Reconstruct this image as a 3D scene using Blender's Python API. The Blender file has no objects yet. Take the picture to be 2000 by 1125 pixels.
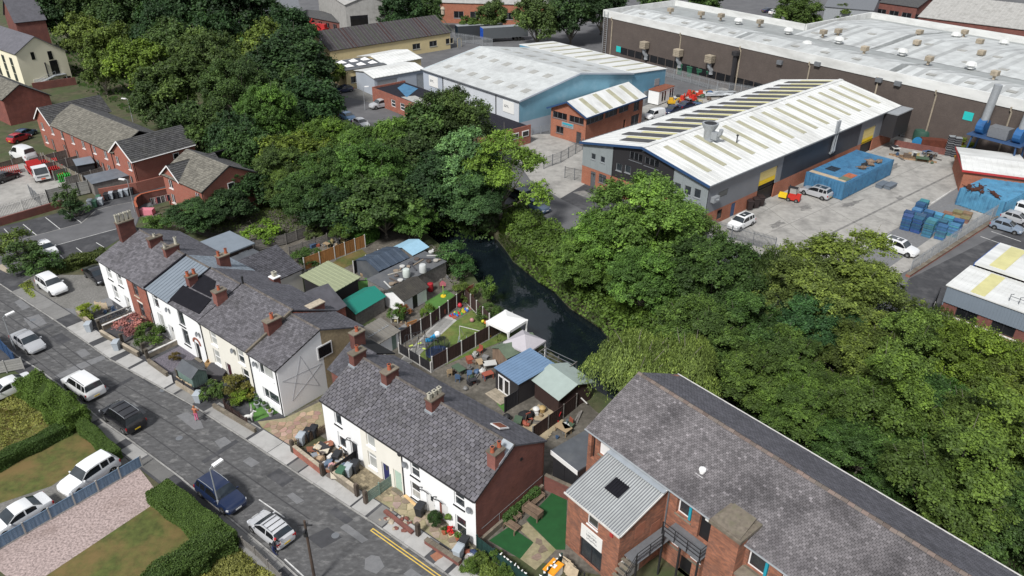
import bpy,bmesh,math,random
import numpy as np
from mathutils import Vector,Matrix
R=random.Random(7)
ORD='first second third fourth fifth sixth seventh eighth ninth tenth eleventh twelfth thirteenth fourteenth fifteenth sixteenth'.split()
C=bpy.context.scene.collection
SC=bpy.context.scene
EYE=45.0
FOC,CX,CY=1490.0,1000.0,562.5
PITCH,ROLL=math.radians(29.67),math.radians(0.51)
_cp,_sp,_cr,_sr=math.cos(PITCH),math.sin(PITCH),math.cos(ROLL),math.sin(ROLL)
_rt,_up,_bk=Vector((1,0,0)),Vector((0,_sp,_cp)),Vector((0,-_cp,_sp))
_r2,_u2=_rt*_cr+_up*_sr,_up*_cr-_rt*_sr
cam=bpy.data.cameras.new('camera')
cam.sensor_width=36.0
cam.lens=36.0*FOC/2000.0
cam.clip_start,cam.clip_end=0.5,6000
camo=bpy.data.objects.new('camera',cam)
C.objects.link(camo)
camo.matrix_world=Matrix(((_r2.x,_u2.x,_bk.x,0),(_r2.y,_u2.y,_bk.y,0),(_r2.z,_u2.z,_bk.z,EYE),(0,0,0,1)))
SC.camera=camo
SUN_EL,SUN_AZ=math.radians(48),math.radians(-150)
w=bpy.data.worlds.new('World')
SC.world=w
w.use_nodes=True
nt=w.node_tree
bg=nt.nodes['Background']
sky=nt.nodes.new('ShaderNodeTexSky')
sky.sky_type='NISHITA'
sky.sun_disc=False
sky.sun_elevation=SUN_EL
sky.sun_rotation=SUN_AZ
sky.air_density,sky.dust_density,sky.ozone_density=1.0,3.0,0.6
cl=nt.nodes.new('ShaderNodeTexNoise')
cl.inputs['Scale'].default_value=2.2
cl.inputs['Detail'].default_value=6
cr=nt.nodes.new('ShaderNodeValToRGB')
cr.color_ramp.elements[0].position,cr.color_ramp.elements[1].position=0.38,0.6
mx=nt.nodes.new('ShaderNodeMix')
mx.data_type='RGBA'
tc=nt.nodes.new('ShaderNodeTexCoord')
nt.links.new(tc.outputs['Generated'],cl.inputs['Vector'])
nt.links.new(cl.outputs['Fac'],cr.inputs['Fac'])
nt.links.new(cr.outputs['Color'],mx.inputs['Factor'])
nt.links.new(sky.outputs['Color'],mx.inputs['A'])
mx.inputs['B'].default_value=(8.6,8.8,9.2,1)
nt.links.new(mx.outputs['Result'],bg.inputs['Color'])
bg.inputs['Strength'].default_value=0.058
sl=bpy.data.lights.new('sun','SUN')
sl.energy,sl.angle,sl.color=3.1,math.radians(9),(1,0.98,0.945)
slo=bpy.data.objects.new('sun',sl)
C.objects.link(slo)
_sd=Vector((math.sin(SUN_AZ)*math.cos(SUN_EL),math.cos(SUN_AZ)*math.cos(SUN_EL),math.sin(SUN_EL)))
slo.rotation_euler=_sd.to_track_quat('Z','Y').to_euler()
slo.location=(0,0,120)
SC.view_settings.view_transform='Standard'
SC.view_settings.look='None'
SC.view_settings.exposure,SC.view_settings.gamma=0.46,1.0
SC.view_settings.use_curve_mapping=False
SC.cycles.max_bounces=6
SC.cycles.diffuse_bounces=3
SC.cycles.transparent_max_bounces=4
def _dir(px,py):
 return _r2*((px-CX)/FOC)+_u2*(-(py-CY)/FOC)-_bk
def G(px,py,z=0.0):
 d=_dir(px,py)
 t=(z-EYE)/d.z
 return Vector((d.x*t,d.y*t,z))
class Frame:
 """plan axes of a building: origin A, x along A->B, y to the left of it"""
 def __init__(s,A,B):
  s.o=Vector((A[0],A[1],0)); d=Vector((B[0]-A[0],B[1]-A[1],0))
  s.L=d.length; s.u=d/s.L; s.v=Vector((-s.u.y,s.u.x,0)); s.a=math.atan2(d.y,d.x)
 def _ray(s,px,py):
  d=_dir(px,py); c=Vector((0,0,EYE))-s.o
  return(c.dot(s.u),c.dot(s.v),EYE),(d.dot(s.u),d.dot(s.v),d.z)
 def fy(s,px,py,y=0.0):
  c,d=s._ray(px,py); t=(y-c[1])/d[1]
  return c[0]+d[0]*t,c[2]+d[2]*t
 def fx(s,px,py,x=0.0):
  c,d=s._ray(px,py); t=(x-c[0])/d[0]
  return c[1]+d[1]*t,c[2]+d[2]*t
 def fz(s,px,py,z=0.0):
  c,d=s._ray(px,py); t=(z-c[2])/d[2]
  return c[0]+d[0]*t,c[1]+d[1]*t
 def W(s,x,y,z=0.0):
  q=s.o+s.u*x+s.v*y
  return Vector((q.x,q.y,z))
class MB:
 def __init__(s):s.v=[]; s.f=[]; s.m=[]; s.c=[]
 def add(s,vs,fs,m=0,c=1.0):
  n=len(s.v); s.v.extend([tuple(q)for q in vs])
  for q in fs:
   s.f.append(tuple(n+i for i in q)); s.m.append(m); s.c.append(c)
 def box(s,x0,x1,y0,y1,z0,z1,m=0,c=1.0):
  s.add([(x0,y0,z0),(x1,y0,z0),(x1,y1,z0),(x0,y1,z0),(x0,y0,z1),(x1,y0,z1),(x1,y1,z1),(x0,y1,z1)],[(0,3,2,1),(4,5,6,7),(0,1,5,4),(1,2,6,5),(2,3,7,6),(3,0,4,7)],m,c)
 def obox(s,p,u,v,w,m=0,c=1.0):
  p,u,v,w=Vector(p),Vector(u),Vector(v),Vector(w)
  s.add([p-u-v-w,p+u-v-w,p+u+v-w,p-u+v-w,p-u-v+w,p+u-v+w,p+u+v+w,p-u+v+w],[(0,3,2,1),(4,5,6,7),(0,1,5,4),(1,2,6,5),(2,3,7,6),(3,0,4,7)],m,c)
 def beam(s,a,b,w,h,m=0,c=1.0,up=(0,0,1)):
  a,b=Vector(a),Vector(b); d=b-a
  if d.length<1e-6:return
  n=d.normalized(); up=Vector(up)
  sd=n.cross(up)
  if sd.length<1e-3:sd=n.cross(Vector((0.6,0.8,0)))
  sd.normalize(); u2=sd.cross(n)
  s.obox((a+b)/2,d/2,sd*(w/2),u2*(h/2),m,c)
 def ext(s,poly,vec,m=0,c=1.0):
  n=len(poly); P=[Vector(q)for q in poly]; vec=Vector(vec)
  nor=Vector((0,0,0))
  for i in range(n):nor+=P[i].cross(P[(i+1)%n])
  if nor.dot(vec)>0:P.reverse()
  vs=P+[q+vec for q in P]
  s.add(vs,[tuple(range(n))]+[tuple(range(2*n-1,n-1,-1))]+[(i,i+n,(i+1)%n+n,(i+1)%n)for i in range(n)],m,c)
 def prism(s,poly,z0,z1,m=0,c=1.0):
  s.ext([(q[0],q[1],z0)for q in poly],(0,0,z1-z0),m,c)
 def tube(s,pts,r,n=6,m=0,c=1.0,cap=True):
  pts=[Vector(q)for q in pts]; rs=r if isinstance(r,(list,tuple))else[r]*len(pts)
  vs=[]; fs=[]
  for i,q in enumerate(pts):
   d=(pts[min(i+1,len(pts)-1)]-pts[max(i-1,0)]).normalized()
   a=d.cross(Vector((0,0,1)))
   if a.length<1e-3:a=Vector((1,0,0))
   a.normalize(); b=a.cross(d)
   for k in range(n):
    t=2*math.pi*k/n
    vs.append(q+(a*math.cos(t)+b*math.sin(t))*rs[i])
  for i in range(len(pts)-1):
   for k in range(n):
    fs.append((i*n+k,i*n+(k+1)%n,(i+1)*n+(k+1)%n,(i+1)*n+k))
  if cap:
   fs.append(tuple(range(n-1,-1,-1))); fs.append(tuple(range((len(pts)-1)*n,len(pts)*n)))
  s.add(vs,fs,m,c)
 def lathe(s,prof,n=12,o=(0,0,0),m=0,c=1.0,sx=1,sy=1):
  vs=[]; fs=[]
  for r,z in prof:
   for k in range(n):
    t=2*math.pi*k/n
    vs.append((o[0]+sx*r*math.cos(t),o[1]+sy*r*math.sin(t),o[2]+z))
  for i in range(len(prof)-1):
   for k in range(n):
    fs.append((i*n+k,i*n+(k+1)%n,(i+1)*n+(k+1)%n,(i+1)*n+k))
  fs.append(tuple(range(n-1,-1,-1))); fs.append(tuple(range((len(prof)-1)*n,len(prof)*n)))
  s.add(vs,fs,m,c)
 def blob(s,p,r,n=8,m=0,c=1.0,jit=0.15,rng=None):
  rng=rng or R; r=r if isinstance(r,(list,tuple))else(r,r,r)
  prof=[]
  vs=[]; fs=[]; k=max(4,n//2+1)
  for i in range(k+1):
   th=math.pi*i/k
   for j in range(n):
    ph=2*math.pi*j/n; q=1+rng.uniform(-jit,jit)
    vs.append((p[0]+r[0]*q*math.sin(th)*math.cos(ph),p[1]+r[1]*q*math.sin(th)*math.sin(ph),p[2]-r[2]*q*math.cos(th)))
  for i in range(k):
   for j in range(n):fs.append((i*n+j,i*n+(j+1)%n,(i+1)*n+(j+1)%n,(i+1)*n+j))
  s.add(vs,fs,m,c)
 def mesh(s,name,mats):
  me=bpy.data.meshes.new(name)
  me.from_pydata(s.v,[],s.f)
  for q in(mats if isinstance(mats,(list,tuple))else[mats]):me.materials.append(q)
  nf=len(s.f)
  me.polygons.foreach_set('material_index',s.m)
  at=me.attributes.new('tint','FLOAT','FACE'); at.data.foreach_set('value',s.c)
  uv=me.uv_layers.new(name='uv'); V=s.v; out=[]
  for q in s.f:
   a,b,c_=V[q[0]],V[q[1]],V[q[2]]
   ux,uy,uz=b[0]-a[0],b[1]-a[1],b[2]-a[2]; vx,vy,vz=c_[0]-a[0],c_[1]-a[1],c_[2]-a[2]
   nx,ny,nz=abs(uy*vz-uz*vy),abs(uz*vx-ux*vz),abs(ux*vy-uy*vx)
   if nz>nx and nz>ny:i,j=0,1
   elif nx>ny:i,j=1,2
   else:i,j=0,2
   for k in q:out.append(V[k][i]); out.append(V[k][j])
  uv.data.foreach_set('uv',out)
  me.update()
  return me
 def build(s,name,mats,parent=None,loc=(0,0,0),rz=0.0,smooth=None,kind=None,label=None,color=None):
  me=s.mesh(name,mats)
  if smooth is not None:
   me.polygons.foreach_set('use_smooth',[True]*len(me.polygons))
   me.set_sharp_from_angle(angle=math.radians(smooth))
  o=bpy.data.objects.new(name,me); C.objects.link(o)
  o.location=loc; o.rotation_euler=(0,0,rz)
  if parent is not None:adopt(o,parent)
  if kind:o['kind']=kind
  if label:o['label']=label
  if color:o.color=(*color,1)
  return o
KIDS={}
def adopt(o,p):
 o.parent=p
 KIDS.setdefault(p.name,[]).append(o)
def tag(o,label=None,cat=None,group=None,kind=None):
 if label:o['label']=label
 if cat:o['category']=cat
 if group:o['group']=group
 if kind:o['kind']=kind
 return o
def thing(name,label,cat,loc=(0,0,0),rz=0.0,group=None):
 o=bpy.data.objects.new(name,None); C.objects.link(o)
 o.empty_display_size=0.3
 o.location=loc; o.rotation_euler=(0,0,rz)
 return tag(o,label,cat,group)
def framed(name,label,cat,F,group=None):
 return thing(name,label,cat,F.o,F.a,group)
def dup(root,loc=None,rz=None,label=None,group=None,scale=None,color=None):
 m={}
 def cp(o,parent):
  c=o.copy(); C.objects.link(c)
  if parent is not None:
   adopt(c,parent)
  for ch in KIDS.get(o.name,()):cp(ch,c)
  return c
 r=cp(root,None)
 if loc is not None:r.location=loc
 if rz is not None:r.rotation_euler=(0,0,rz)
 if scale is not None:r.scale=(scale,)*3 if not isinstance(scale,(tuple,list))else scale
 if label:r['label']=label
 if group:r['group']=group
 return r
def inst(name,me,parent=None,loc=(0,0,0),rot=(0,0,0),scale=(1,1,1),color=None):
 o=bpy.data.objects.new(name,me); C.objects.link(o)
 o.location=loc; o.rotation_euler=rot; o.scale=scale
 if parent is not None:adopt(o,parent)
 if color:o.color=(*color,1)
 return o
def _n(nt,t,**k):
 q=nt.nodes.new(t)
 for a,b in k.items():setattr(q,a,b)
 return q
def _mixcol(nt,a,b,fac,mode='MIX'):
 q=_n(nt,'ShaderNodeMix',data_type='RGBA',blend_type=mode)
 for s,v in(('A',a),('B',b),('Factor',fac)):
  i=q.inputs[s]if s!='Factor'else q.inputs['Factor']
  if hasattr(v,'is_output'):nt.links.new(v,i)
  elif isinstance(v,(int,float)):i.default_value=v
  else:i.default_value=(*v,1)if len(v)==3 else v
 return q.outputs['Result']
def _noise(nt,co,scale,detail=4,rough=0.6):
 q=_n(nt,'ShaderNodeTexNoise'); q.inputs['Scale'].default_value=scale
 q.inputs['Detail'].default_value=detail; q.inputs['Roughness'].default_value=rough
 nt.links.new(co,q.inputs['Vector']); return q.outputs['Fac']
def _ramp(nt,v,a,b):
 q=_n(nt,'ShaderNodeMapRange'); q.inputs[1].default_value=a; q.inputs[2].default_value=b
 nt.links.new(v,q.inputs[0]); return q.outputs[0]
def mat(name,col,rough=0.8,var=0.14,scale=3.0,stain=None,stain_amt=0.5,stain_scale=0.5,stain_lo=0.5,stain_hi=0.7,bump=0.0,bscale=20.0,metal=0.0,spec=0.4,rnd=0.0,stretch=None,world=False,brick=None,rotz=0.0,coat=0.0):
 m=bpy.data.materials.new(name); m.use_nodes=True; nt=m.node_tree
 b=nt.nodes['Principled BSDF']; L=nt.links
 tc=_n(nt,'ShaderNodeTexCoord')
 if world:
  co=_n(nt,'ShaderNodeNewGeometry').outputs['Position']
 else:co=tc.outputs['Object']
 if stretch:
  mp=_n(nt,'ShaderNodeMapping'); mp.inputs['Scale'].default_value=stretch; mp.inputs['Rotation'].default_value[2]=rotz
  L.new(co,mp.inputs['Vector']); co=mp.outputs['Vector']
 col=tuple(col)
 if brick:
  c2,mort=brick[0],brick[1]
  bw,bh=(brick[2],brick[3])if len(brick)>2 else(0.225,0.075)
  q=_n(nt,'ShaderNodeTexBrick')
  q.inputs['Color1'].default_value=(*col,1); q.inputs['Color2'].default_value=(*c2,1); q.inputs['Mortar'].default_value=(*mort,1)
  q.inputs['Scale'].default_value=1.0; q.inputs['Brick Width'].default_value=bw; q.inputs['Row Height'].default_value=bh
  q.inputs['Mortar Size'].default_value=0.006 if bw<.4 else .012; q.inputs['Bias'].default_value=-0.1
  L.new(tc.outputs['UV'],q.inputs['Vector']); base=q.outputs['Color']
  hi=_mixcol(nt,base,(1+var,)*3,1.0,'MULTIPLY'); lo=_mixcol(nt,base,(1-var,)*3,1.0,'MULTIPLY')
 else:
  hi=tuple(min(1,c*(1+var))for c in col); lo=tuple(c*(1-var)for c in col)
 f1=_ramp(nt,_noise(nt,co,scale),0.3,0.7)
 c=_mixcol(nt,lo,hi,f1)
 if stain is not None:
  f2=_ramp(nt,_noise(nt,co,stain_scale,6,0.65),stain_lo,stain_hi)
  mm=_n(nt,'ShaderNodeMath',operation='MULTIPLY'); L.new(f2,mm.inputs[0]); mm.inputs[1].default_value=stain_amt
  c=_mixcol(nt,c,stain,mm.outputs[0])
 at=_n(nt,'ShaderNodeAttribute',attribute_name='tint')
 c=_mixcol(nt,c,at.outputs['Fac'],1.0,'MULTIPLY')
 oi=_n(nt,'ShaderNodeObjectInfo')
 c=_mixcol(nt,c,oi.outputs['Color'],1.0,'MULTIPLY')
 if rnd:
  mr=_n(nt,'ShaderNodeMapRange'); mr.inputs[3].default_value=1-rnd; mr.inputs[4].default_value=1+rnd
  L.new(oi.outputs['Random'],mr.inputs[0]); c=_mixcol(nt,c,mr.outputs[0],1.0,'MULTIPLY')
 L.new(c,b.inputs['Base Color'])
 b.inputs['Roughness'].default_value=rough; b.inputs['Metallic'].default_value=metal
 b.inputs['Specular IOR Level'].default_value=spec
 if coat:b.inputs['Coat Weight'].default_value=coat; b.inputs['Coat Roughness'].default_value=0.05
 if bump:
  bp=_n(nt,'ShaderNodeBump'); bp.inputs['Strength'].default_value=bump; bp.inputs['Distance'].default_value=0.05
  L.new(_noise(nt,co,bscale,5),bp.inputs['Height']); L.new(bp.outputs['Normal'],b.inputs['Normal'])
 return m
def leafmat(name,col):
 m=bpy.data.materials.new(name); m.use_nodes=True; nt=m.node_tree; L=nt.links
 b=nt.nodes['Principled BSDF']; out=nt.nodes['Material Output']
 at=_n(nt,'ShaderNodeAttribute',attribute_name='tint'); oi=_n(nt,'ShaderNodeObjectInfo')
 c=_mixcol(nt,col,oi.outputs['Color'],1.0,'MULTIPLY')
 yel=_mixcol(nt,c,(1.1,1.05,0.86),1.0,'MULTIPLY')
 c=_mixcol(nt,c,yel,_ramp(nt,at.outputs['Fac'],1.0,1.6))
 c=_mixcol(nt,c,at.outputs['Fac'],1.0,'MULTIPLY')
 L.new(c,b.inputs['Base Color']); b.inputs['Roughness'].default_value=0.6; b.inputs['Specular IOR Level'].default_value=0.25
 tr=_n(nt,'ShaderNodeBsdfTranslucent'); L.new(_mixcol(nt,c,(1.3,1.35,0.6),1.0,'MULTIPLY'),tr.inputs['Color'])
 ms=_n(nt,'ShaderNodeMixShader'); ms.inputs[0].default_value=0.22
 L.new(b.outputs[0],ms.inputs[1]); L.new(tr.outputs[0],ms.inputs[2]); L.new(ms.outputs[0],out.inputs['Surface'])
 return m
M={}
M['yard_dirt']=mat('yard_dirt',(0.13,0.118,0.1),0.95,0.35,2.5,(0.06,0.055,0.045),0.7,0.35,0.45,0.62,bump=0.4,bscale=12,world=True)
M['stain']=mat('stain',(0.15,0.147,0.142),0.8,0.25,2,(0.26,0.25,0.235),0.8,1.2,0.45,0.65,world=True)
M['tar']=mat('tar',(0.045,0.045,0.048),0.7,0.2,2,world=True)
M['earth']=mat('earth',(0.075,0.07,0.04),0.95,0.4,0.8,(0.05,0.075,0.025),0.8,0.25,0.4,0.6,bump=0.6,bscale=6,world=True)
M['asphalt']=mat('asphalt',(0.088,0.088,0.09),0.9,0.3,2.2,(0.22,0.217,0.213),0.5,1.1,0.54,0.68,bump=0.4,bscale=9,world=True,stretch=(0.75,1.3,1),rotz=0.63)
M['asphalt_patch']=mat('asphalt_patch',(0.16,0.162,0.168),0.9,0.14,2.5,bump=0.2,bscale=30,world=True)
M['asphalt_dark']=mat('asphalt_dark',(0.05,0.051,0.056),0.9,0.2,1.4,(0.11,0.11,0.115),0.6,0.4,0.5,0.66,world=True)
M['asphalt_far']=mat('asphalt_far',(0.105,0.106,0.112),0.9,0.14,0.5,(0.16,0.16,0.165),0.5,0.2,0.45,0.7,world=True)
M['concrete_yard']=mat('concrete_yard',(0.33,0.32,0.3),0.9,0.14,1.1,(0.14,0.136,0.13),0.7,0.3,0.46,0.7,world=True)
M['concrete']=mat('concrete',(0.36,0.355,0.34),0.9,0.12,1.2,(0.2,0.195,0.18),0.6,0.7,0.5,0.7,rnd=0.07)
M['slab']=mat('slab',(0.38,0.375,0.365),0.9,0.08,0.8,(0.25,0.245,0.235),0.6,0.9,0.5,0.72,rnd=0.07,world=True)
M['kerb']=mat('kerb',(0.26,0.255,0.245),0.9,0.15,2,rnd=0.16)
M['gravel']=mat('gravel',(0.34,0.27,0.255),0.95,0.5,6,(0.17,0.12,0.1),0.5,0.35,0.52,0.75,bump=0.6,bscale=14,world=True)
M['gravel_grey']=mat('gravel_grey',(0.17,0.165,0.155),0.95,0.3,5,(0.1,0.1,0.09),0.6,0.5,0.45,0.7,world=True)
M['slate_chip']=mat('slate_chip',(0.12,0.11,0.13),0.95,0.45,7,world=True)
M['lawn']=mat('lawn',(0.075,0.09,0.022),0.95,0.35,1.6,(0.17,0.115,0.045),0.9,0.3,0.4,0.62,bump=0.5,bscale=25,world=True)
M['lawn_green']=mat('lawn_green',(0.095,0.14,0.03),0.95,0.3,1.6,(0.2,0.17,0.06),0.6,0.5,0.5,0.7,bump=0.5,bscale=25,world=True)
M['turf']=mat('turf',(0.012,0.075,0.02),0.85,0.14,1.2,world=True)
M['turf_light']=mat('turf_light',(0.07,0.17,0.035),0.85,0.14,1.2,world=True)
M['paint_white']=mat('paint_white',(0.8,0.81,0.82),0.75,0.03,1.2,(0.6,0.6,0.58),0.3,0.5,0.55,0.8,stretch=(1,1,0.35))
M['paint_cream']=mat('paint_cream',(0.73,0.71,0.645),0.8,0.03,1.0,(0.58,0.55,0.48),0.3,0.5,0.55,0.8,stretch=(1,1,0.35))
M['render_beige']=mat('render_beige',(0.34,0.27,0.17),0.95,0.2,5,(0.25,0.2,0.13),0.5,0.7,bump=0.4,bscale=18)
M['render_yellow']=mat('render_yellow',(0.58,0.48,0.27),0.9,0.08,1.0,(0.36,0.3,0.2),0.5,0.5,0.5,0.75)
M['brick_red']=mat('brick_red',(0.34,0.1,0.065),0.9,0.16,1.2,(0.2,0.08,0.06),0.6,0.5,0.48,0.7,brick=((0.24,0.075,0.05),(0.24,0.2,0.17)),rnd=0.03)
M['brick_new']=mat('brick_new',(0.27,0.095,0.07),0.9,0.08,0.8,brick=((0.25,0.075,0.055),(0.24,0.16,0.13)))
M['brick_orange']=mat('brick_orange',(0.34,0.115,0.065),0.9,0.12,0.8,brick=((0.28,0.095,0.055),(0.3,0.2,0.15)))
M['brick_mill']=mat('brick_mill',(0.36,0.145,0.085),0.9,0.2,1.5,(0.13,0.075,0.06),0.7,0.9,0.5,0.68,brick=((0.19,0.085,0.06),(0.14,0.11,0.09),0.3,0.1))
M['brick_gable']=mat('brick_gable',(0.2,0.072,0.055),0.9,0.2,1.2,(0.13,0.055,0.05),0.7,0.4,0.45,0.65,brick=((0.15,0.055,0.045),(0.13,0.08,0.07)))
M['brick_dark']=mat('brick_dark',(0.1,0.08,0.07),0.9,0.1,0.5,(0.075,0.06,0.055),0.6,0.15,brick=((0.075,0.06,0.055),(0.1,0.085,0.075)))
M['slate']=mat('slate',(0.112,0.108,0.119),0.7,0.22,2.2,(0.06,0.058,0.06),0.65,0.4,0.5,0.7,rnd=0.1,world=True)
M['slate_base']=mat('slate_base',(0.014,0.014,0.016),0.85,0.2,1.2)
M['slate_mill']=mat('slate_mill',(0.15,0.14,0.146),0.7,0.24,2.0,(0.06,0.056,0.06),0.8,0.25,0.5,0.66,world=True,stretch=(1,1,0.6))
M['slate_back']=mat('slate_back',(0.085,0.084,0.097),0.7,0.18,1.6,(0.05,0.05,0.058),0.5,0.3,world=True)  # darker slate copy; shade of the rear slopes put into its colour
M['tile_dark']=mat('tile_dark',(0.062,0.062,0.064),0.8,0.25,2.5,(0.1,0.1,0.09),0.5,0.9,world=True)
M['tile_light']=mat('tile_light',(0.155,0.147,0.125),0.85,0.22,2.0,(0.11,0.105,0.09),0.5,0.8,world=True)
M['ridge']=mat('ridge',(0.1,0.088,0.08),0.85,0.3,3)
M['lead']=mat('lead',(0.3,0.33,0.36),0.5,0.1,1.5)
M['felt_black']=mat('felt_black',(0.011,0.011,0.015),0.9,0.15,2,spec=0.15)
M['felt_grey']=mat('felt_grey',(0.08,0.088,0.1),0.7,0.15,1.2,(0.13,0.135,0.14),0.6,0.5,0.5,0.7)
M['felt_green']=mat('felt_green',(0.11,0.145,0.1),0.85,0.12,2,(0.07,0.09,0.06),0.5,0.6)
M['felt_mint']=mat('felt_mint',(0.3,0.36,0.34),0.85,0.06,1.5,(0.16,0.19,0.19),0.6,0.8,0.62,0.72)
M['metal_bluegrey']=mat('metal_bluegrey',(0.2,0.235,0.275),0.5,0.08,1.0,metal=0.15)
M['white_metal']=mat('white_metal',(0.62,0.63,0.62),0.55,0.1,0.9,(0.36,0.36,0.34),0.7,0.35,0.48,0.75,stretch=(0.3,1,1))
M['white_roof_dirty']=mat('white_roof_dirty',(0.47,0.49,0.49),0.7,0.12,0.6,(0.3,0.305,0.305),0.6,0.2,0.45,0.7)
M['rooflight']=mat('rooflight',(0.36,0.35,0.25),0.5,0.12,0.6,(0.27,0.255,0.16),0.6,0.4)
M['rooflight_grey']=mat('rooflight_grey',(0.33,0.33,0.31),0.5,0.1,0.6)
M['rooflight_yellow']=mat('rooflight_yellow',(0.55,0.52,0.25),0.5,0.1,0.8)
M['solar']=mat('solar',(0.028,0.03,0.036),0.25,0.2,1.5,spec=0.6)
M['solar_dull']=mat('solar_dull',(0.06,0.058,0.062),0.5,0.2,1.0)
M['clad_blue']=mat('clad_blue',(0.16,0.33,0.43),0.6,0.06,0.6,(0.3,0.42,0.5),0.4,0.3)
M['clad_pale']=mat('clad_pale',(0.4,0.44,0.5),0.6,0.04,0.6,(0.3,0.34,0.4),0.4,0.3)
M['clad_white']=mat('clad_white',(0.55,0.58,0.62),0.6,0.04,0.6,(0.4,0.42,0.44),0.4,0.3,stretch=(1,1,0.2))
M['clad_grey']=mat('clad_grey',(0.25,0.28,0.29),0.5,0.04,0.6)
M['clad_mid']=mat('clad_mid',(0.17,0.18,0.2),0.5,0.05,0.6)
M['clad_dark']=mat('clad_dark',(0.04,0.045,0.058),0.5,0.1,0.6)
M['clad_black']=mat('clad_black',(0.028,0.027,0.03),0.5,0.06,0.6)
M['trim_blue']=mat('trim_blue',(0.03,0.07,0.16),0.5,0.05)
M['trim_red']=mat('trim_red',(0.4,0.04,0.04),0.5,0.05)
M['upvc']=mat('upvc',(0.78,0.78,0.78),0.4,0.02)
M['black']=mat('black',(0.014,0.014,0.016),0.55,0.1)
M['iron']=mat('iron',(0.025,0.025,0.028),0.5,0.1)
M['galv']=mat('galv',(0.33,0.35,0.37),0.5,0.1,3,metal=0.3)
M['galv_dark']=mat('galv_dark',(0.16,0.17,0.185),0.55,0.1,3,metal=0.2)
M['teal']=mat('teal',(0.02,0.3,0.4),0.6,0.05)
M['glass']=mat('glass',(0.03,0.037,0.043),0.06,0.3,0.9,spec=0.9)
M['glass_dark']=mat('glass_dark',(0.012,0.013,0.015),0.1,0.3,0.9,spec=0.6)
M['net_curtain']=mat('net_curtain',(0.36,0.37,0.36),0.3,0.25,2,spec=0.6,stretch=(8,8,0.4))
M['wood']=mat('wood',(0.17,0.12,0.085),0.85,0.3,3,rnd=0.15,stretch=(1,1,0.3))
M['wood_new']=mat('wood_new',(0.34,0.16,0.055),0.8,0.2,3,rnd=0.12,stretch=(2,2,0.3))
M['wood_grey']=mat('wood_grey',(0.16,0.15,0.14),0.9,0.3,3,rnd=0.2)
M['wood_pale']=mat('wood_pale',(0.46,0.37,0.26),0.85,0.2,3,rnd=0.15)
M['deck']=mat('deck',(0.36,0.3,0.2),0.85,0.2,2,(0.2,0.15,0.1),0.5,0.7,rnd=0.1)
M['fence_brown']=mat('fence_brown',(0.045,0.025,0.022),0.8,0.25,3,rnd=0.2,stretch=(3,3,0.4))
M['fence_black']=mat('fence_black',(0.022,0.022,0.026),0.8,0.2,3,rnd=0.2)
M['fence_green']=mat('fence_green',(0.012,0.04,0.036),0.75,0.2,3,rnd=0.2)
M['fence_blue']=mat('fence_blue',(0.13,0.2,0.29),0.75,0.16,3,rnd=0.1,stretch=(3,3,0.5))
M['fence_sage']=mat('fence_sage',(0.17,0.235,0.2),0.75,0.12,3,rnd=0.08)
M['post_white']=mat('post_white',(0.55,0.54,0.52),0.85,0.1,3,rnd=0.08)
M['stone']=mat('stone',(0.17,0.145,0.115),0.9,0.3,4,(0.09,0.095,0.05),0.6,2,rnd=0.25)
M['stone_pale']=mat('stone_pale',(0.36,0.31,0.24),0.9,0.2,3,(0.19,0.17,0.12),0.6,1.2,rnd=0.2)
M['crazy']=mat('crazy',(0.33,0.24,0.19),0.9,0.2,2.5,(0.2,0.16,0.1),0.5,1.0,rnd=0.32)
M['mortar']=mat('mortar',(0.27,0.24,0.15),0.95,0.2,3,(0.16,0.17,0.07),0.7,0.8,world=True)
M['terracotta']=mat('terracotta',(0.36,0.1,0.05),0.8,0.12,4,rnd=0.1)
M['pot_buff']=mat('pot_buff',(0.42,0.4,0.33),0.85,0.15,4,rnd=0.12)
M['paintcar']=mat('paintcar',(1,1,1),0.28,0.02,1.0,spec=0.5,coat=0.7)
M['plastic']=mat('plastic',(1,1,1),0.55,0.05,2.0)
M['fabric']=mat('fabric',(1,1,1),0.9,0.08,2.0)
M['rubber']=mat('rubber',(0.014,0.014,0.014),0.8,0.1)
M['alloy']=mat('alloy',(0.42,0.43,0.44),0.35,0.05,metal=0.6)
M['lamp_red']=mat('lamp_red',(0.35,0.012,0.015),0.25,0.05)
M['lamp_clear']=mat('lamp_clear',(0.55,0.57,0.6),0.15,0.05)
M['plate_yellow']=mat('plate_yellow',(0.7,0.48,0.03),0.5,0.03)
M['plate_white']=mat('plate_white',(0.75,0.75,0.73),0.5,0.03)
M['line_white']=mat('line_white',(0.55,0.55,0.54),0.85,0.15,3,(0.2,0.2,0.2),0.6,2.0,0.5,0.7,world=True)
M['line_yellow']=mat('line_yellow',(0.6,0.42,0.09),0.85,0.15,3,(0.25,0.2,0.1),0.5,2.0,0.55,0.75,world=True)
M['roller']=mat('roller',(0.62,0.5,0.2),0.6,0.05,1)
M['roller_yellow']=mat('roller_yellow',(0.72,0.5,0.02),0.6,0.05,1)
M['container']=mat('container',(0.055,0.17,0.3),0.55,0.14,1.0,(0.03,0.08,0.16),0.7,0.8,0.5,0.7)
M['rust']=mat('rust',(0.2,0.07,0.04),0.9,0.25,2)
M['pallet']=mat('pallet',(0.03,0.085,0.19),0.8,0.2,2,rnd=0.2)
M['water']=mat('water',(0.006,0.01,0.013),0.03,0.2,0.5,spec=0.5,world=True)
M['bark']=mat('bark',(0.16,0.145,0.12),0.95,0.3,6)
M['leaf']=leafmat('leaf',(0.064,0.104,0.038))
M['skin']=mat('skin',(0.5,0.32,0.24),0.6,0.05)
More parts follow.
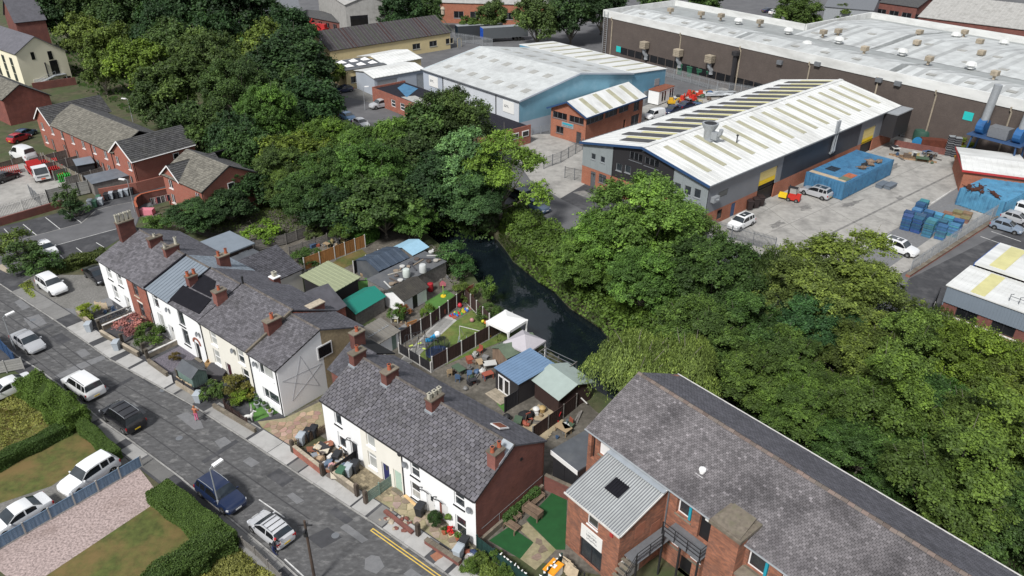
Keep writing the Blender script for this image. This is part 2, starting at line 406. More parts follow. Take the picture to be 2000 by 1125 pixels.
def ripple(m):
 nt=m.node_tree; b=nt.nodes['Principled BSDF']
 g=_n(nt,'ShaderNodeNewGeometry'); bp=_n(nt,'ShaderNodeBump'); bp.inputs['Strength'].default_value=0.1; bp.inputs['Distance'].default_value=0.1
 nt.links.new(_noise(nt,g.outputs['Position'],1.3,3),bp.inputs['Height']); nt.links.new(bp.outputs['Normal'],b.inputs['Normal'])
ripple(M['water'])
def holed_wall(mb,x0,x1,z0,z1,holes,y=0.0,t=0.3,m=0,top=None):
 """front wall with real openings; holes are (xa,xb,za,zb). Outer face at y, thickness t inwards."""
 xs=sorted({x0,x1}|{h[0]for h in holes}|{h[1]for h in holes}); zs=sorted({z0,z1}|{h[2]for h in holes}|{h[3]for h in holes})
 xs=[q for q in xs if x0-1e-6<=q<=x1+1e-6]; zs=[q for q in zs if z0-1e-6<=q<=z1+1e-6]
 for i in range(len(xs)-1):
  for j in range(len(zs)-1):
   cx_,cz_=(xs[i]+xs[i+1])/2,(zs[j]+zs[j+1])/2
   if any(h[0]<cx_<h[1]and h[2]<cz_<h[3]for h in holes):continue
   mb.add([(xs[i],y,zs[j]),(xs[i+1],y,zs[j]),(xs[i+1],y,zs[j+1]),(xs[i],y,zs[j+1])],[(0,1,2,3)],m)
 for a,b,c,d in holes:
  mb.add([(a,y,c),(b,y,c),(b,y,d),(a,y,d),(a,y+t,c),(b,y+t,c),(b,y+t,d),(a,y+t,d)],[(0,4,5,1),(1,5,6,2),(2,6,7,3),(3,7,4,0)],m)
def bx(parent,name,m,b,**k):
 q=MB(); q.box(*b); return q.build(name,M[m],parent,**k)
def window(parent,x0,x1,z0,z1,y=0.0,depth=0.12,style='sash',frame='upvc',glass='glass',sill='upvc',fw=0.07,lintel=None):
 """a window set back in its opening: frame part with pane sub-parts and a sill"""
 yf=y+depth
 f=MB()
 f.box(x0,x1,yf,yf+.06,z0,z0+fw); f.box(x0,x1,yf,yf+.06,z1-fw,z1)
 f.box(x0,x0+fw,yf,yf+.06,z0+fw,z1-fw); f.box(x1-fw,x1,yf,yf+.06,z0+fw,z1-fw)
 zm,xm=(z0+z1)/2,(x0+x1)/2
 cells=[]
 if style=='sash':
  f.box(x0+fw,x1-fw,yf-.01,yf+.05,zm-.04,zm+.04); cells=[(x0,x1,z0,zm),(x0,x1,zm,z1)]
 elif style=='fan':
  zt=z1-(z1-z0)*0.3
  f.box(x0+fw,x1-fw,yf-.01,yf+.05,zt-.04,zt+.04); cells=[(x0,x1,z0,zt),(x0,x1,zt,z1)]
 elif style=='double':
  f.box(xm-.04,xm+.04,yf-.01,yf+.05,z0+fw,z1-fw); cells=[(x0,xm,z0,z1),(xm,x1,z0,z1)]
 elif style=='third':
  xa=x0+(x1-x0)*.32
  f.box(xa-.04,xa+.04,yf-.01,yf+.05,z0+fw,z1-fw); cells=[(x0,xa,z0,z1),(xa,x1,z0,z1)]
 elif isinstance(style,int):
  cells=[]
  for i in range(style):
   xa,xb=x0+(x1-x0)*i/style,x0+(x1-x0)*(i+1)/style; cells.append((xa,xb,z0,z1))
   if i:f.box(xa-.035,xa+.035,yf-.01,yf+.05,z0+fw,z1-fw)
 else:cells=[(x0,x1,z0,z1)]
 win=f.build('window',M[frame],parent)
 gl=[glass]*len(cells)if isinstance(glass,str)else glass
 for q,g in zip(cells,gl):
  p=MB(); p.box(q[0]+.03,q[1]-.03,yf+.02,yf+.045,q[2]+.03,q[3]-.03); p.build('pane',M[g],win)
 if sill:
  s=MB(); s.box(x0-.06,x1+.06,y-.09,y+depth,z0-.09,z0-.002); s.build('sill',M[sill],win)
 if lintel:
  s=MB(); s.box(x0-.08,x1+.08,y-.03,y+depth,z1+.002,z1+.17); s.build('lintel',M[lintel],win)
 return win
def door(parent,x0,x1,z0,z1,y=0.0,col=(0.03,0.03,0.035),depth=0.14,canopy=None,frame='upvc',light=True,m='plastic'):
 d=MB(); d.box(x0+.05,x1-.05,y+depth,y+depth+.05,z0,z1-.05)
 o=d.build('door',M[m],parent,color=col)
 f=MB(); f.box(x0,x0+.05,y+depth-.03,y+depth+.06,z0,z1); f.box(x1-.05,x1,y+depth-.03,y+depth+.06,z0,z1); f.box(x0+.05,x1-.05,y+depth-.03,y+depth+.06,z1-.05,z1)
 f.build('door_frame',M[frame],o)
 h=MB(); h.box(x1-.17,x1-.13,y+depth-.05,y+depth,z0+.95,z0+1.1); h.build('handle',M['galv'],o)
 if light:
  g=MB(); g.box((x0+x1)/2-.12,(x0+x1)/2+.12,y+depth-.012,y+depth,z1-.75,z1-.25); g.build('pane',M['glass'],o)
 return o
def slate_field(mb,A,U,V,L,S,w,e,rng,thick=0.014,lo=0.72,hi=1.32,inside=None,lichen=0.0):
 """rows of separate overlapping slates from the eave corner A: U along the eave, V up the slope"""
 A,U,V=Vector(A),Vector(U),Vector(V); N=U.cross(V).normalized()
 if N.z<0:N=-N
 rows=int(S/e)
 for j in range(rows+1):
  s0=j*e
  if s0>=S-.02:break
  s1=min(s0+e*1.12,S); off=(w/2 if j%2 else 0.0)
  x=-off
  while x<L-.01:
   a,b=max(x,0)+.012,min(x+w,L)-.012
   if b-a>.03:
    if inside is None or inside((a+b)/2,(s0+s1)/2):
     dz=rng.uniform(0,.012); sk=rng.uniform(-.012,.012)
     p0=A+U*a+V*(s0+sk); p1=A+U*b+V*(s0+sk); p2=A+U*b+V*s1; p3=A+U*a+V*s1
     h=N*(thick*1.9+dz+.012); k=N*.003
     c=rng.uniform(lo,hi)
     if rng.random()<lichen:c*=1.5
     mb.add([p0+h,p1+h,p2+k,p3+k,p0,p1],[(0,1,2,3),(4,5,1,0),(1,5,2),(4,0,3)],0,c)
   x+=w
def roof_slab(mb,pts,thick=0.12,m=0,c=1.0):
 P=[Vector(q)for q in pts]; n=(P[1]-P[0]).cross(P[2]-P[0]).normalized()
 if n.z<0:n=-n
 mb.ext([q-n*thick for q in P],n*thick,m,c)
def chimney(parent,x,y,z0,z1,wx,wy,pots,mats=('brick_red','concrete'),pot='terracotta',flash=True,stack_tint=1.0):
 """brick stack with an oversailing cap and its pots; z0 is inside the roof"""
 s=MB(); s.box(x-wx/2,x+wx/2,y-wy/2,y+wy/2,z0,z1-.3,0,stack_tint)
 s.box(x-wx/2-.05,x+wx/2+.05,y-wy/2-.05,y+wy/2+.05,z1-.3,z1-.16,0,stack_tint)
 st=s.build('chimney',M[mats[0]],parent)
 c=MB(); c.box(x-wx/2-.08,x+wx/2+.08,y-wy/2-.08,y+wy/2+.08,z1-.16,z1-.06); c.build('chimney_cap',M[mats[1]],st)
 n=len(pots)
 for i,(h,r)in enumerate(pots):
  py_=y+(i-(n-1)/2)*(wy-.3)/max(1,n-1)if n>1 else y
  if pot=='square':
   p=MB(); p.box(x-r,x+r,py_-r,py_+r,z1-.06,z1+h); p.box(x-r-.03,x+r+.03,py_-r-.03,py_+r+.03,z1+h,z1+h+.06)
   p.box(x-r*.6,x+r*.6,py_-r*.6,py_+r*.6,z1+h+.06,z1+h+.064,1,1.0); p.build('chimney_pot',[M['pot_buff'],M['black']],st)
  else:
   p=MB(); p.lathe([(r*1.15,-.06),(r*1.1,.05),(r*.92,h*.5),(r,h-.06),(r*1.14,h-.05),(r*1.14,h)],10,(x,py_,z1))
   p.lathe([(r*.8,h+.001),(r*.8,h+.004)],10,(x,py_,z1),1); p.build('chimney_pot',[M[pot],M['black']],st,smooth=40)
 return st
def drainpipe(parent,pts,r=0.05,m='iron',name='drainpipe'):
 p=MB(); p.tube(pts,r,6); return p.build(name,M[m],parent)
def gutter(parent,x0,x1,y,z,m='iron',r=.06):
 p=MB(); p.tube([(x0,y,z),(x1,y,z)],r,6); return p.build('gutter',M[m],parent)
def dish(parent,x,y,z,rng=R):
 d=MB(); d.tube([(x,y,z),(x,y-.18,z+.02)],.02,5)
 d.lathe([(.02,0),(.14,.02),(.26,.07),(.25,.085),(.13,.035),(.02,.015)],12)
 n=len(d.v)-72
 q=Matrix.Rotation(math.radians(70),4,'X')
 d.v[n:]=[tuple(q@Vector(a)+Vector((x,y-.2,z+.05)))for a in d.v[n:]]
 return d.build('satellite_dish',M['galv_dark'],parent)
def ribs(mb,A,U,V,L,S,pitch,h=0.03,w=None,m=0,c=1.0):
 """raised ribs of profiled sheet running up the slope"""
 A,U,V=Vector(A),Vector(U),Vector(V); N=U.cross(V).normalized()
 if N.z<0:N=-N
 w=w or pitch*.35; n=max(1,int(L/pitch))
 for i in range(n):
  x=(i+.5)*L/n
  a=A+U*(x-w/2); b=A+U*(x+w/2)
  mb.add([a,b,b+V*S,a+V*S,a+N*h+U*w*.25,b+N*h-U*w*.25,b+N*h-U*w*.25+V*S,a+N*h+U*w*.25+V*S],[(4,5,6,7),(0,4,7,3),(1,2,6,5),(0,1,5,4),(3,7,6,2)],m,c)
def sheet(name,pts,m,z,kind='structure',parent=None):
 mb=MB(); mb.add([(p[0],p[1],z)for p in pts],[tuple(range(len(pts)))])
 me=mb.mesh(name,M[m]if isinstance(m,str)else m)
 bm=bmesh.new(); bm.from_mesh(me); bmesh.ops.triangulate(bm,faces=bm.faces[:],ngon_method='EAR_CLIP')
 for f in bm.faces:
  if f.normal.z<0:f.normal_flip()
 bm.to_mesh(me); bm.free()
 o=bpy.data.objects.new(name,me); C.objects.link(o)
 if parent is not None:adopt(o,parent)
 elif kind:o['kind']=kind
 return o
def PX(*p):return[G(*q)for q in p]
def lerp(a,b,t):return a+(b-a)*t
def along(pts,d):
 """point and direction at distance d along a polyline"""
 for i in range(len(pts)-1):
  l=(pts[i+1]-pts[i]).length
  if d<=l or i==len(pts)-2:
   u=(pts[i+1]-pts[i]).normalized(); return pts[i]+u*d,u
  d-=l
def plen(pts):return sum((pts[i+1]-pts[i]).length for i in range(len(pts)-1))
def fence(name,label,pts,h,m='fence_brown',post='post_white',bay=1.83,panel='board',cat='fence',group=None,gravel_board=True,z=0.0,cap=True):
 """panel fence: a post and a panel object per bay"""
 pts=[Vector((p[0],p[1],z))for p in pts]
 root=thing(name,label,cat,pts[0],0,group); o0=pts[0]
 pm=MB(); pm.box(-.05,.05,-.05,.05,0,h+.08); pm.box(-.06,.06,-.06,.06,h+.08,h+.11); pme=pm.mesh('post',M[post])
 first=True
 for i in range(len(pts)-1):
  a,b=pts[i],pts[i+1]; L=(b-a).length; n=max(1,round(L/bay)); u=(b-a).normalized(); ang=math.atan2(u.y,u.x); bl=L/n
  q=MB(); g=0.0
  if panel=='board':
   k=max(6,int(bl/.15))
   for t in range(k):
    x0=.06+(bl-.12)*t/k; x1=.06+(bl-.12)*(t+1)/k-.006
    q.box(x0,x1,-.012+(.008 if t%2 else 0),.012+(.008 if t%2 else 0),.16 if gravel_board else .03,h-.02,0,R.uniform(.85,1.15))
   if cap:q.box(.05,bl-.05,-.025,.03,h-.02,h+.02)
  elif panel=='lap':
   k=max(5,int(h/.14))
   for t in range(k):q.box(.06,bl-.06,-.012+(.01 if t%2 else 0),.012+(.01 if t%2 else 0),.16+(h-.18)*t/k,.16+(h-.18)*(t+1)/k-.006,0,R.uniform(.85,1.15))
   q.box(.05,bl-.05,-.025,.03,h-.02,h+.02)
  elif panel=='slat':
   k=max(4,int(h/.2))
   for t in range(k):q.box(.05,bl-.05,-.012,.012,.08+(h-.1)*t/k,.08+(h-.1)*(t+.78)/k,0,R.uniform(.85,1.15))
  elif panel=='picket':
   k=max(4,int(bl/.16))
   for t in range(k):
    x=.06+(bl-.12)*(t+.5)/k; hh=h+R.uniform(-.04,.04)
    q.ext([(x-.04,-.012,.06),(x+.04,-.012,.06),(x+.04,-.012,hh-.06),(x,-.012,hh),(x-.04,-.012,hh-.06)],(0,.024,0),0,R.uniform(.8,1.2))
   q.box(.05,bl-.05,.013,.05,.25,.32); q.box(.05,bl-.05,.013,.05,h-.3,h-.23)
  elif panel=='wire':
   q.box(.05,bl-.05,-.012,.012,h-.04,h); q.box(.05,bl-.05,-.012,.012,h*.5,h*.5+.03)
   for t in range(int(bl/.12)):x=.06+t*.12; q.box(x,x+.014,-.006,.006,.05,h-.04)
  gb=None
  if gravel_board and panel in('board','lap'):
   gb=MB(); gb.box(.05,bl-.05,-.02,.02,0,.155); gbm=gb.mesh('gravel_board',M['concrete'])
  qm=q.mesh('fence_panel',M[m])
  for j in range(n):
   p=a+u*(bl*j)-o0
   inst('fence_panel',qm,root,p,(0,0,ang))
   if gb:inst('gravel_board',gbm,root,p,(0,0,ang))
   inst('post',pme,root,p,(0,0,ang))
  if i==len(pts)-2:inst('post',pme,root,b-o0,(0,0,ang))
 return root
def palisade(name,label,pts,h=2.4,m='galv',pitch=.17,bay=2.75,z=0.0,cat='fence',pale_parts=False):
 pts=[Vector((p[0],p[1],z))for p in pts]; root=thing(name,label,cat,pts[0]); o0=pts[0]
 pales=MB(); pm=MB(); pm.box(-.05,.05,-.05,.05,0,h-.2); pme=pm.mesh('post',M[m])
 one=MB(); one.add([(-.035,0,.05),(0,-.02,.05),(.035,0,.05),(.035,0,h-.12),(0,-.02,h),(-.035,0,h-.12)],[(0,1,4,5),(1,2,3,4)]); ome=one.mesh('pale',M[m])
 for i in range(len(pts)-1):
  a,b=pts[i],pts[i+1]; L=(b-a).length; u=(b-a).normalized(); nrm=Vector((-u.y,u.x,0)); ang=math.atan2(u.y,u.x)
  k=int(L/pitch)
  for t in range(k):
   p=a+u*((t+.5)*L/k)-o0+nrm*.03
   if pale_parts:inst('pale',ome,root,p,(0,0,ang))
   else:
    pales.add([p-u*.035+Vector((0,0,.05)),p-nrm*.02+Vector((0,0,.05)),p+u*.035+Vector((0,0,.05)),p+u*.035+Vector((0,0,h-.12)),p-nrm*.02+Vector((0,0,h)),p-u*.035+Vector((0,0,h-.12))],[(0,1,4,5),(1,2,3,4)],0,R.uniform(.85,1.1))
  for zz in(.35,h-.45):
   r=MB(); r.beam(a-o0+Vector((0,0,zz)),b-o0+Vector((0,0,zz)),.04,.05); r.build('rail',M[m],root)
  nb=max(1,round(L/bay))
  for t in range(nb+1):inst('post',pme,root,a+u*(L*t/nb)-o0-nrm*.06,(0,0,ang))
 if not pale_parts:pales.build('pales',M[m],root,kind='stuff')
 return root
def wall(name,label,pts,h,m='brick_red',t=.23,cope='stone_pale',cat='wall',z=0.0,cope_parts=True,group=None):
 pts=[Vector((p[0],p[1],z))for p in pts]; root=thing(name,label,cat,pts[0],0,group); o0=pts[0]
 for i in range(len(pts)-1):
  a,b=pts[i]-o0,pts[i+1]-o0; u=(b-a).normalized(); ang=math.atan2(u.y,u.x); L=(b-a).length
  w_=MB(); w_.box(0,L,-t/2,t/2,0,h); o=w_.build('wall_face',M[m],root,a,ang)
  if cope:
   n=max(1,round(L/.6)); c=MB(); c.box(0.004,L/n-.008,-t/2-.03,t/2+.03,h,h+.07); cm=c.mesh('coping_stone',M[cope])
   for k in range(n):inst('coping_stone',cm,root,a+u*(L*k/n)+Vector((0,0,R.uniform(0,.015))),(0,0,ang))
 return root
def _leafmesh(name,P,N,size,tint,asp=0.62,mat_='leaf',extra=None):
 """P points, N leaf normals (n,3), size (n,): one rhombic leaf per point"""
 n=len(P)
 rnd=np.random.normal(size=(n,3)); T=np.cross(N,rnd); T/=np.linalg.norm(T,axis=1)[:,None]+1e-9; B=np.cross(N,T)
 s=size[:,None]
 v=np.stack([P-T*s*.5,P-B*s*.5*asp+N*s*.06,P+T*s*.5,P+B*s*.5*asp+N*s*.06],axis=1).reshape(-1,3)
 me=bpy.data.meshes.new(name)
 me.vertices.add(4*n); me.vertices.foreach_set('co',v.astype(np.float32).ravel())
 me.loops.add(4*n); me.loops.foreach_set('vertex_index',np.arange(4*n,dtype=np.int32))
 me.polygons.add(n); me.polygons.foreach_set('loop_start',np.arange(0,4*n,4,dtype=np.int32))
 at=me.attributes.new('tint','FLOAT','FACE'); at.data.foreach_set('value',tint.astype(np.float32))
 me.update(calc_edges=True); me.materials.append(M[mat_])
 return me
def _unit(n,zlo=-1.0):
 z=np.random.uniform(zlo,1,n); p=np.random.uniform(0,2*np.pi,n); r=np.sqrt(np.maximum(0,1-z*z))
 return np.stack([r*np.cos(p),r*np.sin(p),z],1)
def crown_mesh(seed,R_=5.0,Hc=9.0,z0=3.0,lobes=40,leaves=14000,size=.42,lobe=(.24,.4),taper=0.0,sag=0.0,gap=.0):
 """crown of leaf clumps: lobes spread through an uneven ellipsoid, leaves on and inside the lobes"""
 np.random.seed(seed)
 K=max(9,lobes//5); zc=z0+Hc*.46; big=np.array([R_,R_,Hc*.5])
 g=np.arange(K)*2.39996+np.random.uniform(-.4,.4,K); zz=np.clip(1-1.5*(np.arange(K)+.5)/K+np.random.uniform(-.12,.12,K),-.55,.98); rr=np.sqrt(1-zz*zz)
 D=np.stack([rr*np.cos(g),rr*np.sin(g),zz],1); rad=np.random.uniform(.5,.82,K)
 Cn=D*rad[:,None]*big*np.random.uniform(.88,1.12,(K,1))
 if taper:Cn[:,:2]*=(1-taper*np.clip(Cn[:,2]/(Hc*.5),-1,1))[:,None]
 LR=np.random.uniform(.3,.46,K)*R_*(1-taper*.4*np.clip(Cn[:,2]/(Hc*.5),0,1))
 n_s=lobes*9; own=np.random.randint(0,K,n_s); d1=_unit(n_s,-.5)+D[own]*.7+np.array([0,0,.25]); d1/=np.linalg.norm(d1,axis=1)[:,None]
 Sc=Cn[own]+d1*(LR[own]*np.random.uniform(.55,1.12,n_s))[:,None]*np.array([1,1,.95]); Sr=np.random.uniform(lobe[0]*.36,lobe[1]*.4,n_s)*R_
 lid=np.random.randint(0,n_s,leaves); q=np.random.normal(size=(leaves,3))*.5; q+=d1[lid]*np.random.uniform(-.9,.9,leaves)[:,None]; q[:,2]-=.25*np.abs(q[:,0])
 P=Sc[lid]+q*Sr[lid][:,None]; d=d1[lid]
 m=int(leaves*.1); di=_unit(m); P=np.concatenate([P,di*np.random.uniform(.1,.55,m)[:,None]*big]); d=np.concatenate([d,di]); lid=np.concatenate([lid,np.random.randint(0,n_s,m)])
 P[:,2]+=zc
 Nn=d*.55+np.random.normal(size=P.shape)*.42+np.array([0,0,.5]); Nn/=np.linalg.norm(Nn,axis=1)[:,None]
 lt=np.random.uniform(.75,1.3,K)[own]*np.random.uniform(.7,1.4,n_s)
 tint=lt[lid]*np.random.uniform(.7,1.35,len(P)); sz=size*np.random.uniform(.5,1.4,len(P))
 return _leafmesh('crown',P,Nn,sz,tint),Cn+np.array([0,0,zc])
def trunk_mesh(ends,z0,Hc,r=.28,rng=R):
 t=MB(); top=z0+Hc*.62
 t.tube([(0,0,-.1),(.05,.02,z0*.5),(-.04,.06,z0),(.05,0,top*.75),(0,0,top)],[r*1.35,r,r*.85,r*.5,r*.15],7)
 idx=list(range(len(ends))); rng.shuffle(idx)
 for i in idx[:12]:
  e=Vector(ends[i]); s=Vector((0,0,z0*rng.uniform(.75,1.25)))
  mid=s.lerp(e,.5)+Vector((0,0,-.3))
  t.tube([s,mid,s.lerp(e,.95),s.lerp(e,1.32)+Vector((rng.uniform(-.5,.5),rng.uniform(-.5,.5),.2))],[r*.42,r*.28,r*.16,r*.05],5)
 return t.mesh('trunk',M['bark'])
PROTO={}
def proto(key,z0,Hc,**k):
 cm,ends=crown_mesh(z0=z0,Hc=Hc,**k); PROTO[key]=(cm,trunk_mesh(ends,z0,Hc,r=.055*k.get('R_',5)),z0+Hc,k.get('R_',5.0))
def willow_mesh(seed,R_=5.0,H=8.0,strands=650,per=30,size=.3,nod=1.0):
 np.random.seed(seed)
 K=22; LD=_unit(K,.0); LC=LD*np.array([R_*.72,R_*.72,H*.34])+np.array([0,0,H*.52]); LR=np.random.uniform(.26,.42,K)*R_
 k=np.random.randint(0,K,strands); D=_unit(strands,-.1); S=LC[k]+D*LR[k][:,None]*np.array([1,1,.75])
 ln=np.minimum(np.random.uniform(.8,3.4,strands)*H/8,S[:,2]*.85)
 t=np.linspace(0,1,per); out=D*np.array([1,1,0])+np.random.normal(size=(strands,3))*np.array([.25,.25,0])
 P=S[:,None,:]+out[:,None,:]*(.5*np.sin(t*1.8))[None,:,None]*nod
 P[:,:,2]-=ln[:,None]*(t**1.4)[None,:]
 P=P.reshape(-1,3)+np.random.normal(size=(strands*per,3))*np.array([.1,.1,.1])
 Nn=np.repeat(D,per,0)*.7+np.random.normal(size=P.shape)*.4+np.array([0,0,.4]); Nn/=np.linalg.norm(Nn,axis=1)[:,None]
 tint=np.repeat(np.random.uniform(.65,1.4,strands)*np.random.uniform(.8,1.2,K)[k],per)*np.random.uniform(.75,1.3,len(P))
 n=len(P); s=size*np.random.uniform(.7,1.25,n)
 T=np.tile(np.array([0,0,-1.0]),(n,1))+np.random.normal(size=(n,3))*.28+np.repeat(out,per,0)*.3
 T/=np.linalg.norm(T,axis=1)[:,None]; B=np.cross(Nn,T); B/=np.linalg.norm(B,axis=1)[:,None]+1e-9
 v=np.stack([P-T*s[:,None]*.7,P-B*s[:,None]*.2,P+T*s[:,None]*.7,P+B*s[:,None]*.2],1).reshape(-1,3)
 me=bpy.data.meshes.new('crown')
 me.vertices.add(4*n); me.vertices.foreach_set('co',v.astype(np.float32).ravel()); me.loops.add(4*n)
 me.loops.foreach_set('vertex_index',np.arange(4*n,dtype=np.int32)); me.polygons.add(n); me.polygons.foreach_set('loop_start',np.arange(0,4*n,4,dtype=np.int32))
 at=me.attributes.new('tint','FLOAT','FACE'); at.data.foreach_set('value',tint.astype(np.float32)); me.update(calc_edges=True); me.materials.append(M['leaf'])
 ends=S[np.random.choice(strands,12)]*np.array([.7,.7,.95])
 return me,ends
def tree(key,top,h,label,col=(1,1,1),r=None,name='tree',cat='tree',group=None,base=None,rz=None):
 """top = photo pixel of the crown's top, h = height in metres: the trunk stands on the ground below it"""
 cm,tm,hp,rp=PROTO[key]
 p=G(top[0],top[1],h*.97)if base is None else Vector(base)
 t=thing(name,label,cat,(p.x,p.y,0),R.uniform(0,6.28)if rz is None else rz,group)
 sz=h/hp; sr=(r/rp)if r else sz
 c=inst('crown',cm,t,(0,0,0),(0,0,0),(sr,sr,sz),col)
 inst('trunk',tm,t,(0,0,0),(0,0,0),(sr,sr,sz))
 return t
def hedge(name,label,pts,wdt,h,col=(1,1,1),leaves=900,size=.13,cat='hedge',z=0.0,rough=.06,group=None):
 """clipped hedge along a polyline: solid core in darkened leaf colour and a shell of leaves"""
 pts=[Vector((p[0],p[1],z))for p in pts]; o0=pts[0]; root=thing(name,label,cat,o0,0,group)
 Ps,Ns=[],[]; core=MB()
 for i in range(len(pts)-1):
  a,b=pts[i]-o0,pts[i+1]-o0; L=(b-a).length; u=(b-a).normalized(); v=Vector((-u.y,u.x,0))
  core.obox((a+b)/2+Vector((0,0,h*.47)),u*(L/2+wdt*.3),v*(wdt*.42),Vector((0,0,h*.46)))
  un,vn=np.array(u),np.array(v); L2=L+wdt*.7
  area=[L2*wdt,L2*h,L2*h,wdt*h,wdt*h]; tot=sum(area); k=int(leaves*tot)
  for ar,q in zip(area,range(5)):
   m=int(k*ar/tot); s_=np.random.uniform(-wdt*.35,L+wdt*.35,m); t_=np.random.uniform(-.5,.5,m)*wdt; z_=np.random.uniform(0,h,m); nn=np.zeros((m,3))
   if q==0:z_=np.full(m,h); nn[:,2]=1
   elif q==1:t_=np.full(m,wdt*.5); nn[:]=vn
   elif q==2:t_=np.full(m,-wdt*.5); nn[:]=-vn
   elif q==3:s_=np.full(m,L+wdt*.35); nn[:]=un
   else:s_=np.full(m,-wdt*.35); nn[:]=-un
   p=np.array(a)+s_[:,None]*un+t_[:,None]*vn; p[:,2]+=z_
   bulge=rough*(np.sin(s_*2.1+t_*3)+np.sin(z_*4.3+s_*1.3))
   p+=nn*(bulge+np.random.normal(size=m)*rough*.6)[:,None]
   Ps.append(p); Ns.append(nn)
 P=np.concatenate(Ps); N=np.concatenate(Ns)
 N=N*.8+np.random.normal(size=P.shape)*.5+np.array([0,0,.3]); N/=np.linalg.norm(N,axis=1)[:,None]
 me=_leafmesh('foliage',P,N,size*np.random.uniform(.6,1.4,len(P)),np.random.uniform(.65,1.35,len(P)))
 inst('foliage',me,root,color=col)
 c=core.build('shade_core',M['leaf'],root); c.color=(col[0]*.45,col[1]*.45,col[2]*.45,1)  # solid filling box; inner shade put into a darkened leaf colour
 return root
def thicket(name,label,poly,h,leaves,size,col=(1,1,1),cat='brambles',seed=1,lump=1.0,kind='stuff',z=0.0,cols=None):
 """ground cover over an area: lumpy mound of leaf clumps"""
 np.random.seed(seed); P2=np.array([(p[0],p[1])for p in poly]); lo,hi=P2.min(0),P2.max(0)
 pts=np.random.uniform(lo,hi,(leaves*3,2))
 ins=np.zeros(len(pts),bool); j=len(P2)-1
 dmin=np.full(len(pts),1e9)
 for i in range(len(P2)):
  a,b=P2[i],P2[j]
  c=((a[1]>pts[:,1])!=(b[1]>pts[:,1]))&(pts[:,0]<(b[0]-a[0])*(pts[:,1]-a[1])/(b[1]-a[1]+1e-12)+a[0]); ins^=c
  ab=b-a; t=np.clip(((pts-a)@ab)/(ab@ab+1e-9),0,1); dmin=np.minimum(dmin,np.linalg.norm(pts-a-t[:,None]*ab,axis=1)); j=i
 pts,dm=pts[ins][:leaves],dmin[ins][:leaves]
 K=max(6,int(len(pts)/300)); cen=pts[np.random.choice(len(pts),K)]; ch=np.random.uniform(.5,1.0,K); cr_=np.random.uniform(.8,2.0,K)*lump
 hh=np.zeros(len(pts)); own=np.zeros(len(pts),int)
 for k in range(K):
  d=np.linalg.norm(pts-cen[k],axis=1)/cr_[k]; q=ch[k]*np.sqrt(np.maximum(0,1-d*d)); m=q>hh; hh[m]=q[m]; own[m]=k
 hh=(hh*.75+.25)*h*np.clip(dm/.8,.15,1)
 zz=hh*np.random.uniform(.55,1.05,len(pts))
 P=np.column_stack([pts,zz+z])
 off=pts-cen[own]; N=np.column_stack([off*.5,np.full(len(pts),.7)])+np.random.normal(size=P.shape)*.4; N/=np.linalg.norm(N,axis=1)[:,None]
 tint=np.random.uniform(.75,1.25,K)[own]*np.random.uniform(.7,1.3,len(P))
 me=_leafmesh('foliage',P,N,size*np.random.uniform(.6,1.4,len(P)),tint)
 o=inst(name,me,color=col); tag(o,label,cat,None,kind)
 return o
CARS={'hatch':(4.05,1.76,[(0,.36,.60,.62,.80),(.02,.24,.90,.93,.92),(.055,.22,.97,1.02,.96),(.17,.2,.97,1.43,.98),(.4,.2,.93,1.48,1),(.54,.2,.92,1.43,1),(.745,.2,.92,.95,.99),(.9,.22,.80,.83,.95),(.975,.25,.62,.66,.86),(1,.32,.5,.52,.74)],(.055,.17,.54,.745),.3),'suv':(4.65,1.88,[(0,.42,.72,.75,.84),(.015,.3,1.0,1.05,.95),(.045,.28,1.1,1.14,.98),(.11,.26,1.1,1.66,1),(.4,.26,1.05,1.72,1),(.58,.26,1.03,1.66,1),(.735,.26,1.03,1.06,1),(.9,.28,.95,.98,.97),(.98,.32,.74,.8,.9),(1,.4,.6,.62,.78)],(.045,.11,.58,.735),.36),'boxy':(4.8,1.92,[(0,.42,.75,.78,.92),(.012,.32,1.05,1.1,.98),(.025,.3,1.15,1.18,.99),(.06,.28,1.15,1.84,1),(.4,.28,1.12,1.88,1),(.62,.28,1.1,1.82,1),(.735,.28,1.1,1.13,1),(.92,.3,1.04,1.07,.99),(.985,.34,.8,.86,.94),(1,.42,.62,.64,.86)],(.025,.06,.62,.735),.38),'saloon':(4.6,1.82,[(0,.38,.6,.63,.82),(.02,.26,.9,.93,.92),(.06,.22,.95,.98,.96),(.16,.2,.95,.99,.98),(.31,.2,.94,1.38,.99),(.45,.2,.92,1.44,1),(.57,.2,.9,1.4,1),(.755,.2,.9,.93,.99),(.92,.22,.76,.79,.94),(.98,.26,.58,.62,.85),(1,.32,.48,.5,.72)],(.16,.31,.57,.755),.31),'van':(4.4,1.82,[(0,.35,.8,.84,.94),(.012,.3,1.1,1.15,.98),(.02,.28,1.15,1.22,.99),(.045,.26,1.15,1.8,1),(.4,.26,1.1,1.86,1),(.66,.26,1.05,1.78,1),(.82,.26,1.0,1.04,1),(.93,.28,.88,.92,.96),(.985,.32,.66,.7,.88),(1,.4,.55,.57,.76)],(.02,.045,.66,.82),.32),}
_W={}
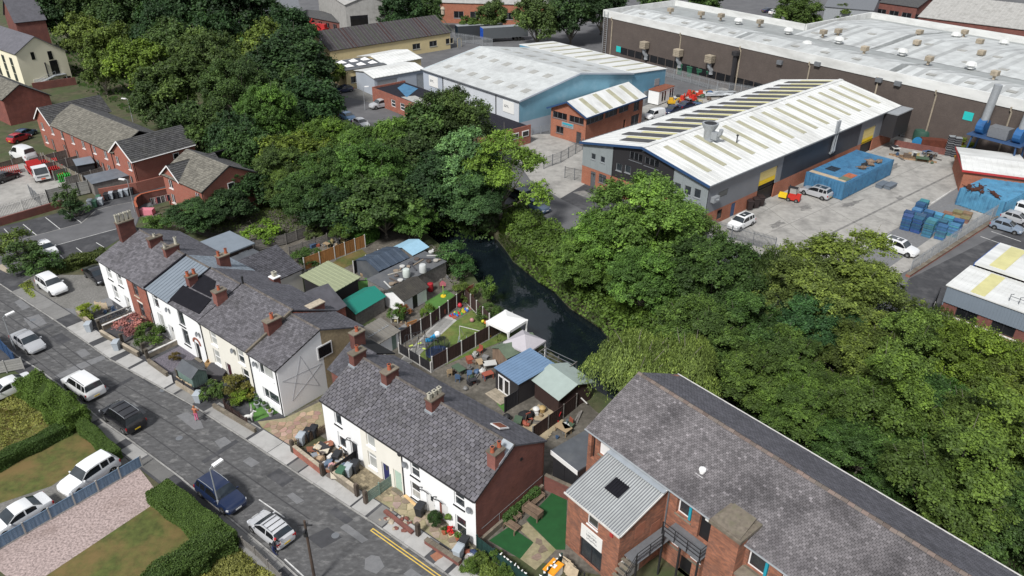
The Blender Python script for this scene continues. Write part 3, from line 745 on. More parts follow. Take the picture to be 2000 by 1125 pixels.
def wheel_meshes(r):
 if r not in _W:
  t=MB(); t.lathe([(r*.62,-.1),(r*.95,-.1),(r,-.07),(r,.07),(r*.95,.1),(r*.62,.1)],16)
  q=MB(); q.lathe([(r*.1,.06),(r*.62,.085),(r*.64,.095),(r*.64,-.05)][::1],12)
  for k in range(5):
   a=2*math.pi*k/5; q.obox((math.cos(a)*r*.34,math.sin(a)*r*.34,.09),(math.cos(a)*r*.28,math.sin(a)*r*.28,0),(-math.sin(a)*.03,math.cos(a)*.03,0),(0,0,.012))
  rot=Matrix.Rotation(math.radians(-90),4,'X')
  for b in(t,q):b.v=[tuple(rot@Vector(v))for v in b.v]
  _W[r]=(t.mesh('wheel',M['rubber']),q.mesh('rim',M['alloy']))
 return _W[r]
def make_car(kind,extras=()):
 L,W,st,(c0,r0,r1,c1),wr=CARS[kind]
 root=thing('parked_car','','car')
 X=lambda q:(q-.5)*L
 rings=[]
 def ring(q):
  x,zl,zb,zt,wf=q; hw=W/2*wf; cab=zt-zb>.12
  hr=hw*(.76 if cab else .93); k=min(1,(zt-zb)/.45)if cab else 0
  return[(X(x),0,zl),(X(x),hw*.86,zl),(X(x),hw*.985,zl+.1),(X(x),hw,lerp(zl,zb,.62)),(X(x),hw*.95,zb),(X(x),lerp(hw*.93,hr,k),zt),(X(x),lerp(hw*.55,hr*.6,k),zt+.025),(X(x),0,zt+.035)]
 for q in st:rings.append(ring(q))
 b=MB(); vs=[]; n=len(rings); full=[]
 for r in rings:
  f=r+[(p[0],-p[1],p[2])for p in r[-2:0:-1]]; full.append(f); vs+=f
 k=len(full[0]); fs=[]
 for i in range(n-1):
  for j in range(k):fs.append((i*k+j,i*k+(j+1)%k,(i+1)*k+(j+1)%k,(i+1)*k+j))
 fs.append(tuple(range(k))); fs.append(tuple(range((n-1)*k+k-1,(n-1)*k-1,-1)))
 fs=[q[::-1]for q in fs]
 b.add(vs,fs)
 body=b.build('body',M['paintcar'],root,smooth=38)
 def at(xf):
  for i in range(len(st)-1):
   if st[i][0]<=xf<=st[i+1][0]:
    t=(xf-st[i][0])/(st[i+1][0]-st[i][0]); return[Vector(rings[i][j]).lerp(Vector(rings[i+1][j]),t)for j in range(8)]
 def glass(name,pts,nrm):
  g=MB(); g.ext([Vector(p)+Vector(nrm)*.012 for p in pts],Vector(nrm)*-.03); return g.build(name,M['glass'],root)
 for nm,xa,xb,nr in(('windscreen',r1,c1,(.55,0,.8)),('rear_window',r0,c0,(-.7,0,.7))):
  A,B=at(lerp(xa,xb,.1)),at(lerp(xa,xb,.9)); g=MB(); nv=Vector(nr).normalized()*.014
  cols=[5,6,7]; row=lambda P:[P[5]*.97+P[6]*.03,P[6],P[7]]
  ra,rb=row(A),row(B); mir=lambda p:Vector((p[0],-p[1],p[2]))
  la=ra+[mir(ra[1]),mir(ra[0])]; lb=rb+[mir(rb[1]),mir(rb[0])]
  la[0]=la[0]*.94+la[1]*.06; la[4]=mir(la[0]);
  vs2=[p+nv for p in la]+[p+nv for p in lb];
  f4=[(i,i+1,i+6,i+5)for i in range(4)]
  if nm=='windscreen':f4=[q[::-1]for q in f4]
  g.add(vs2,f4+[]); g.build(nm,M['glass'],root)
 xm=lerp(r0,r1,.52); wins=[(lerp(c0,r0,.75),xm-.012),(xm+.012,lerp(r1,c1,.78))]
 if kind in('suv','boxy'):xq=lerp(r0,xm,.38); wins=[(lerp(c0,r0,.8),xq-.01),(xq+.01,xm-.012),wins[1]]
 if kind=='van':wins=[(lerp(xm,r1,.35),lerp(r1,c1,.8))]
 for s in(1,-1):
  for xa,xb in wins:
   bot,top=[],[]
   for i in range(5):
    P=at(lerp(xa,xb,i/4)); bb=P[4].lerp(P[5],.1); tt=P[4].lerp(P[5],.86)
    if tt.z-bb.z<.05:tt=bb+Vector((0,0,.05))
    bot.append(bb); top.append(tt)
   poly=bot+top[::-1]; g=MB()
   g.add([Vector((p.x,(p.y+.012)*s,p.z+.004))for p in poly],[tuple(range(len(poly)))]if s<0 else[tuple(range(len(poly)-1,-1,-1))])
   g.build('side_window',M['glass_dark'],root)
  for nm,xf,mt,hh in(('headlight',.955,'lamp_clear',.075),('tail_light',.022,'lamp_red',.12)):
   P=at(xf); g=MB(); zc=lerp(P[2].z,P[4].z,.84 if xf>.5 else .7); ww=P[3].y
   g.obox((P[3].x,s*(ww-.13),zc),(.09 if xf>.5 else .06,s*-.05*(1 if xf>.5 else 0),0),(0,.15,0),(0,0,hh)); g.build(nm,M[mt],root)
  P=at(lerp(r1,c1,.72)); g=MB(); g.obox((P[4].x,s*(P[4].y+.1),P[4].z+.07),(.05,0,0),(0,.1,0),(0,0,.07)); g.build('wing_mirror',M['paintcar'],root)
 tm,rm=wheel_meshes(wr)
 for xf in(.185,.81):
  for s in(1,-1):
   g=MB(); g.lathe([(wr*1.16,-.02),(wr*1.16,.012)],16); rot=Matrix.Rotation(math.radians(-90*s),4,'X')
   g.v=[tuple(rot@Vector(v)+Vector((X(xf),s*W/2*.975,wr+.03)))for v in g.v]; g.build('wheel_arch',M['black'],root)
   w_=inst('wheel',tm,root,(X(xf),s*(W/2-.09),wr),(0,0,0 if s>0 else math.pi)); inst('rim',rm,w_)
 for xf,mt,s in((0,'plate_yellow',-1),(1,'plate_white',1)):
  g=MB(); g.box(X(xf)+s*.005-.012,X(xf)+s*.005+.012,-.26,.26,.5,.61); g.build('number_plate',M[mt],root)
 g=MB(); P=at(.985); g.box(P[3].x-.02,P[3].x+.055,-W*.26,W*.26,.34,.47); g.build('grille',M['black'],root)
 tops=[at(q)[7].z for q in(lerp(r0,r1,.1),lerp(r0,r1,.5),lerp(r0,r1,.95))]
 if 'rails'in extras:
  for s in(1,-1):
   g=MB(); g.tube([(X(lerp(r0,r1,t)),s*W*.36,at(lerp(r0,r1,t))[5].z+(.02 if t in(0.05,.95)else .07))for t in(.05,.12,.5,.88,.95)],.02,5); g.build('roof_rail',M['galv'],root)
 if 'black_rails'in extras:
  for s in(1,-1):
   g=MB(); g.tube([(X(lerp(r0,r1,t)),s*W*.37,at(lerp(r0,r1,t))[5].z+.06)for t in(.05,.5,.95)],.025,5); g.build('roof_rail',M['iron'],root)
 if 'panoramic'in extras:
  g=MB(); A,B=at(lerp(r0,r1,.12)),at(lerp(r0,r1,.9)); g.box(A[7].x,B[7].x,-W*.24,W*.24,tops[1]-.03,tops[1]+.004); g.build('glass_roof',M['glass'],root)
 if 'bars'in extras:
  for t in(.15,.5,.85):
   q=at(lerp(r0,r1,t)); g=MB(); g.beam((q[7].x,-W*.38,q[7].z+.03),(q[7].x,W*.38,q[7].z+.03),.05,.03); g.build('roof_bar',M['iron'],root)
 if 'spare'in extras:
  inst('wheel',tm,root,(X(0)-.12,0,.95),(0,0,math.pi/2))
 return root
_CARP={}
def car(kind,p,heading_to,label,col,extras=(),name='parked_car',cat='car',group=None,both=None):
 """p = centre on the ground; heading_to = a point the bonnet looks towards"""
 key=(kind,tuple(extras)); p=Vector(p); d=Vector(heading_to)-p; rz=math.atan2(d.y,d.x)
 if key not in _CARP:
  r=make_car(kind,extras); _CARP[key]=r
 else:
  r=dup(_CARP[key])
 r.location=(p.x,p.y,p.z); r.rotation_euler=(0,0,rz)
 k_=KIDS.pop(r.name,[]); r.name=name; KIDS[r.name]=k_; tag(r,label,cat,group)
 for ch in KIDS_of(r):
  if ch.data.materials and ch.data.materials[0]==M['paintcar']:ch.color=(*col,1)
 return r
def KIDS_of(r):
 return KIDS.get(r.name)or[o for o in r.children]
WHITE,SILVER,BLACK_,GREY,BLUE,NAVY=(.72,.73,.74),(.38,.39,.41),(.012,.012,.015),(.13,.14,.155),(.045,.09,.16),(.012,.022,.06)
_b=MB(); _b.add([(-.22,-.26,.1),(.22,-.26,.1),(.22,.24,.1),(-.22,.24,.1),(-.29,-.34,.98),(.29,-.34,.98),(.29,.34,.98),(-.29,.34,.98)],[(0,3,2,1),(4,5,6,7),(0,1,5,4),(1,2,6,5),(2,3,7,6),(3,0,4,7)])
_b.box(-.31,.31,-.36,.37,.93,.99)
_BIN=_b.mesh('bin_body',M['plastic'])
_b=MB(); _b.add([(-.31,-.39,.995),(.31,-.39,.995),(.31,.36,.995),(-.31,.36,.995),(-.3,-.37,1.03),(.3,-.37,1.03),(.27,.2,1.08),(-.27,.2,1.08),(.29,.36,1.06),(-.29,.36,1.06)],[(0,3,2,1),(4,5,6,7),(7,6,8,9),(0,1,5,4),(1,2,8,6),(1,6,5),(2,3,9,8),(3,0,7,9),(0,4,7)])
_b.beam((-.26,.42,1.03),(.26,.42,1.03),.04,.04)
_LID=_b.mesh('lid',M['plastic'])
_b=MB(); _b.lathe([(.1,-.03),(.1,.03)],10); _b.v=[(z,y,x+.1)for x,y,z in _b.v]; _BW=_b.mesh('wheel',M['rubber'])
def bin_(p,face,label,body=(.3,.33,.36),lid=None,group='wheelie bins',rz=None,name='wheelie_bin',sc=1.0):
 p=Vector((p[0],p[1],p[2]if len(p)>2 else 0));
 if rz is None:d=Vector(face)-p; rz=math.atan2(d.y,d.x)+math.pi/2
 t=thing(name,label,'bin',p,rz,group); t.scale=(sc,)*3
 inst('bin_body',_BIN,t,color=body); inst('lid',_LID,t,color=lid or body)
 for s in(-.24,.24):inst('wheel',_BW,t,(s,.28,0))
 return t
BGREY,BBLACK,BGREEN,BBLUE=(.36,.4,.44),(.022,.024,.028),(.045,.12,.075),(.03,.1,.3)
def person(p,rz,label,bones,bands,hair=(.05,.03,.02),sc=1.0):
 """one continuous skinned body, clothes coloured by band; bones: joint -> (x,y,z,r); bands: [(z_low, material colour)]"""
 J=list(bones); idx={k:i for i,k in enumerate(J)}
 E_=[('pelvis','waist'),('waist','chest'),('chest','neck'),('neck','head'),('head','crown_')]
 for s in 'lr':E_+=[('chest','sh'+s),('sh'+s,'el'+s),('el'+s,'wr'+s),('wr'+s,'ha'+s),('pelvis','hi'+s),('hi'+s,'kn'+s),('kn'+s,'an'+s),('an'+s,'to'+s)]
 me=bpy.data.meshes.new('person_body'); me.from_pydata([bones[k][:3]for k in J],[(idx[a],idx[b])for a,b in E_],[])
 o=bpy.data.objects.new('person',me); C.objects.link(o)
 md=o.modifiers.new('s','SKIN'); ss=o.modifiers.new('ss','SUBSURF'); ss.levels=2; ss.render_levels=2
 for i,k in enumerate(J):
  r=bones[k][3]; me.skin_vertices[0].data[i].radius=(r,r)if not isinstance(r,tuple)else r
 me.skin_vertices[0].data[idx['pelvis']].use_root=True
 dg=bpy.context.evaluated_depsgraph_get(); m2=bpy.data.meshes.new_from_object(o.evaluated_get(dg))
 o.modifiers.clear(); o.data=m2; m2.materials.clear()
 cols=[]
 for z,c in bands:
  mt=mat('cloth_'+str(len(bpy.data.materials)),c,0.85,0.08,8); m2.materials.append(mt)
 m2.materials.append(M['skin'])
 hands=[Vector(bones[k][:3])for k in('hal','har')]
 at=m2.attributes.new('tint','FLOAT','FACE'); at.data.foreach_set('value',[1.0]*len(m2.polygons))
 hd=Vector(bones['head'][:3])
 for f in m2.polygons:
  f.use_smooth=True; z=f.center.z; mi=0
  for i,(zz,c)in enumerate(bands):
   if z>=zz:mi=i
  if z>bones['neck'][2]or any((f.center-h).length<.09 for h in hands):mi=len(bands)
  f.material_index=mi
 o.location=p; o.rotation_euler=(0,0,rz); o.scale=(sc,)*3
 tag(o,label,'person')
 h=MB(); h.blob((hd.x,hd.y+.015,hd.z+.065),(.095,.105,.1),10,0,1,.04); h.blob((hd.x,hd.y+.06,hd.z),(.08,.06,.12),8,0,1,.04)
 h.build('hair',M['fabric'],o,smooth=60,color=hair)
 return o
def stand(armx=.3,step=.12,bend=0.0,hands_up=0.0):
 b={'pelvis':(0,0,.94,.125),'waist':(0,-bend*.15,1.08,.12),'chest':(0,-bend*.45,1.3-bend*.1,.14),'neck':(0,-bend*.6,1.49-bend*.16,.055),'head':(0,-.02-bend*.7,1.6-bend*.2,.085),'crown_':(0,-.01-bend*.72,1.69-bend*.2,.075)}
 for s,k in((-1,'l'),(1,'r')):
  b['sh'+k]=(s*.19,-bend*.45,1.4-bend*.12,.062); b['el'+k]=(s*(.24+armx*.1),-.03-bend*.5-hands_up*.05,1.13-bend*.1,.046); b['wr'+k]=(s*(.2+armx*.05),-.14-bend*.6-hands_up*.2,.92+hands_up*.25,.034); b['ha'+k]=(s*(.18+armx*.05),-.19-bend*.62-hands_up*.25,.86+hands_up*.3,.036)
  b['hi'+k]=(s*.1,0,.88,.098); b['kn'+k]=(s*.11,s*step*-.5-.03,.49,.068); b['an'+k]=(s*.11,s*step,.09,.045); b['to'+k]=(s*.12,s*step-.17,.04,.042)
 return b
CANAL=[G(*p,-0.8)for p in((700,415),(800,430),(838,470),(880,505),(915,533),(937,568),(970,615),(1034,667),(1112,729),(1152,768),(1200,796),(1420,830),(1520,890),(1620,860),(1420,750),(1290,725),(1198,672),(1172,642),(1112,602),(1082,570),(1056,554),(1030,534),(1002,511),(988,490),(972,470),(930,440),(860,400),(760,385))]
def make_ground():
 bm=bmesh.new()
 o_=[bm.verts.new(p)for p in((-2500,-600,0),(2500,-600,0),(2500,4000,0),(-2500,4000,0))]
 c_=[bm.verts.new((p.x,p.y,0))for p in CANAL]
 es=[bm.edges.new((a[i],a[(i+1)%len(a)]))for a in(o_,c_)for i in range(len(a))]
 bmesh.ops.triangle_fill(bm,use_beauty=True,edges=es)
 for f in bm.faces:
  if f.normal.z<0:f.normal_flip()
 w_=[bm.verts.new((p.x,p.y,-1.6))for p in CANAL]
 for i in range(len(c_)):
  j=(i+1)%len(c_); bm.faces.new((c_[i],c_[j],w_[j],w_[i]))
 me=bpy.data.meshes.new('ground'); bm.to_mesh(me); bm.free(); me.materials.append(M['earth'])
 at=me.attributes.new('tint','FLOAT','FACE'); at.data.foreach_set('value',[1.0]*len(me.polygons))
 o=bpy.data.objects.new('ground',me); C.objects.link(o); o['kind']='structure'
make_ground()
sheet('canal_water',CANAL,'water',-0.8)
FAR_KERB=PX((-240,428),(-120,494),(0,557),(115,633),(213,703),(379,796),(560,914),(722,1020),(866,1121),(1010,1222),(1160,1330))
NEAR_KERB=PX((-240,560),(-120,612),(0,668),(37,697),(80,724),(112,748),(202,823),(257,861),(350,930),(433,999),(543,1090),(640,1180),(760,1300))
road=sheet('road',FAR_KERB+NEAR_KERB[::-1],'asphalt',0.012)
def shift(pts,d):
 out=[]
 for i in range(len(pts)):
  u=(pts[min(i+1,len(pts)-1)]-pts[max(i-1,0)]).normalized(); out.append(pts[i]+Vector((-u.y,u.x,0))*d)
 return out
PAV=1.95
far_back=shift(FAR_KERB,PAV)
near_back=shift(NEAR_KERB,-1.5)
def pavement(name,kerb,back,m):
 mb=MB(); n=len(kerb)
 for i in range(n-1):
  mb.prism([kerb[i],kerb[i+1],back[i+1],back[i]],-.05,.085)
 return tag(mb.build(name,M[m]),kind='structure')
pave_far=pavement('pavement',FAR_KERB,far_back,'asphalt_dark')
pave_near=pavement('pavement',NEAR_KERB,near_back,'asphalt_dark')
def kerbstones(parent,kerb,side,d0,d1):
 s=MB(); s.box(0.006,.894,0,.14,0,.1); me=s.mesh('kerb_stone',M['kerb'])
 d=d0
 while d<d1:
  p,u=along(kerb,d); inst('kerb_stone',me,parent,(p.x,p.y,.004+R.uniform(-.006,.008)),(0,0,math.atan2(u.y,u.x)),(1,side,1)); d+=.9
kerbstones(pave_far,FAR_KERB,1,plen(FAR_KERB[:2]),plen(FAR_KERB[:10]))
kerbstones(pave_near,NEAR_KERB,-1,plen(NEAR_KERB[:2]),plen(NEAR_KERB[:12]))
def proj_d(kerb,p):
 best=(1e9,0); acc=0
 for i in range(len(kerb)-1):
  a,b=kerb[i],kerb[i+1]; l=(b-a).length; u=(b-a)/l; t=max(0,min(l,(p-a).dot(u))); dd=(p-a-u*t).length
  if dd<best[0]:best=(dd,acc+t)
  acc+=l
 return best[1]
def slabs(parent,kerb,side,ranges,wd,step=1.8,m='slab'):
 for(a,b,tint)in ranges:
  d0,d1=proj_d(kerb,G(*a)),proj_d(kerb,G(*b)); n=max(1,round((d1-d0)/step)); L=(d1-d0)/n
  for k in range(n):
   p,u=along(kerb,d0+L*k); v=Vector((-u.y,u.x,0))*side
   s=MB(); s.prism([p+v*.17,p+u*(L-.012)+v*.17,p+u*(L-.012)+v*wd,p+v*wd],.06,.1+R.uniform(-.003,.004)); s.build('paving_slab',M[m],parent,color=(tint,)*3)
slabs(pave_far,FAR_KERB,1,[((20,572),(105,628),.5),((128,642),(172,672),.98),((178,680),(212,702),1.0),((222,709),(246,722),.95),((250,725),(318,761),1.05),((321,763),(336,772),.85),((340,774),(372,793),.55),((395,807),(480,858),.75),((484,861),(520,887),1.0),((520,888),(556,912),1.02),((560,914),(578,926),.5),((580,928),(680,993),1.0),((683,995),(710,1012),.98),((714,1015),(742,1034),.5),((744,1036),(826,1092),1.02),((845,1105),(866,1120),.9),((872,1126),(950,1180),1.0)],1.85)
s_=MB(); p_=G(853,1088); s_.box(-.35,.35,-.35,.35,.02,.104); s_.build('paving_slab',M['terracotta'],pave_far,p_,.7,color=(.8,1.3,1.6))
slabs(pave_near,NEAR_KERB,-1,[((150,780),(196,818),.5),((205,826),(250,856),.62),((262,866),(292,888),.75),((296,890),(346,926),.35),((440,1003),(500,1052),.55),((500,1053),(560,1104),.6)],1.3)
for q in([(46,622),(76,614),(92,632),(62,643)],[(148,687),(165,681),(177,692),(160,699)],[(203,693),(206,701),(160,721),(116,741),(106,735),(150,712)],[(664,1031),(676,1022),(719,1054),(707,1061)],[(713,1092),(725,1084),(741,1087),(751,1107),(735,1121),(712,1112)],[(788,1121),(803,1110),(840,1136),(826,1150)],[(419,862),(439,853),(454,865),(430,875)],[(474,901),(488,892),(507,904),(491,913)],[(344,812),(366,805),(392,822),(398,836),(380,840)],[(252,792),(262,788),(286,806),(274,812)],[(560,968),(572,962),(594,978),(580,985)],[(28,590),(40,584),(60,600),(44,606)]):
 sheet('road_patch',PX(*q),'asphalt_patch',0.0165,parent=road)
for q in([(520,930),(545,915),(575,936),(552,952)],[(600,1050),(640,1030),(668,1050),(628,1072)],[(262,730),(290,720),(330,745),(298,756)],[(96,660),(120,650),(140,664),(116,675)],[(640,1000),(655,990),(690,1015),(676,1024)]):
 o=sheet('road_patch',PX(*q),'asphalt_dark',0.0165,parent=road)
for q in((64,625),(350,856),(655,1046),(318,762),(206,760)):
 c_=MB(); c_.lathe([(.3,0),(.3,.006)],14); c_.build('manhole_cover',M['galv_dark'],road,(*G(*q)[:2],.0168))
for q in((716,1004),(400,818)):
 c_=MB(); c_.box(-.25,.25,-.18,.18,0,.005)
 for k in range(5):c_.box(-.22,.22,-.15+k*.065,-.12+k*.065,.005,.012)
 c_.build('drain_grate',M['iron'],road,(*G(*q)[:2],.0165),-.6)
def line(pts,w_,m,z=.019,parent=None,name='painted_line'):
 pts=[Vector((p[0],p[1],0))for p in pts]; l,r=shift(pts,w_/2),shift(pts,-w_/2)
 return sheet(name,l+r[::-1],m,z,parent=parent)
dy0=proj_d(FAR_KERB,G(731,1030));
for off in(.28,.52):
 line([along(FAR_KERB,dy0+k*1.5)[0]for k in range(9)]and[Vector(along(shift(FAR_KERB,-off),dy0+k*1.5)[0])for k in range(9)],.09,'line_yellow',parent=road)
line([along(shift(FAR_KERB,-.24),dy0)[0],along(shift(FAR_KERB,-.56),dy0)[0]],.09,'line_yellow',.0195,parent=road)
line(PX((506,976),(532,994),(556,1011)),.1,'line_white',parent=road)
line(PX((556,1092),(580,1114),(610,1142)),.1,'line_white',parent=road)
side=sheet('side_street',PX((-160,505),(-60,462),(0,443),(127,413),(165,400),(187,385),(260,366),(345,344),(372,340),(372,366),(330,392),(280,408),(262,450),(208,483),(128,505),(100,522),(24,560),(0,557),(-120,494)),'asphalt_dark',0.014)
sheet('side_street_lane',PX((-40,490),(51,465),(157,437),(187,410),(261,394),(325,376),(328,388),(275,410),(262,448),(232,446),(107,480),(30,530),(10,540)),'asphalt_far',0.0175,parent=side)
line(PX((-20,487),(51,465),(105,451),(157,437),(172,425),(187,411),(220,402),(261,394),(325,376)),.13,'kerb',.024,parent=side,name='kerb_line')
for a,b in(((45,438),(72,460)),((89,425),(118,448)),((131,415),(160,436)),((8,447),(30,470)),((107,480),(232,446)),((149,484),(162,494)),((188,474),(203,483)),((112,493),(124,505))):line(PX(a,b),.1,'line_white',.0225,parent=side)
sheet('tactile_paving',PX((-30,525),(5,516),(20,530),(-10,548)),'stone_pale',.02,parent=side)
sheet('parking_pad',PX((28,559),(70,537),(165,537),(197,512),(216,582),(149,606),(115,603),(73,590)),'gravel_grey',.016)
sheet('forecourt_strip',PX((73,588),(115,601),(149,604),(216,580),(222,596),(150,622),(120,628)),'asphalt_patch',.02)
sheet('lawn',PX((-80,790),(-40,1010),(0,905),(120,850),(150,812),(205,872),(117,945),(0,985),(-40,1010),(-130,900)),'lawn',.014)
lawn_a=sheet('lawn',PX((-20,870),(148,815),(215,868),(240,885),(120,950),(-60,1010)),'lawn',.018)
sheet('lawn',PX((0,770),(60,745),(118,800),(125,828),(0,888),(-80,900)),'lawn',.02)
sheet('drive',PX((-80,1010),(100,950),(195,885),(236,880),(258,897),(280,905),(0,1035),(-80,1080)),'gravel_grey',.0215)
sheet('drive',PX((0,1040),(270,912),(308,962),(300,985),(90,1125),(40,1150),(-30,1090)),'gravel',.0235)
sheet('lawn',PX((90,1125),(300,975),(420,1030),(330,1100),(250,1150),(60,1190)),'lawn',.0225)
sheet('rough_grass',PX((330,1110),(432,1040),(470,1060),(560,1130),(560,1200),(300,1200)),'lawn',.0215)
sheet('garden_paving',PX((216,582),(144,634),(187,652),(288,711),(416,799),(500,848),(560,816)),'asphalt_dark',.018)
gb=sheet('back_yards',PX((560,812),(640,770),(760,640),(640,560),(480,480),(430,470),(300,430),(270,420),(480,400),(640,420),(760,450),(850,480),(905,560),(960,640),(1015,695),(1110,745),(1160,800),(1200,830),(1200,1130),(930,1070),(640,860)),'yard_dirt',.008)
sheet('side_garden',PX((640,860),(930,1068),(900,1102),(811,1056),(702,976),(632,930),(560,890)),'stone',.017)
for q,m in(([(792,694),(928,602),(945,612),(1002,658),(848,722)],'lawn_green'),([(830,590),(872,566),(900,585),(840,618)],'turf_light'),([(690,556),(735,532),(742,545),(700,570)],'turf_light'),([(1028,1016),(1092,948),(1108,958),(1104,1074),(1086,1074)],'turf'),([(955,1056),(996,1028),(1042,1060),(1016,1092)],'turf'),([(484,782),(520,766),(545,806),(497,824)],'turf_light'),([(970,788),(1008,760),(1026,775),(985,806)],'turf_light'),([(299,703),(352,676),(386,697),(331,729)],'slate_chip'),([(240,672),(300,642),(345,668),(290,700)],'gravel_grey'),([(640,520),(700,480),(720,500),(660,530)],'lawn')):
 sheet('lawn'if 'turf'in m or 'lawn'in m else 'gravel_bed',PX(*q),m,.026)
ind=sheet('industrial_ground',PX((560,185),(430,60),(560,-150),(2400,-150),(2600,700),(2300,900),(1740,770),(1500,660),(1300,560),(1130,470)),'asphalt_far',.006)
sheet('estate_road',PX((500,110),(560,190),(690,262),(860,335),(1000,402),(1100,457),(1300,562),(1500,664),(1560,640),(1390,530),(1175,436),(1040,365),(860,280),(740,228),(640,188),(560,105)),'asphalt_far',.014)
sheet('concrete_apron',PX((1010,262),(1080,262),(1145,290),(1150,355),(1094,388),(1036,352),(1000,300)),'concrete_yard',.0165)
sheet('parking_area',PX((1105,352),(1148,354),(1400,432),(1372,472),(1260,470),(1094,388)),'asphalt_dark',.0145)
sheet('concrete_yard',PX((1396,427),(1480,385),(1740,262),(1800,250),(2080,300),(2080,362),(1775,527),(1690,570),(1500,505),(1384,458)),'concrete_yard',.0155)
sheet('asphalt_strip',PX((1640,520),(1925,330),(1990,345),(1740,520)),'asphalt_patch',.0195)
sheet('concrete_yard',PX((1140,285),(1250,238),(1240,215),(1300,190),(1420,170),(1480,175),(1200,262)),'concrete_yard',.0165)
sheet('car_park',PX((2100,385),(1775,545),(1740,604),(1730,640),(1850,700),(2100,800)),'asphalt_dark',.0165)
for a,b in(((1743,598),(1803,620)),((1915,462),(1978,484)),((1936,452),(1994,472)),((1818,398),(1858,372))):line(PX(a,b),.12,'line_white',.022)
sheet('goods_yard',PX((740,190),(780,215),(640,180),(600,165),(640,140),(720,150)),'gravel_grey',.0165)
sheet('verge',PX((590,175),(690,262),(640,275),(560,200)),'lawn',.0175)
def ragged(P):
 c=sum(P,Vector())/len(P); out=[]; n=len(P)
 for i in range(n):
  for t in range(5):p=P[i].lerp(P[(i+1)%n],t/5); out.append(c+(p-c)*R.uniform(.62,1.12))
 return out
yd=bpy.data.objects['concrete_yard']
for a,b,w_ in(((1880,330),(1520,507),.35),((1785,255),(1420,452),.08),((1850,300),(1450,478),.08),((1960,345),(1590,525),.1),((1480,392),(1640,510),.08),((1560,372),(1730,470),.08),((1640,395),(1790,455),.08),((1720,365),(1840,420),.08),((1780,340),(1900,385),.08),((1430,420),(1560,515),.08)):line(PX(a,b),w_,'stain',.0215,parent=yd,name='yard_joint')
for q in([(1748,386),(1760,382),(1768,386),(1762,391),(1750,390)],[(1680,458),(1700,452),(1706,448),(1698,460),(1682,464)],[(1528,474),(1540,472),(1548,478),(1536,482)],[(1640,400),(1668,392),(1690,388),(1672,400),(1650,406)],[(1556,404),(1580,398),(1590,408),(1566,412)],[(1500,440),(1524,430),(1536,436),(1512,448)],[(1720,330),(1750,318),(1764,324),(1736,338)]):sheet('oil_stain',ragged(PX(*q)),'stain',.022,parent=yd)
for off,d0,d1,w_ in((-1.6,20,75,.09),(-3.4,8,60,.07),(-2.6,40,95,.1),(-4.6,30,88,.08)):line([along(shift(FAR_KERB,off),d0+k*3)[0]+Vector((0,0,0))for k in range(int((d1-d0)/3))],w_,'tar',.0172,parent=road,name='tar_seam')
for d0 in(27,47,63,79):p,u=along(FAR_KERB,d0); v=Vector((u.y,-u.x,0)); line([p+v*.4,p+v*R.uniform(3,6.4)],.5,'asphalt_dark',.0168,parent=road,name='trench_repair')
sheet('oil_stain',PX((1118,376),(1140,372),(1165,384),(1150,388)),'stain',.021,parent=bpy.data.objects['parking_area'])
T1=Frame(G(213,582),G(556,814))
SIDEX={}
def cwin(F,px,py,w_,h_,y=0.0):
 x,z=F.fy(px,py,y); w_*=1.12; h_*=1.1; return(x-w_/2,x+w_/2,z-h_/2,z+h_/2)
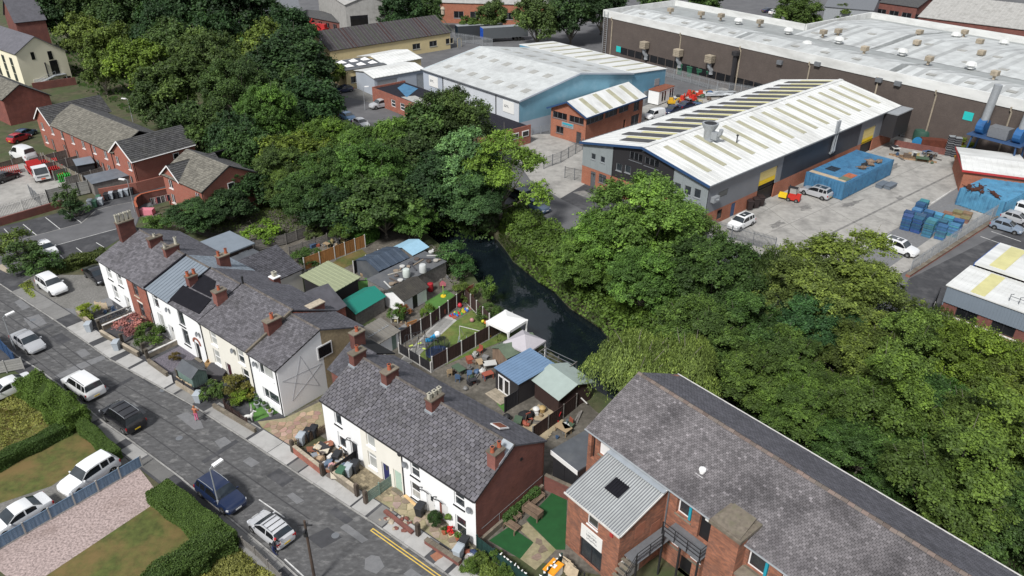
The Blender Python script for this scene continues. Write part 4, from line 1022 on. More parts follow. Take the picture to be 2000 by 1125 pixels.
def terrace_house(F,x0,x1,label,eave,ridge,back,wallm,wins,doors,roofm='slate',slates='stuff',gl=False,gr=False,gable_m=None,group=None,back_gable=None,e=.25,sw=.36,roof='slate',eave_over=.22,rear_m='slate_back',tint=1.0,backlow=None):
 """one house of a terrace; eave/ridge/back = (y,z) profile of its roof"""
 root=framed('terraced_house',label,'house',F,group)
 ye,ze=eave; yr,zr=ridge; yb,zb=back
 wins=[(w_[0],w_[1],w_[2]-max(0,w_[3]-ze+.2),w_[3]-max(0,w_[3]-ze+.2))+tuple(w_[4:])for w_ in wins]
 holes=[w_[:4]for w_ in wins]+[(d[0],d[1],0.0,d[2])for d in doors]
 mb=MB(); holed_wall(mb,x0,x1,0,ze-.03,holes,0,.16); mb.build('front_wall',M[wallm],root)
 gm=gable_m or wallm
 ins=MB(); ins.add([(x0+.01,.3,0),(x1-.01,.3,0),(x1-.01,.3,ze-.1),(x0+.01,.3,ze-.1)],[(0,1,2,3)]); ins.build('dark_backing',M['black'],root)  # black sheet painted as the unlit interior behind the openings
 for on,x,inw in((gl,x0,1),(gr,x1,-1)):
  g=MB();
  if on and back_gable:
   g.ext([(x,.001,0),(x,yr,0),(x,yr,zr-.05),(x,.001,ze-.05)],(inw*.2,0,0)); g.build('gable_wall',M[gm],root)
   g=MB(); g.ext([(x,yr,0),(x,yb,0),(x,yb,zb-.05),(x,yr,zr-.05)],(inw*.2,0,0)); g.build('gable_wall',M[back_gable],root)
  else:
   z_=.05 if on else .25
   g.ext([(x,.001,0),(x,yb,0),(x,yb,zb-z_),(x,yr,zr-z_),(x,.001,ze-z_)],(inw*.2,0,0)); g.build('gable_wall'if on else 'party_wall',M[gm if on else 'brick_red'],root)
 bx(root,'rear_wall','brick_red',(x0,x1,yb-.2,yb,0,zb-.08))
 sl=math.hypot(yr-ye+eave_over,zr-ze); k=(zr-ze)/(yr-ye); ys,zs=ye-eave_over,ze-k*eave_over
 V=Vector((0,yr-ys,zr-zs)).normalized(); S=math.hypot(yr-ys,zr-zs)
 xa,xb=x0-(.1 if gl else 0),x1+(.1 if gr else 0)
 r=MB(); roof_slab(r,[(xa,ys,zs),(xb,ys,zs),(xb,yr,zr),(xa,yr,zr)],.1); roof_slab(r,[(xa,yr,zr),(xb,yr,zr),(xb,yb+.2,zb-.1),(xa,yb+.2,zb-.1)],.1,1)
 rf=r.build('roof',[M['slate_base']if roof=='slate'else M[roofm],M[rear_m]],root)
 rg=R.Random(int(x0*10)+3)if False else random.Random(int(x0*10)+3)
 if roof=='slate'and slates=='parts':
  s=MB(); s.add([(.034,.055,.05),(sw-.034,.055,.05),(sw-.034,e*1.14,.006),(.034,e*1.14,.006),(.034,.055,0),(sw-.034,.055,0)],[(0,1,2,3),(4,5,1,0),(1,5,2),(4,0,3)]); sm=s.mesh('slate',M[roofm])
  al=math.atan2(V.z,V.y)
  for j in range(int(S/e)+1):
   s0=j*e
   if s0>S-.1:break
   x=xa-(sw/2 if j%2 else 0)
   while x<xb-.02:
    a=max(x,xa); bb=min(x+sw,xb)
    if bb-a>.06:
     c=rg.uniform(.82,1.22)
     inst('slate',sm,rf,(a,ys+V.y*(s0+rg.uniform(-.012,.012)),zs+V.z*s0+rg.uniform(.002,.014)),(al,0,0),((bb-a)/sw,min(1,(S-s0)/(e*1.14)),1),(c,c,c*rg.uniform(.98,1.03)))
    x+=sw
 elif roof=='slate':
  s=MB(); slate_field(s,(xa,ys,zs),(1,0,0),V,xb-xa,S,sw,e,rg); s.build('slates',M[roofm],rf,kind='stuff')
 elif roof=='seam':
  s=MB()
  for q in range(1,int((xb-xa)/.5)):s.beam((xa+q*.5,ys,zs+.02),(xa+q*.5,yr,zr+.02),.03,.05)
  s.build('seam',M[roofm],rf,kind='stuff')
 s=MB(); V2=Vector((0,yb+.2-yr,zb-.1-zr)); S2=V2.length
 slate_field(s,(xb,yb+.2,zb-.1),(-1,0,0),-V2.normalized(),xb-xa,S2,sw,e,rg,lo=.8,hi=1.2)
 s.build('rear_slates',M[rear_m],rf,kind='stuff')
 c=MB(); n=int((xb-xa)/.45)
 for q in range(n):
  t0,t1=lerp(xa,xb,q/n),lerp(xa,xb,(q+1)/n)-.02
  c.ext([(t0,yr-.14,zr-.03),(t0,yr,zr+.1+R.uniform(0,.015)),(t0,yr+.14,zr-.03)],(t1-t0,0,0),0,R.uniform(.75,1.2))
 c.build('ridge_tiles',M['ridge'],rf,kind='stuff')
 gutter(root,x0,x1,ys+.02,zs-.05)
 for w_ in wins:
  o=dict(w_[4])if len(w_)>4 else{}
  window(root,*w_[:4],**o)
 for d in doors:
  door(root,d[0],d[1],0.05,d[2],col=d[3],**(d[4]if len(d)>4 else{}))
  st=MB(); st.box(d[0]-.1,d[1]+.1,-.32,-.001,0,.12); st.build('doorstep',M['stone'],root)
 return root,rf
def W_(F,px,py,w_,h_,**k):return(*cwin(F,px,py,w_,h_),k)
def D_(F,px,py,w_=.92,h_=2.08,col=(.03,.03,.035),**k):
 x,z=F.fy(px,py); return(x-w_/2,x+w_/2,h_,col,k)
dk=dict(style='sash',sill='black',glass=['net_curtain','glass'])
E1,RG1,BK1=(0,5.15),(5.0,7.15),(9.7,5.0)
h1,r1f=terrace_house(T1,0,6.2,'white end house with a wide slate roof and black window sills, beside the parking pad',E1,RG1,BK1,'paint_white',[W_(T1,213,533,.95,1.55,**dk),W_(T1,233.5,546,.95,1.55,**dk),W_(T1,226,571,.95,1.6,**dk)],[D_(T1,251,595,col=(.5,.5,.48))],gl=True,group='upper terrace')
h2,r2f=terrace_house(T1,6.2,10.75,'narrow bare red brick house between white painted houses',(0,5.25),RG1,BK1,'brick_red',[W_(T1,264.6,565,.95,1.6,style='sash',lintel='paint_cream',sill='stone_pale',frame='galv_dark'),W_(T1,277.7,605.8,.95,1.7,style='sash',lintel='paint_cream',sill='stone_pale',frame='galv_dark')],[D_(T1,299,622,col=(.06,.045,.05))],group='upper terrace')
h3,r3f=terrace_house(T1,10.75,15.55,'white house with blue-grey standing seam metal roof',(0,5.4),(5.0,7.2),BK1,'paint_white',[W_(T1,304.4,590,1.0,1.5,style='fan'),W_(T1,315.6,626,1.0,1.5,style='single',glass='net_curtain')],[D_(T1,333,636,col=(.55,.55,.54))],roofm='metal_bluegrey',roof='seam',rear_m='metal_bluegrey',group='upper terrace')
h4,r4f=terrace_house(T1,15.55,20.9,'white house with black solar sheets on its roof and a red brick door arch',(0,5.45),(5.0,7.3),BK1,'paint_white',[W_(T1,354,622,1.0,1.6,style='fan',frame='black',sill='black',glass='glass'),W_(T1,364,659,1.05,1.75,style='single',frame='black',sill='black')],[D_(T1,385.5,678,col=(.02,.02,.022))],group='upper terrace',e=.2,sw=.3)
h5,r5f=terrace_house(T1,20.9,29.05,'long cream house with two chimneys and a plum door',(0,5.4),(5.3,7.3),(10.2,5.0),'paint_cream',[W_(T1,416.7,660,1.0,1.6,style='sash',glass=['net_curtain','net_curtain']),W_(T1,424.4,698,1.0,1.6,style='sash',glass=['net_curtain','net_curtain']),W_(T1,470,696,1.0,1.6,style='sash',glass=['glass','net_curtain']),W_(T1,481,736,1.0,1.6,style='sash')],[D_(T1,446,716,col=(.05,.012,.02),light=False)],group='upper terrace',e=.2,sw=.3)
T1L=T1.L
h6,r6f=terrace_house(T1,29.05,T1L,'white end house with a cable star on its gable and beige rear gable',(0,5.3),(5.0,7.05),(9.8,5.05),'paint_white',[W_(T1,519,726,2.0,1.15,style='third',glass=['glass','net_curtain']),W_(T1,530,775,2.2,1.15,style='third',glass=['glass','glass'])],[],gr=True,back_gable='render_beige',group='upper terrace')
def slope_z(F,y,e_,r_):return e_[1]+(r_[1]-e_[1])*(y-e_[0])/(r_[0]-e_[0])
def on_slope(F,px,py,e_,r_):
 """where a photo pixel meets the front roof plane"""
 lo,hi=e_[0]-.5,r_[0]
 for _ in range(40):
  mid=(lo+hi)/2; x,z=F.fy(px,py,mid)
  if z>slope_z(F,mid,e_,r_):lo=mid
  else:hi=mid
 return F.fy(px,py,lo)[0],lo,slope_z(F,lo,e_,r_)
al4=math.atan2(1.85,5.0)
for q in([(533,655),(625,558),(820,655),(735,755)],[(685,575),(765,482),(850,530),(830,610),(815,640)]):
 pts=[on_slope(T1,180+a/3.515,400+b/3.515,(0,5.45),(5.0,7.3))for a,b in q]
 s=MB(); s.ext([(p[0],p[1],p[2]+.07)for p in pts],(0,0,.05)); s.build('solar_sheet',M['felt_black'],r4f)
nn=Vector((0,-math.sin(al4),math.cos(al4)))
for x in(10.75,15.55,29.05):
 s=MB(); s.beam((x,-.2,5.35),(x,5.0,7.28),.22,.22); s.build('roof_verge',M['stone'if x>20 else 'felt_black'],r3f)
def stack(root,x,y,top,wx,wy,pots,**k):return chimney(root,x,y,5.0,top,wx,wy,pots,mats=('brick_gable','stone'),**k)
stack(h1,.45,3.7,8.75,.7,1.8,[(.8,.15)]*4,pot='square',stack_tint=.7)
stack(h1,5.2,4.5,7.9,.6,1.5,[(.3,.13)],pot='pot_buff',stack_tint=.8)
stack(h2,8.6,4.5,7.85,.6,1.6,[(.35,.13),(.75,.16)],pot='pot_buff')
stack(h4,15.6,2.7,7.5,.7,1.0,[(.45,.16),(.45,.16)])
stack(h5,20.9,2.6,7.75,.75,1.15,[(.4,.14)],stack_tint=1.35)
stack(h3,14.2,7.2,7.6,.7,1.2,[(.5,.15),(.5,.15)],stack_tint=.8)
stack(h6,29.1,2.9,7.6,.75,1.5,[(.5,.16)],stack_tint=.75)
s=MB(); s.lathe([(.1,0),(.09,.6),(.14,.62),(.12,.8)],8,(21.0,5.2,7.3)); s.build('flue',M['black'],h4)
for root,x,z in((h3,14.9,4.3),(h4,20.3,3.6),(h5,26.6,4.4),(h6,30.1,4.5)):dish(root,x,-.02,z)
for root,x,m in((h2,10.7,'iron'),(h5,21.0,'iron'),(h6,29.1,'iron'),(h6,T1L-.12,'iron')):drainpipe(root,[(x,-.2,5.2),(x,-.07,4.9),(x,-.07,.1)],.045,m)
st_=MB(); xs=T1L+.012; cyz=[T1.fx(500+a/3.309,640+b/3.309,T1L)for a,b in((285,185),(235,475),(425,230),(170,350),(410,375))]
for i in range(5):
 a,b=cyz[i],cyz[(i+1)%5]; st_.beam((xs,a[0],a[1]),(xs,b[0],b[1]),.022,.015)
st_.build('cable_star',M['galv'],h6)
gy,gz=T1.fx(634,684,T1L); s=MB(); xs=T1L
s.box(xs-.02,xs+.05,gy-.85,gy+.85,gz-.7,gz+.7); wf=s.build('window',M['upvc'],h6)
bx(wf,'pane','glass_dark',(xs+.03,xs+.06,gy-.72,gy+.72,gz-.57,gz+.57))
s=MB(); x,z=T1.fy(384,664)
for k in range(9):
 a=math.pi*k/8; s.obox((x+.62*math.cos(a),-.04,2.15+.5*math.sin(a)),(.1*math.cos(a),0,.1*math.sin(a)),(0,.05,0),(-.09*math.sin(a),0,.09*math.cos(a)),0,R.uniform(.8,1.2))
s.build('door_arch',M['brick_red'],h4)
def wing(F,x0,x1,y0,y1,ze,zr,label,wallm,roofm,parent,slates=True,end='hip',ridge_x=None,name='rear_wing'):
 xr=ridge_x if ridge_x is not None else(x0+x1)/2
 w_=MB(); w_.box(x0,x1,y0,y1,0,ze); o=w_.build(name,M[wallm],parent)
 g=MB(); g.ext([(x0,y1,ze),(x1,y1,ze),(xr,y1,zr)],(0,-.2,0)); g.build('gable_wall',M[wallm],o)
 r=MB()
 for xe in(x0-.15,x1+.15):
  k=(zr-ze)/(abs(xr-xe)-.15+1e-6); roof_slab(r,[(xe,y0-1.5,ze-.12*k),(xr,y0-1.5,zr),(xr,y1+.15,zr),(xe,y1+.15,ze-.12*k)],.09)
 rf=r.build('roof',M[roofm],o)
 return o,rf
o5,rf5=wing(T1,21.6,27.0,9.0,12.8,3.6,5.2,'','brick_red','slate_back',h5)
o4=bx(h4,'rear_wing','paint_cream',(11.9,16.3,8.6,15.2,0,3.2))
q=MB(); q.ext([(11.9,8.6,3.2),(16.3,8.6,3.2),(11.9,8.6,4.75)],(0,6.6,0)); q.build('gable_wall',M['paint_cream'],o4)
q=MB(); roof_slab(q,[(16.5,8.2,3.2),(16.5,15.4,3.2),(11.8,15.4,4.85),(11.8,8.2,4.85)],.1); rf4=q.build('roof',M['slate_base'],o4)
q=MB(); slate_field(q,(16.5,8.2,3.2),(0,1,0),Vector((-4.7,0,1.65)).normalized(),7.2,4.98,.34,.24,random.Random(5),lo=.6,hi=1.1); q.build('slates',M['slate_back'],rf4,kind='stuff')
o7=bx(h2,'rear_wing','brick_dark',(1.6,6.4,10.2,15.4,0,3.2),color=(.7,.65,.65)); bx(o7,'flat_roof','metal_bluegrey',(1.3,6.7,9.8,15.6,3.2,3.35))
for y_ in(11.6,14.0):w7=bx(o7,'window','upvc',(6.4,6.46,y_-.6,y_+.6,1.5,2.7));
o8=bx(h3,'rear_wing','paint_white',(6.9,11.8,9.5,15.0,0,2.6)); bx(o8,'flat_roof','felt_grey',(6.7,11.75,9.3,15.2,2.6,2.75))
chimney(h5,19.2,9.9,3.5,5.6,.8,.8,[(.4,.2)],mats=('brick_gable','paint_white'),pot='square')
chimney(h5,28.4,8.2,4.0,6.5,.75,1.7,[],mats=('brick_gable','stone_pale'))
T2=Frame(G(639.5,862),G(930.3,1066)); T2L=T2.L
E2,RG2,BK2=(0,4.72),(4.25,7.02),(8.0,4.95)
kw=dict(slates='parts',e=.30,sw=.5,group='lower terrace')
k1,q1=terrace_house(T2,0,4.95,'white house behind the junk-filled front yard',E2,RG2,BK2,'paint_white',[W_(T2,659.7,817,.85,1.45,style='single',sill='black'),W_(T2,668,861,.9,1.5,style='fan',sill='black',glass=['glass','upvc'])],[D_(T2,691.5,874,col=(.025,.025,.03))],gl=True,**kw)
k2,q2=terrace_house(T2,4.95,9.95,'cream house with navy blue door and pale green alley door',E2,RG2,BK2,'paint_cream',[W_(T2,723,855,.95,1.45,style='fan',glass=['net_curtain','net_curtain']),W_(T2,727.6,900,.95,1.5,style='fan',glass=['net_curtain','net_curtain'])],[D_(T2,754,926,col=(.02,.025,.11)),D_(T2,777.5,943,.95,2.2,col=(.4,.52,.44),light=False,frame='paint_cream')],**kw)
k3,q3=terrace_house(T2,9.95,13.9,'white house with a black drainpipe and a white door with a small dark pane',E2,RG2,BK2,'paint_white',[W_(T2,810,913,.9,1.5,style='sash',sill='black'),W_(T2,811.5,960,.95,1.55,style='sash',sill='black',glass=['net_curtain','glass'])],[D_(T2,842,990,col=(.68,.68,.67))],**kw)
k4,q4=terrace_house(T2,13.9,T2L,'white end house with dark red brick gable and twin-pot chimney',E2,RG2,BK2,'paint_white',[W_(T2,896.6,970,.95,1.5,style='sash',sill='black'),W_(T2,900,1028,1.0,1.7,style='sash',sill=None)],[D_(T2,867.7,1008,col=(.66,.66,.65),light=False)],gr=True,gable_m='brick_gable',**kw)
for root,px,py,top,pots,pt in((k1,.05,0,7.85,[(.45,.15)],'terracotta'),(k2,4.2,0,7.85,[(.45,.16)],'terracotta'),(k3,9.5,0,7.8,[(.42,.14)]*3,'square')):
 x=px; st=chimney(root,x+.35,3.9,5.5,top,.7,1.35,pots,mats=('brick_gable','stone'),pot=pt,stack_tint=.8)
 f=MB(); f.box(x-.07,x+.77,3.12,4.0,6.0,6.62); f.build('flashing',M['lead'],st)
 for sx in(-.06,.76):pass
x,z=T2.fy(962,905,3.5); st=chimney(k4,T2L-.42,2.7,4.5,7.45,.8,1.05,[(.42,.15),(.42,.15)],mats=('brick_gable','stone'),stack_tint=1.4)
f=MB(); f.ext([(T2L-.98,2.6,6.28),(T2L-.98,4.2,7.13),(T2L-.98,4.2,7.05),(T2L-.98,2.6,6.2)],(1.0,0,0)); f.build('flashing',M['lead'],st)
rw=MB(); rw.ext([(14.6,5.2,6.64),(15.6,5.2,6.64),(15.6,6.3,6.03),(14.6,6.3,6.03)],(0,0,.12)); rw.box(0,0,0,0,0,0)
ro=rw.build('roof_window',M['upvc'],q4); rw=MB(); rw.ext([(14.72,5.33,6.58),(15.48,5.33,6.58),(15.48,6.17,6.11),(14.72,6.17,6.11)],(0,0,.16)); rw.build('pane',M['rust'],ro)
drainpipe(k3,[(10.02,-.2,4.5),(10.02,-.06,4.2),(10.02,-.06,.1)],.05)
gp=MB(); gp.lathe([(.12,-.12),(.2,.02),(.2,.1)],8,(10.0,-.2,4.5)); gp.build('hopper',M['iron'],k3)
dish(k3,10.5,-.02,3.75); dish(k4,T2L-.45,-.02,3.5)
for root,px,py in((k1,690,850),(k3,834,969),(k4,862,991)):
 x,z=T2.fy(px,py); c=MB(); c.tube([(x-.45,-.02,2.35),(x-.5,-.3,2.55),(x-.3,-.5,2.6),(x+.1,-.42,2.66),(x+.55,-.3,2.45)],.04,5); c.tube([(x-.5,-.3,2.55),(x-.58,-.42,2.4),(x-.45,-.45,2.33)],.035,5); c.build('door_canopy',M['black'],root)
g=MB(); g.beam((T2L+.015,.6,1.3),(T2L+.015,7.9,1.35),.02,.02); g.beam((T2L+.015,2.6,1.3),(T2L+.015,2.6,.2),.02,.02); g.build('cable',M['galv'],k4)
bx(k4,'air_vent','black',(T2L,T2L+.04,5.0,5.25,4.9,5.15))
wg=framed('outbuilding','low dark slate lean-to tucked behind the white house with the junk yard','outbuilding',T2)
bx(wg,'wall_face','brick_gable',(-3.4,-.02,3.6,8.2,0,4.3))
r=MB(); roof_slab(r,[(-3.6,3.3,4.25),(-.11,3.3,4.25),(-.11,6.4,6.0),(-3.6,6.4,6.0)],.1); roof_slab(r,[(-3.6,6.4,6.0),(-.11,6.4,6.0),(-.11,8.5,4.9),(-3.6,8.5,4.9)],.1)
rf=r.build('roof',M['slate_base'],wg); s=MB(); slate_field(s,(-3.6,3.3,4.25),(1,0,0),Vector((0,3.1,1.75)).normalized(),3.5,3.55,.4,.27,random.Random(9),lo=.7,hi=1.15); s.build('slates',M['slate_back'],rf,kind='stuff')
chimney(wg,-2.6,6.3,5.2,7.4,.7,1.2,[(.4,.15)],mats=('brick_gable','stone'),stack_tint=.8)
ML=Frame(G(1150.7,834,7.0),G(1468,1062.7,7.0)); MLL=46.0
mill=framed('brick_mill','long two-storey brick mill under a mottled slate roof with a white vent cowl','mill',ML)
mw=[]
for x in(1.74,):mw.append((x-.55,x+.55,5.2,6.85,dict(style='fan',glass=['upvc','glass'],depth=.15,sill='stone')))
mw.append((8.75,10.05,5.05,6.85,dict(style='single',depth=.28,sill='stone',fw=.1)))
for x in(15.35,17.75,20.6,23.5,26.5):mw.append((x-.75,x+.75,5.05,6.85,dict(style='fan',depth=.2,sill='stone',fw=.09)))
for x in(8.9,10.9,17.9,21):mw.append((x-.5,x+.5,1.9,3.0,dict(style='single',depth=.15,sill='stone')))
mb=MB(); holed_wall(mb,0,MLL,0,7.0,[q[:4]for q in mw]+[(10.7,12.0,4.25,6.75),(9.6,10.7,0,1.7),(.35,.75,4.2,6.5)],0,.3); mb.build('front_wall',M['brick_mill'],mill)
b=MB(); b.add([(.01,.32,0),(MLL,.32,0),(MLL,.32,6.9),(.01,.32,6.9)],[(0,1,2,3)]); b.build('dark_backing',M['black'],mill)
b=MB(); b.ext([(0,0.001,0),(0,10.3,0),(0,10.3,7.2),(0,5.32,9.5),(0,.001,6.95)],(.3,0,0)); b.ext([(MLL,.001,0),(MLL,10.3,0),(MLL,10.3,7.2),(MLL,5.32,9.5),(MLL,.001,6.95)],(-.3,0,0)); b.box(.3,MLL-.3,10.0,10.3,0,7.1); b.build('gable_wall',M['brick_mill'],mill)
for q in mw:
 wn=window(mill,*q[:4],**q[4])
 if q[0]>8 and q[2]>4:
  bx(wn,'window_reveal','teal',(q[1]-.28,q[1]-.09,.02,.2,q[2]+.1,q[3]-.1))
d=MB(); d.box(10.7,12.0,.25,.31,4.25,6.75); do=d.build('door',M['black'],mill)
bx(do,'exit_light_box','plate_white',(11.15,11.65,-.06,-.005,6.3,6.5))
r=MB(); roof_slab(r,[(-.15,-.25,6.9),(MLL,-.25,6.9),(MLL,5.32,9.6),(-.15,5.32,9.6)],.12); roof_slab(r,[(-.15,5.32,9.6),(MLL,5.32,9.6),(MLL,10.5,7.05),(-.15,10.5,7.05)],.12)
mr=r.build('roof',M['slate_base'],mill)
V=Vector((0,5.57,2.7)); s=MB(); slate_field(s,(-.15,-.25,6.9),(1,0,0),V.normalized(),MLL,V.length,.25,.165,random.Random(11),lo=.74,hi=1.26,lichen=.03); s.build('slates',M['slate_mill'],mr,kind='stuff')
V=Vector((0,5.18,-2.55)); s=MB(); slate_field(s,(MLL,10.5,7.05),(-1,0,0),-V.normalized(),MLL+.15,V.length,.3,.22,random.Random(12),lo=.8,hi=1.2); s.build('rear_slates',M['slate_back'],mr,kind='stuff')
rt=MB(); rt.ext([(0,-.2,-.04),(0,0,.1),(0,.2,-.04)],(.43,0,0)); rm=rt.mesh('ridge_tile',M['ridge'])
for k in range(100):
 c=R.uniform(.8,1.5); inst('ridge_tile',rm,mr,(-.1+k*.455,5.32,9.62+R.uniform(-.015,.02)),(0,0,R.uniform(-.02,.02)),color=(c*R.uniform(1,1.15),c*.97,c*.93))
gutter(mill,-.15,MLL,-.3,6.86,'galv',.07)
s=MB(); s.tube([(-.15,10.6,7.02),(MLL,10.6,7.02)],.08,6); s.build('gutter',M['post_white'],mill)
drainpipe(mill,[(8.05,-.28,6.8),(8.05,-.1,6.5),(8.05,-.1,3.2)],.06,'galv_dark')
s=MB(); s.box(8.75,9.45,1.55,2.25,7.75,7.82); s.lathe([(.2,0),(.2,.25),(.27,.27),(.24,.4),(.1,.47)],12,(9.1,1.9,7.85)); s.build('roof_vent',M['upvc'],mr,smooth=35)
b=MB(); b.box(12.2,14.35,-1.0,-.001,0,7.55); b.box(12.6,14.2,-.001,1.1,6.4,7.55); bt=b.build('chimney_buttress',M['brick_mill'],mill)
b=MB(); b.box(12.05,14.5,-1.15,1.2,7.55,7.8); b.ext([(12.2,-1.0,7.8),(14.35,-1.0,7.8),(14.1,1.0,8.1),(12.4,1.0,8.1)],(0,0,.05)); b.build('cap_stone',M['stone'],bt)
b=MB(); b.box(14.4,15.5,-.95,-.001,0,4.75); b.box(14.4,15.55,-1.0,-.001,4.75,4.9,1); b.build('buttress',[M['brick_mill'],M['stone']],mill)
tw=framed('stair_tower','square brick stair tower with a corrugated sheet roof and white business sign','tower',ML)
TX0,TX1,TY=2.75,7.85,-4.64
sg=[ML.fy(*q,TY)for q in((1136.5,1022),(1177.5,1054),(1135.5,1047.5),(1176.5,1080))]
sx0,sx1,sz1,sz0=sg[0][0],sg[1][0],(sg[0][1]+sg[1][1])/2,(sg[2][1]+sg[3][1])/2
wx,wz=ML.fy(1158.3,1016.6,TY)
th=[(wx-.5,wx+.5,wz-.62,wz+.62),(sx0-.05,sx1+.05,.1,sz0-.05)]
mb=MB(); holed_wall(mb,TX0,TX1,0,5.25,th,TY,.25); mb.build('front_wall',M['brick_mill'],tw)
b=MB()
b.ext([(TX1-.001,TY+.001,0),(TX1-.001,-.02,0),(TX1-.001,-.02,6.6),(TX1-.001,TY+.001,5.25)],(-.28,0,0)); b.ext([(TX0+.001,TY+.001,0),(TX0+.001,-.02,0),(TX0+.001,-.02,6.6),(TX0+.001,TY+.001,5.25)],(.28,0,0)); b.build('side_wall',M['brick_mill'],tw)
b=MB(); b.add([(TX0+.3,TY+.3,0),(TX1-.3,TY+.3,0),(TX1-.3,TY+.3,5.1),(TX0+.3,TY+.3,5.1)],[(0,1,2,3)]); b.build('dark_backing',M['black'],tw)
w2=window(tw,*th[0],y=TY,style='single',depth=.06,sill='upvc',glass='glass'); bx(w2,'blind','teal',(th[0][0]+.1,th[0][0]+.45,TY+.09,TY+.1,th[0][2]+.1,th[0][3]-.5))
window(tw,*th[1],y=TY,style='double',depth=.12,frame='iron',sill=None,glass='glass',fw=.1)
so=bx(tw,'business_sign','plate_white',(sx0,sx1,TY-.05,TY-.004,sz0,sz1))
def print_lines(parent,x0,x1,z,h,words,y,m='galv_dark',seed=1,name='lettering'):
 """small print too blurred to read in the photograph: separate raised strokes in word groups"""
 q=MB(); rg=random.Random(seed); x=x0; tot=sum(words)+len(words)-1; u=(x1-x0)/tot
 for wd in words:
  for k in range(wd):
   a=x+u*(k+.12); b_=x+u*(k+.82); t=rg.choice((0,1,2))
   q.box(a,a+(b_-a)*.3,y-.008,y,z,z+h)
   if t!=1:q.box(a+(b_-a)*.3,b_,y-.008,y,z,z+h*.28)
   if t!=0:q.box(a+(b_-a)*.3,b_,y-.008,y,z+h*.45,z+h*.72)
   if t==2:q.box(b_-(b_-a)*.25,b_,y-.008,y,z+h*.28,z+h*.45)
  x+=u*(wd+1)
 return q.build(name,M[m],parent)
hh=sz1-sz0
print_lines(so,sx0+.55,sx1-.55,sz0+hh*.72,hh*.08,[1,9],TY-.05,'galv',2); print_lines(so,sx0+.55,sx1-.5,sz0+hh*.44,hh*.17,[8],TY-.05,'galv_dark',3); print_lines(so,sx0+.6,sx1-.45,sz0+hh*.2,hh*.14,[8],TY-.05,'galv_dark',4)
tr=MB(); roof_slab(tr,[(TX0-.15,TY-.2,5.28),(TX1+.12,TY-.2,5.28),(TX1+.12,-.25,6.72),(TX0-.15,-.25,6.72)],.08)
tro=tr.build('roof',M['galv_dark'],tw)
V=Vector((0,-TY-.05,1.44)); rb=MB(); ribs(rb,(TX0-.15,TY-.2,5.281),(1,0,0),V.normalized(),TX1-TX0+.27,V.length,.2,.05,.12); rb.build('corrugation',M['white_roof_dirty'],tro,color=(.8,.8,.8),kind='stuff')
s=MB(); s.ext([(4.6,-2.95,6.01),(5.9,-2.95,6.01),(5.9,-1.8,6.33),(4.6,-1.8,6.33)],(0,0,.035)); ribs(s,(4.6,-2.95,6.04),(1,0,0),V.normalized(),1.3,1.2,.2,.05,.12); s.build('rooflight_sheet',M['felt_black'],tro)
bx(tro,'flashing','lead',(TX0-.15,TX1+.2,-.75,-.26,6.72,6.76))
s=MB(); s.box(TX0-.18,TX1+.14,TY-.3,TY-.2,5.18,5.3); s.beam((TX1+.16,TY-.2,5.3),(TX1+.16,-.25,6.74),.07,.12); s.build('fascia',M['post_white'],tro)
s=MB(); s.beam((TX0-.2,TY,5.2),(TX0-.2,-.3,6.6),.1,.1); s.build('gutter',M['galv_dark'],tro)
for x0_,y0_,z0_ in((7.862,-2.6,4.3),(7.862,-.9,3.4)):
 bx(tw,'blocked_window','brick_orange',(x0_-.006,x0_+.012,y0_-.5,y0_+.5,z0_-.55,z0_+.6))
s2=bx(tw,'name_board','plate_white',(TX1,TX1+.05,-4.3,-2.3,2.05,2.4)); bx(tw,'name_board','plate_white',(TX1,TX1+.05,-1.9,-.7,2.5,2.72))
bx(tw,'doorway','concrete',(TX1-.001,TX1+.02,-4.4,-2.2,0,1.95))
bx(tw,'alarm_box','trim_red',(7.0,7.25,TY-.12,TY-.001,4.5,4.85))
fe=framed('fire_escape','black steel fire escape with landing and stairs in the corner of mill and tower','fire escape',ML)
l=MB(); l.box(8.9,12.1,-1.5,-.03,4.1,4.2); l.box(8.0,9.1,-4.2,-.05,3.1,3.16); l.build('landing',M['galv_dark'],fe)
def rail(pts,h=1.05,name='railing'):
 q=MB()
 for i in range(len(pts)-1):
  a,b_=Vector(pts[i]),Vector(pts[i+1]); L=(b_-a).length; n=max(1,int(L/1.0))
  for z_ in(h,h*.66,h*.33):q.beam(a+Vector((0,0,z_)),b_+Vector((0,0,z_)),.04,.04)
  for k in range(n+1):p=a.lerp(b_,k/n); q.box(p.x-.025,p.x+.025,p.y-.025,p.y+.025,p.z-.1,p.z+h)
 q.build(name,M['iron'],fe)
rail([(12.1,-.1,4.2),(12.1,-1.5,4.2),(8.9,-1.5,4.2)]); rail([(8.9,-1.5,4.2),(9.1,-1.5,3.16),(9.1,-4.2,3.16)])
for x,y in((12.0,-1.4),(9.0,-1.4),(10.5,-1.45),(9.05,-4.1)):
 bx(fe,'post','iron',(x-.06,x+.06,y-.06,y+.06,0,4.1 if y>-2 else 3.1))
for k in range(10):
 bx(fe,'stair_tread','stone',(8.0,9.05,-4.25-.27*k-.27,-4.25-.27*k,2.95-.3*k,3.0-.3*k))
rail([(9.1,-4.25,3.1),(9.1,-6.9,.2)])
lt=framed('lean_to','flat grey felt roofed lean-to with white fascia between the mill and brick gable','lean-to',ML)
bx(lt,'wall_face','clad_black',(-3.0,-.02,-.75,5.2,0,2.85))
bx(lt,'roof','felt_grey',(-3.15,-.02,-.9,5.3,2.9,3.05))
bx(lt,'fascia','upvc',(-3.18,-.02,-.95,-.9,2.6,3.03))
for x in(-2.6,-1.4):bx(lt,'door','iron',(x,x+1.0,-.8,-.75,.1,2.2))
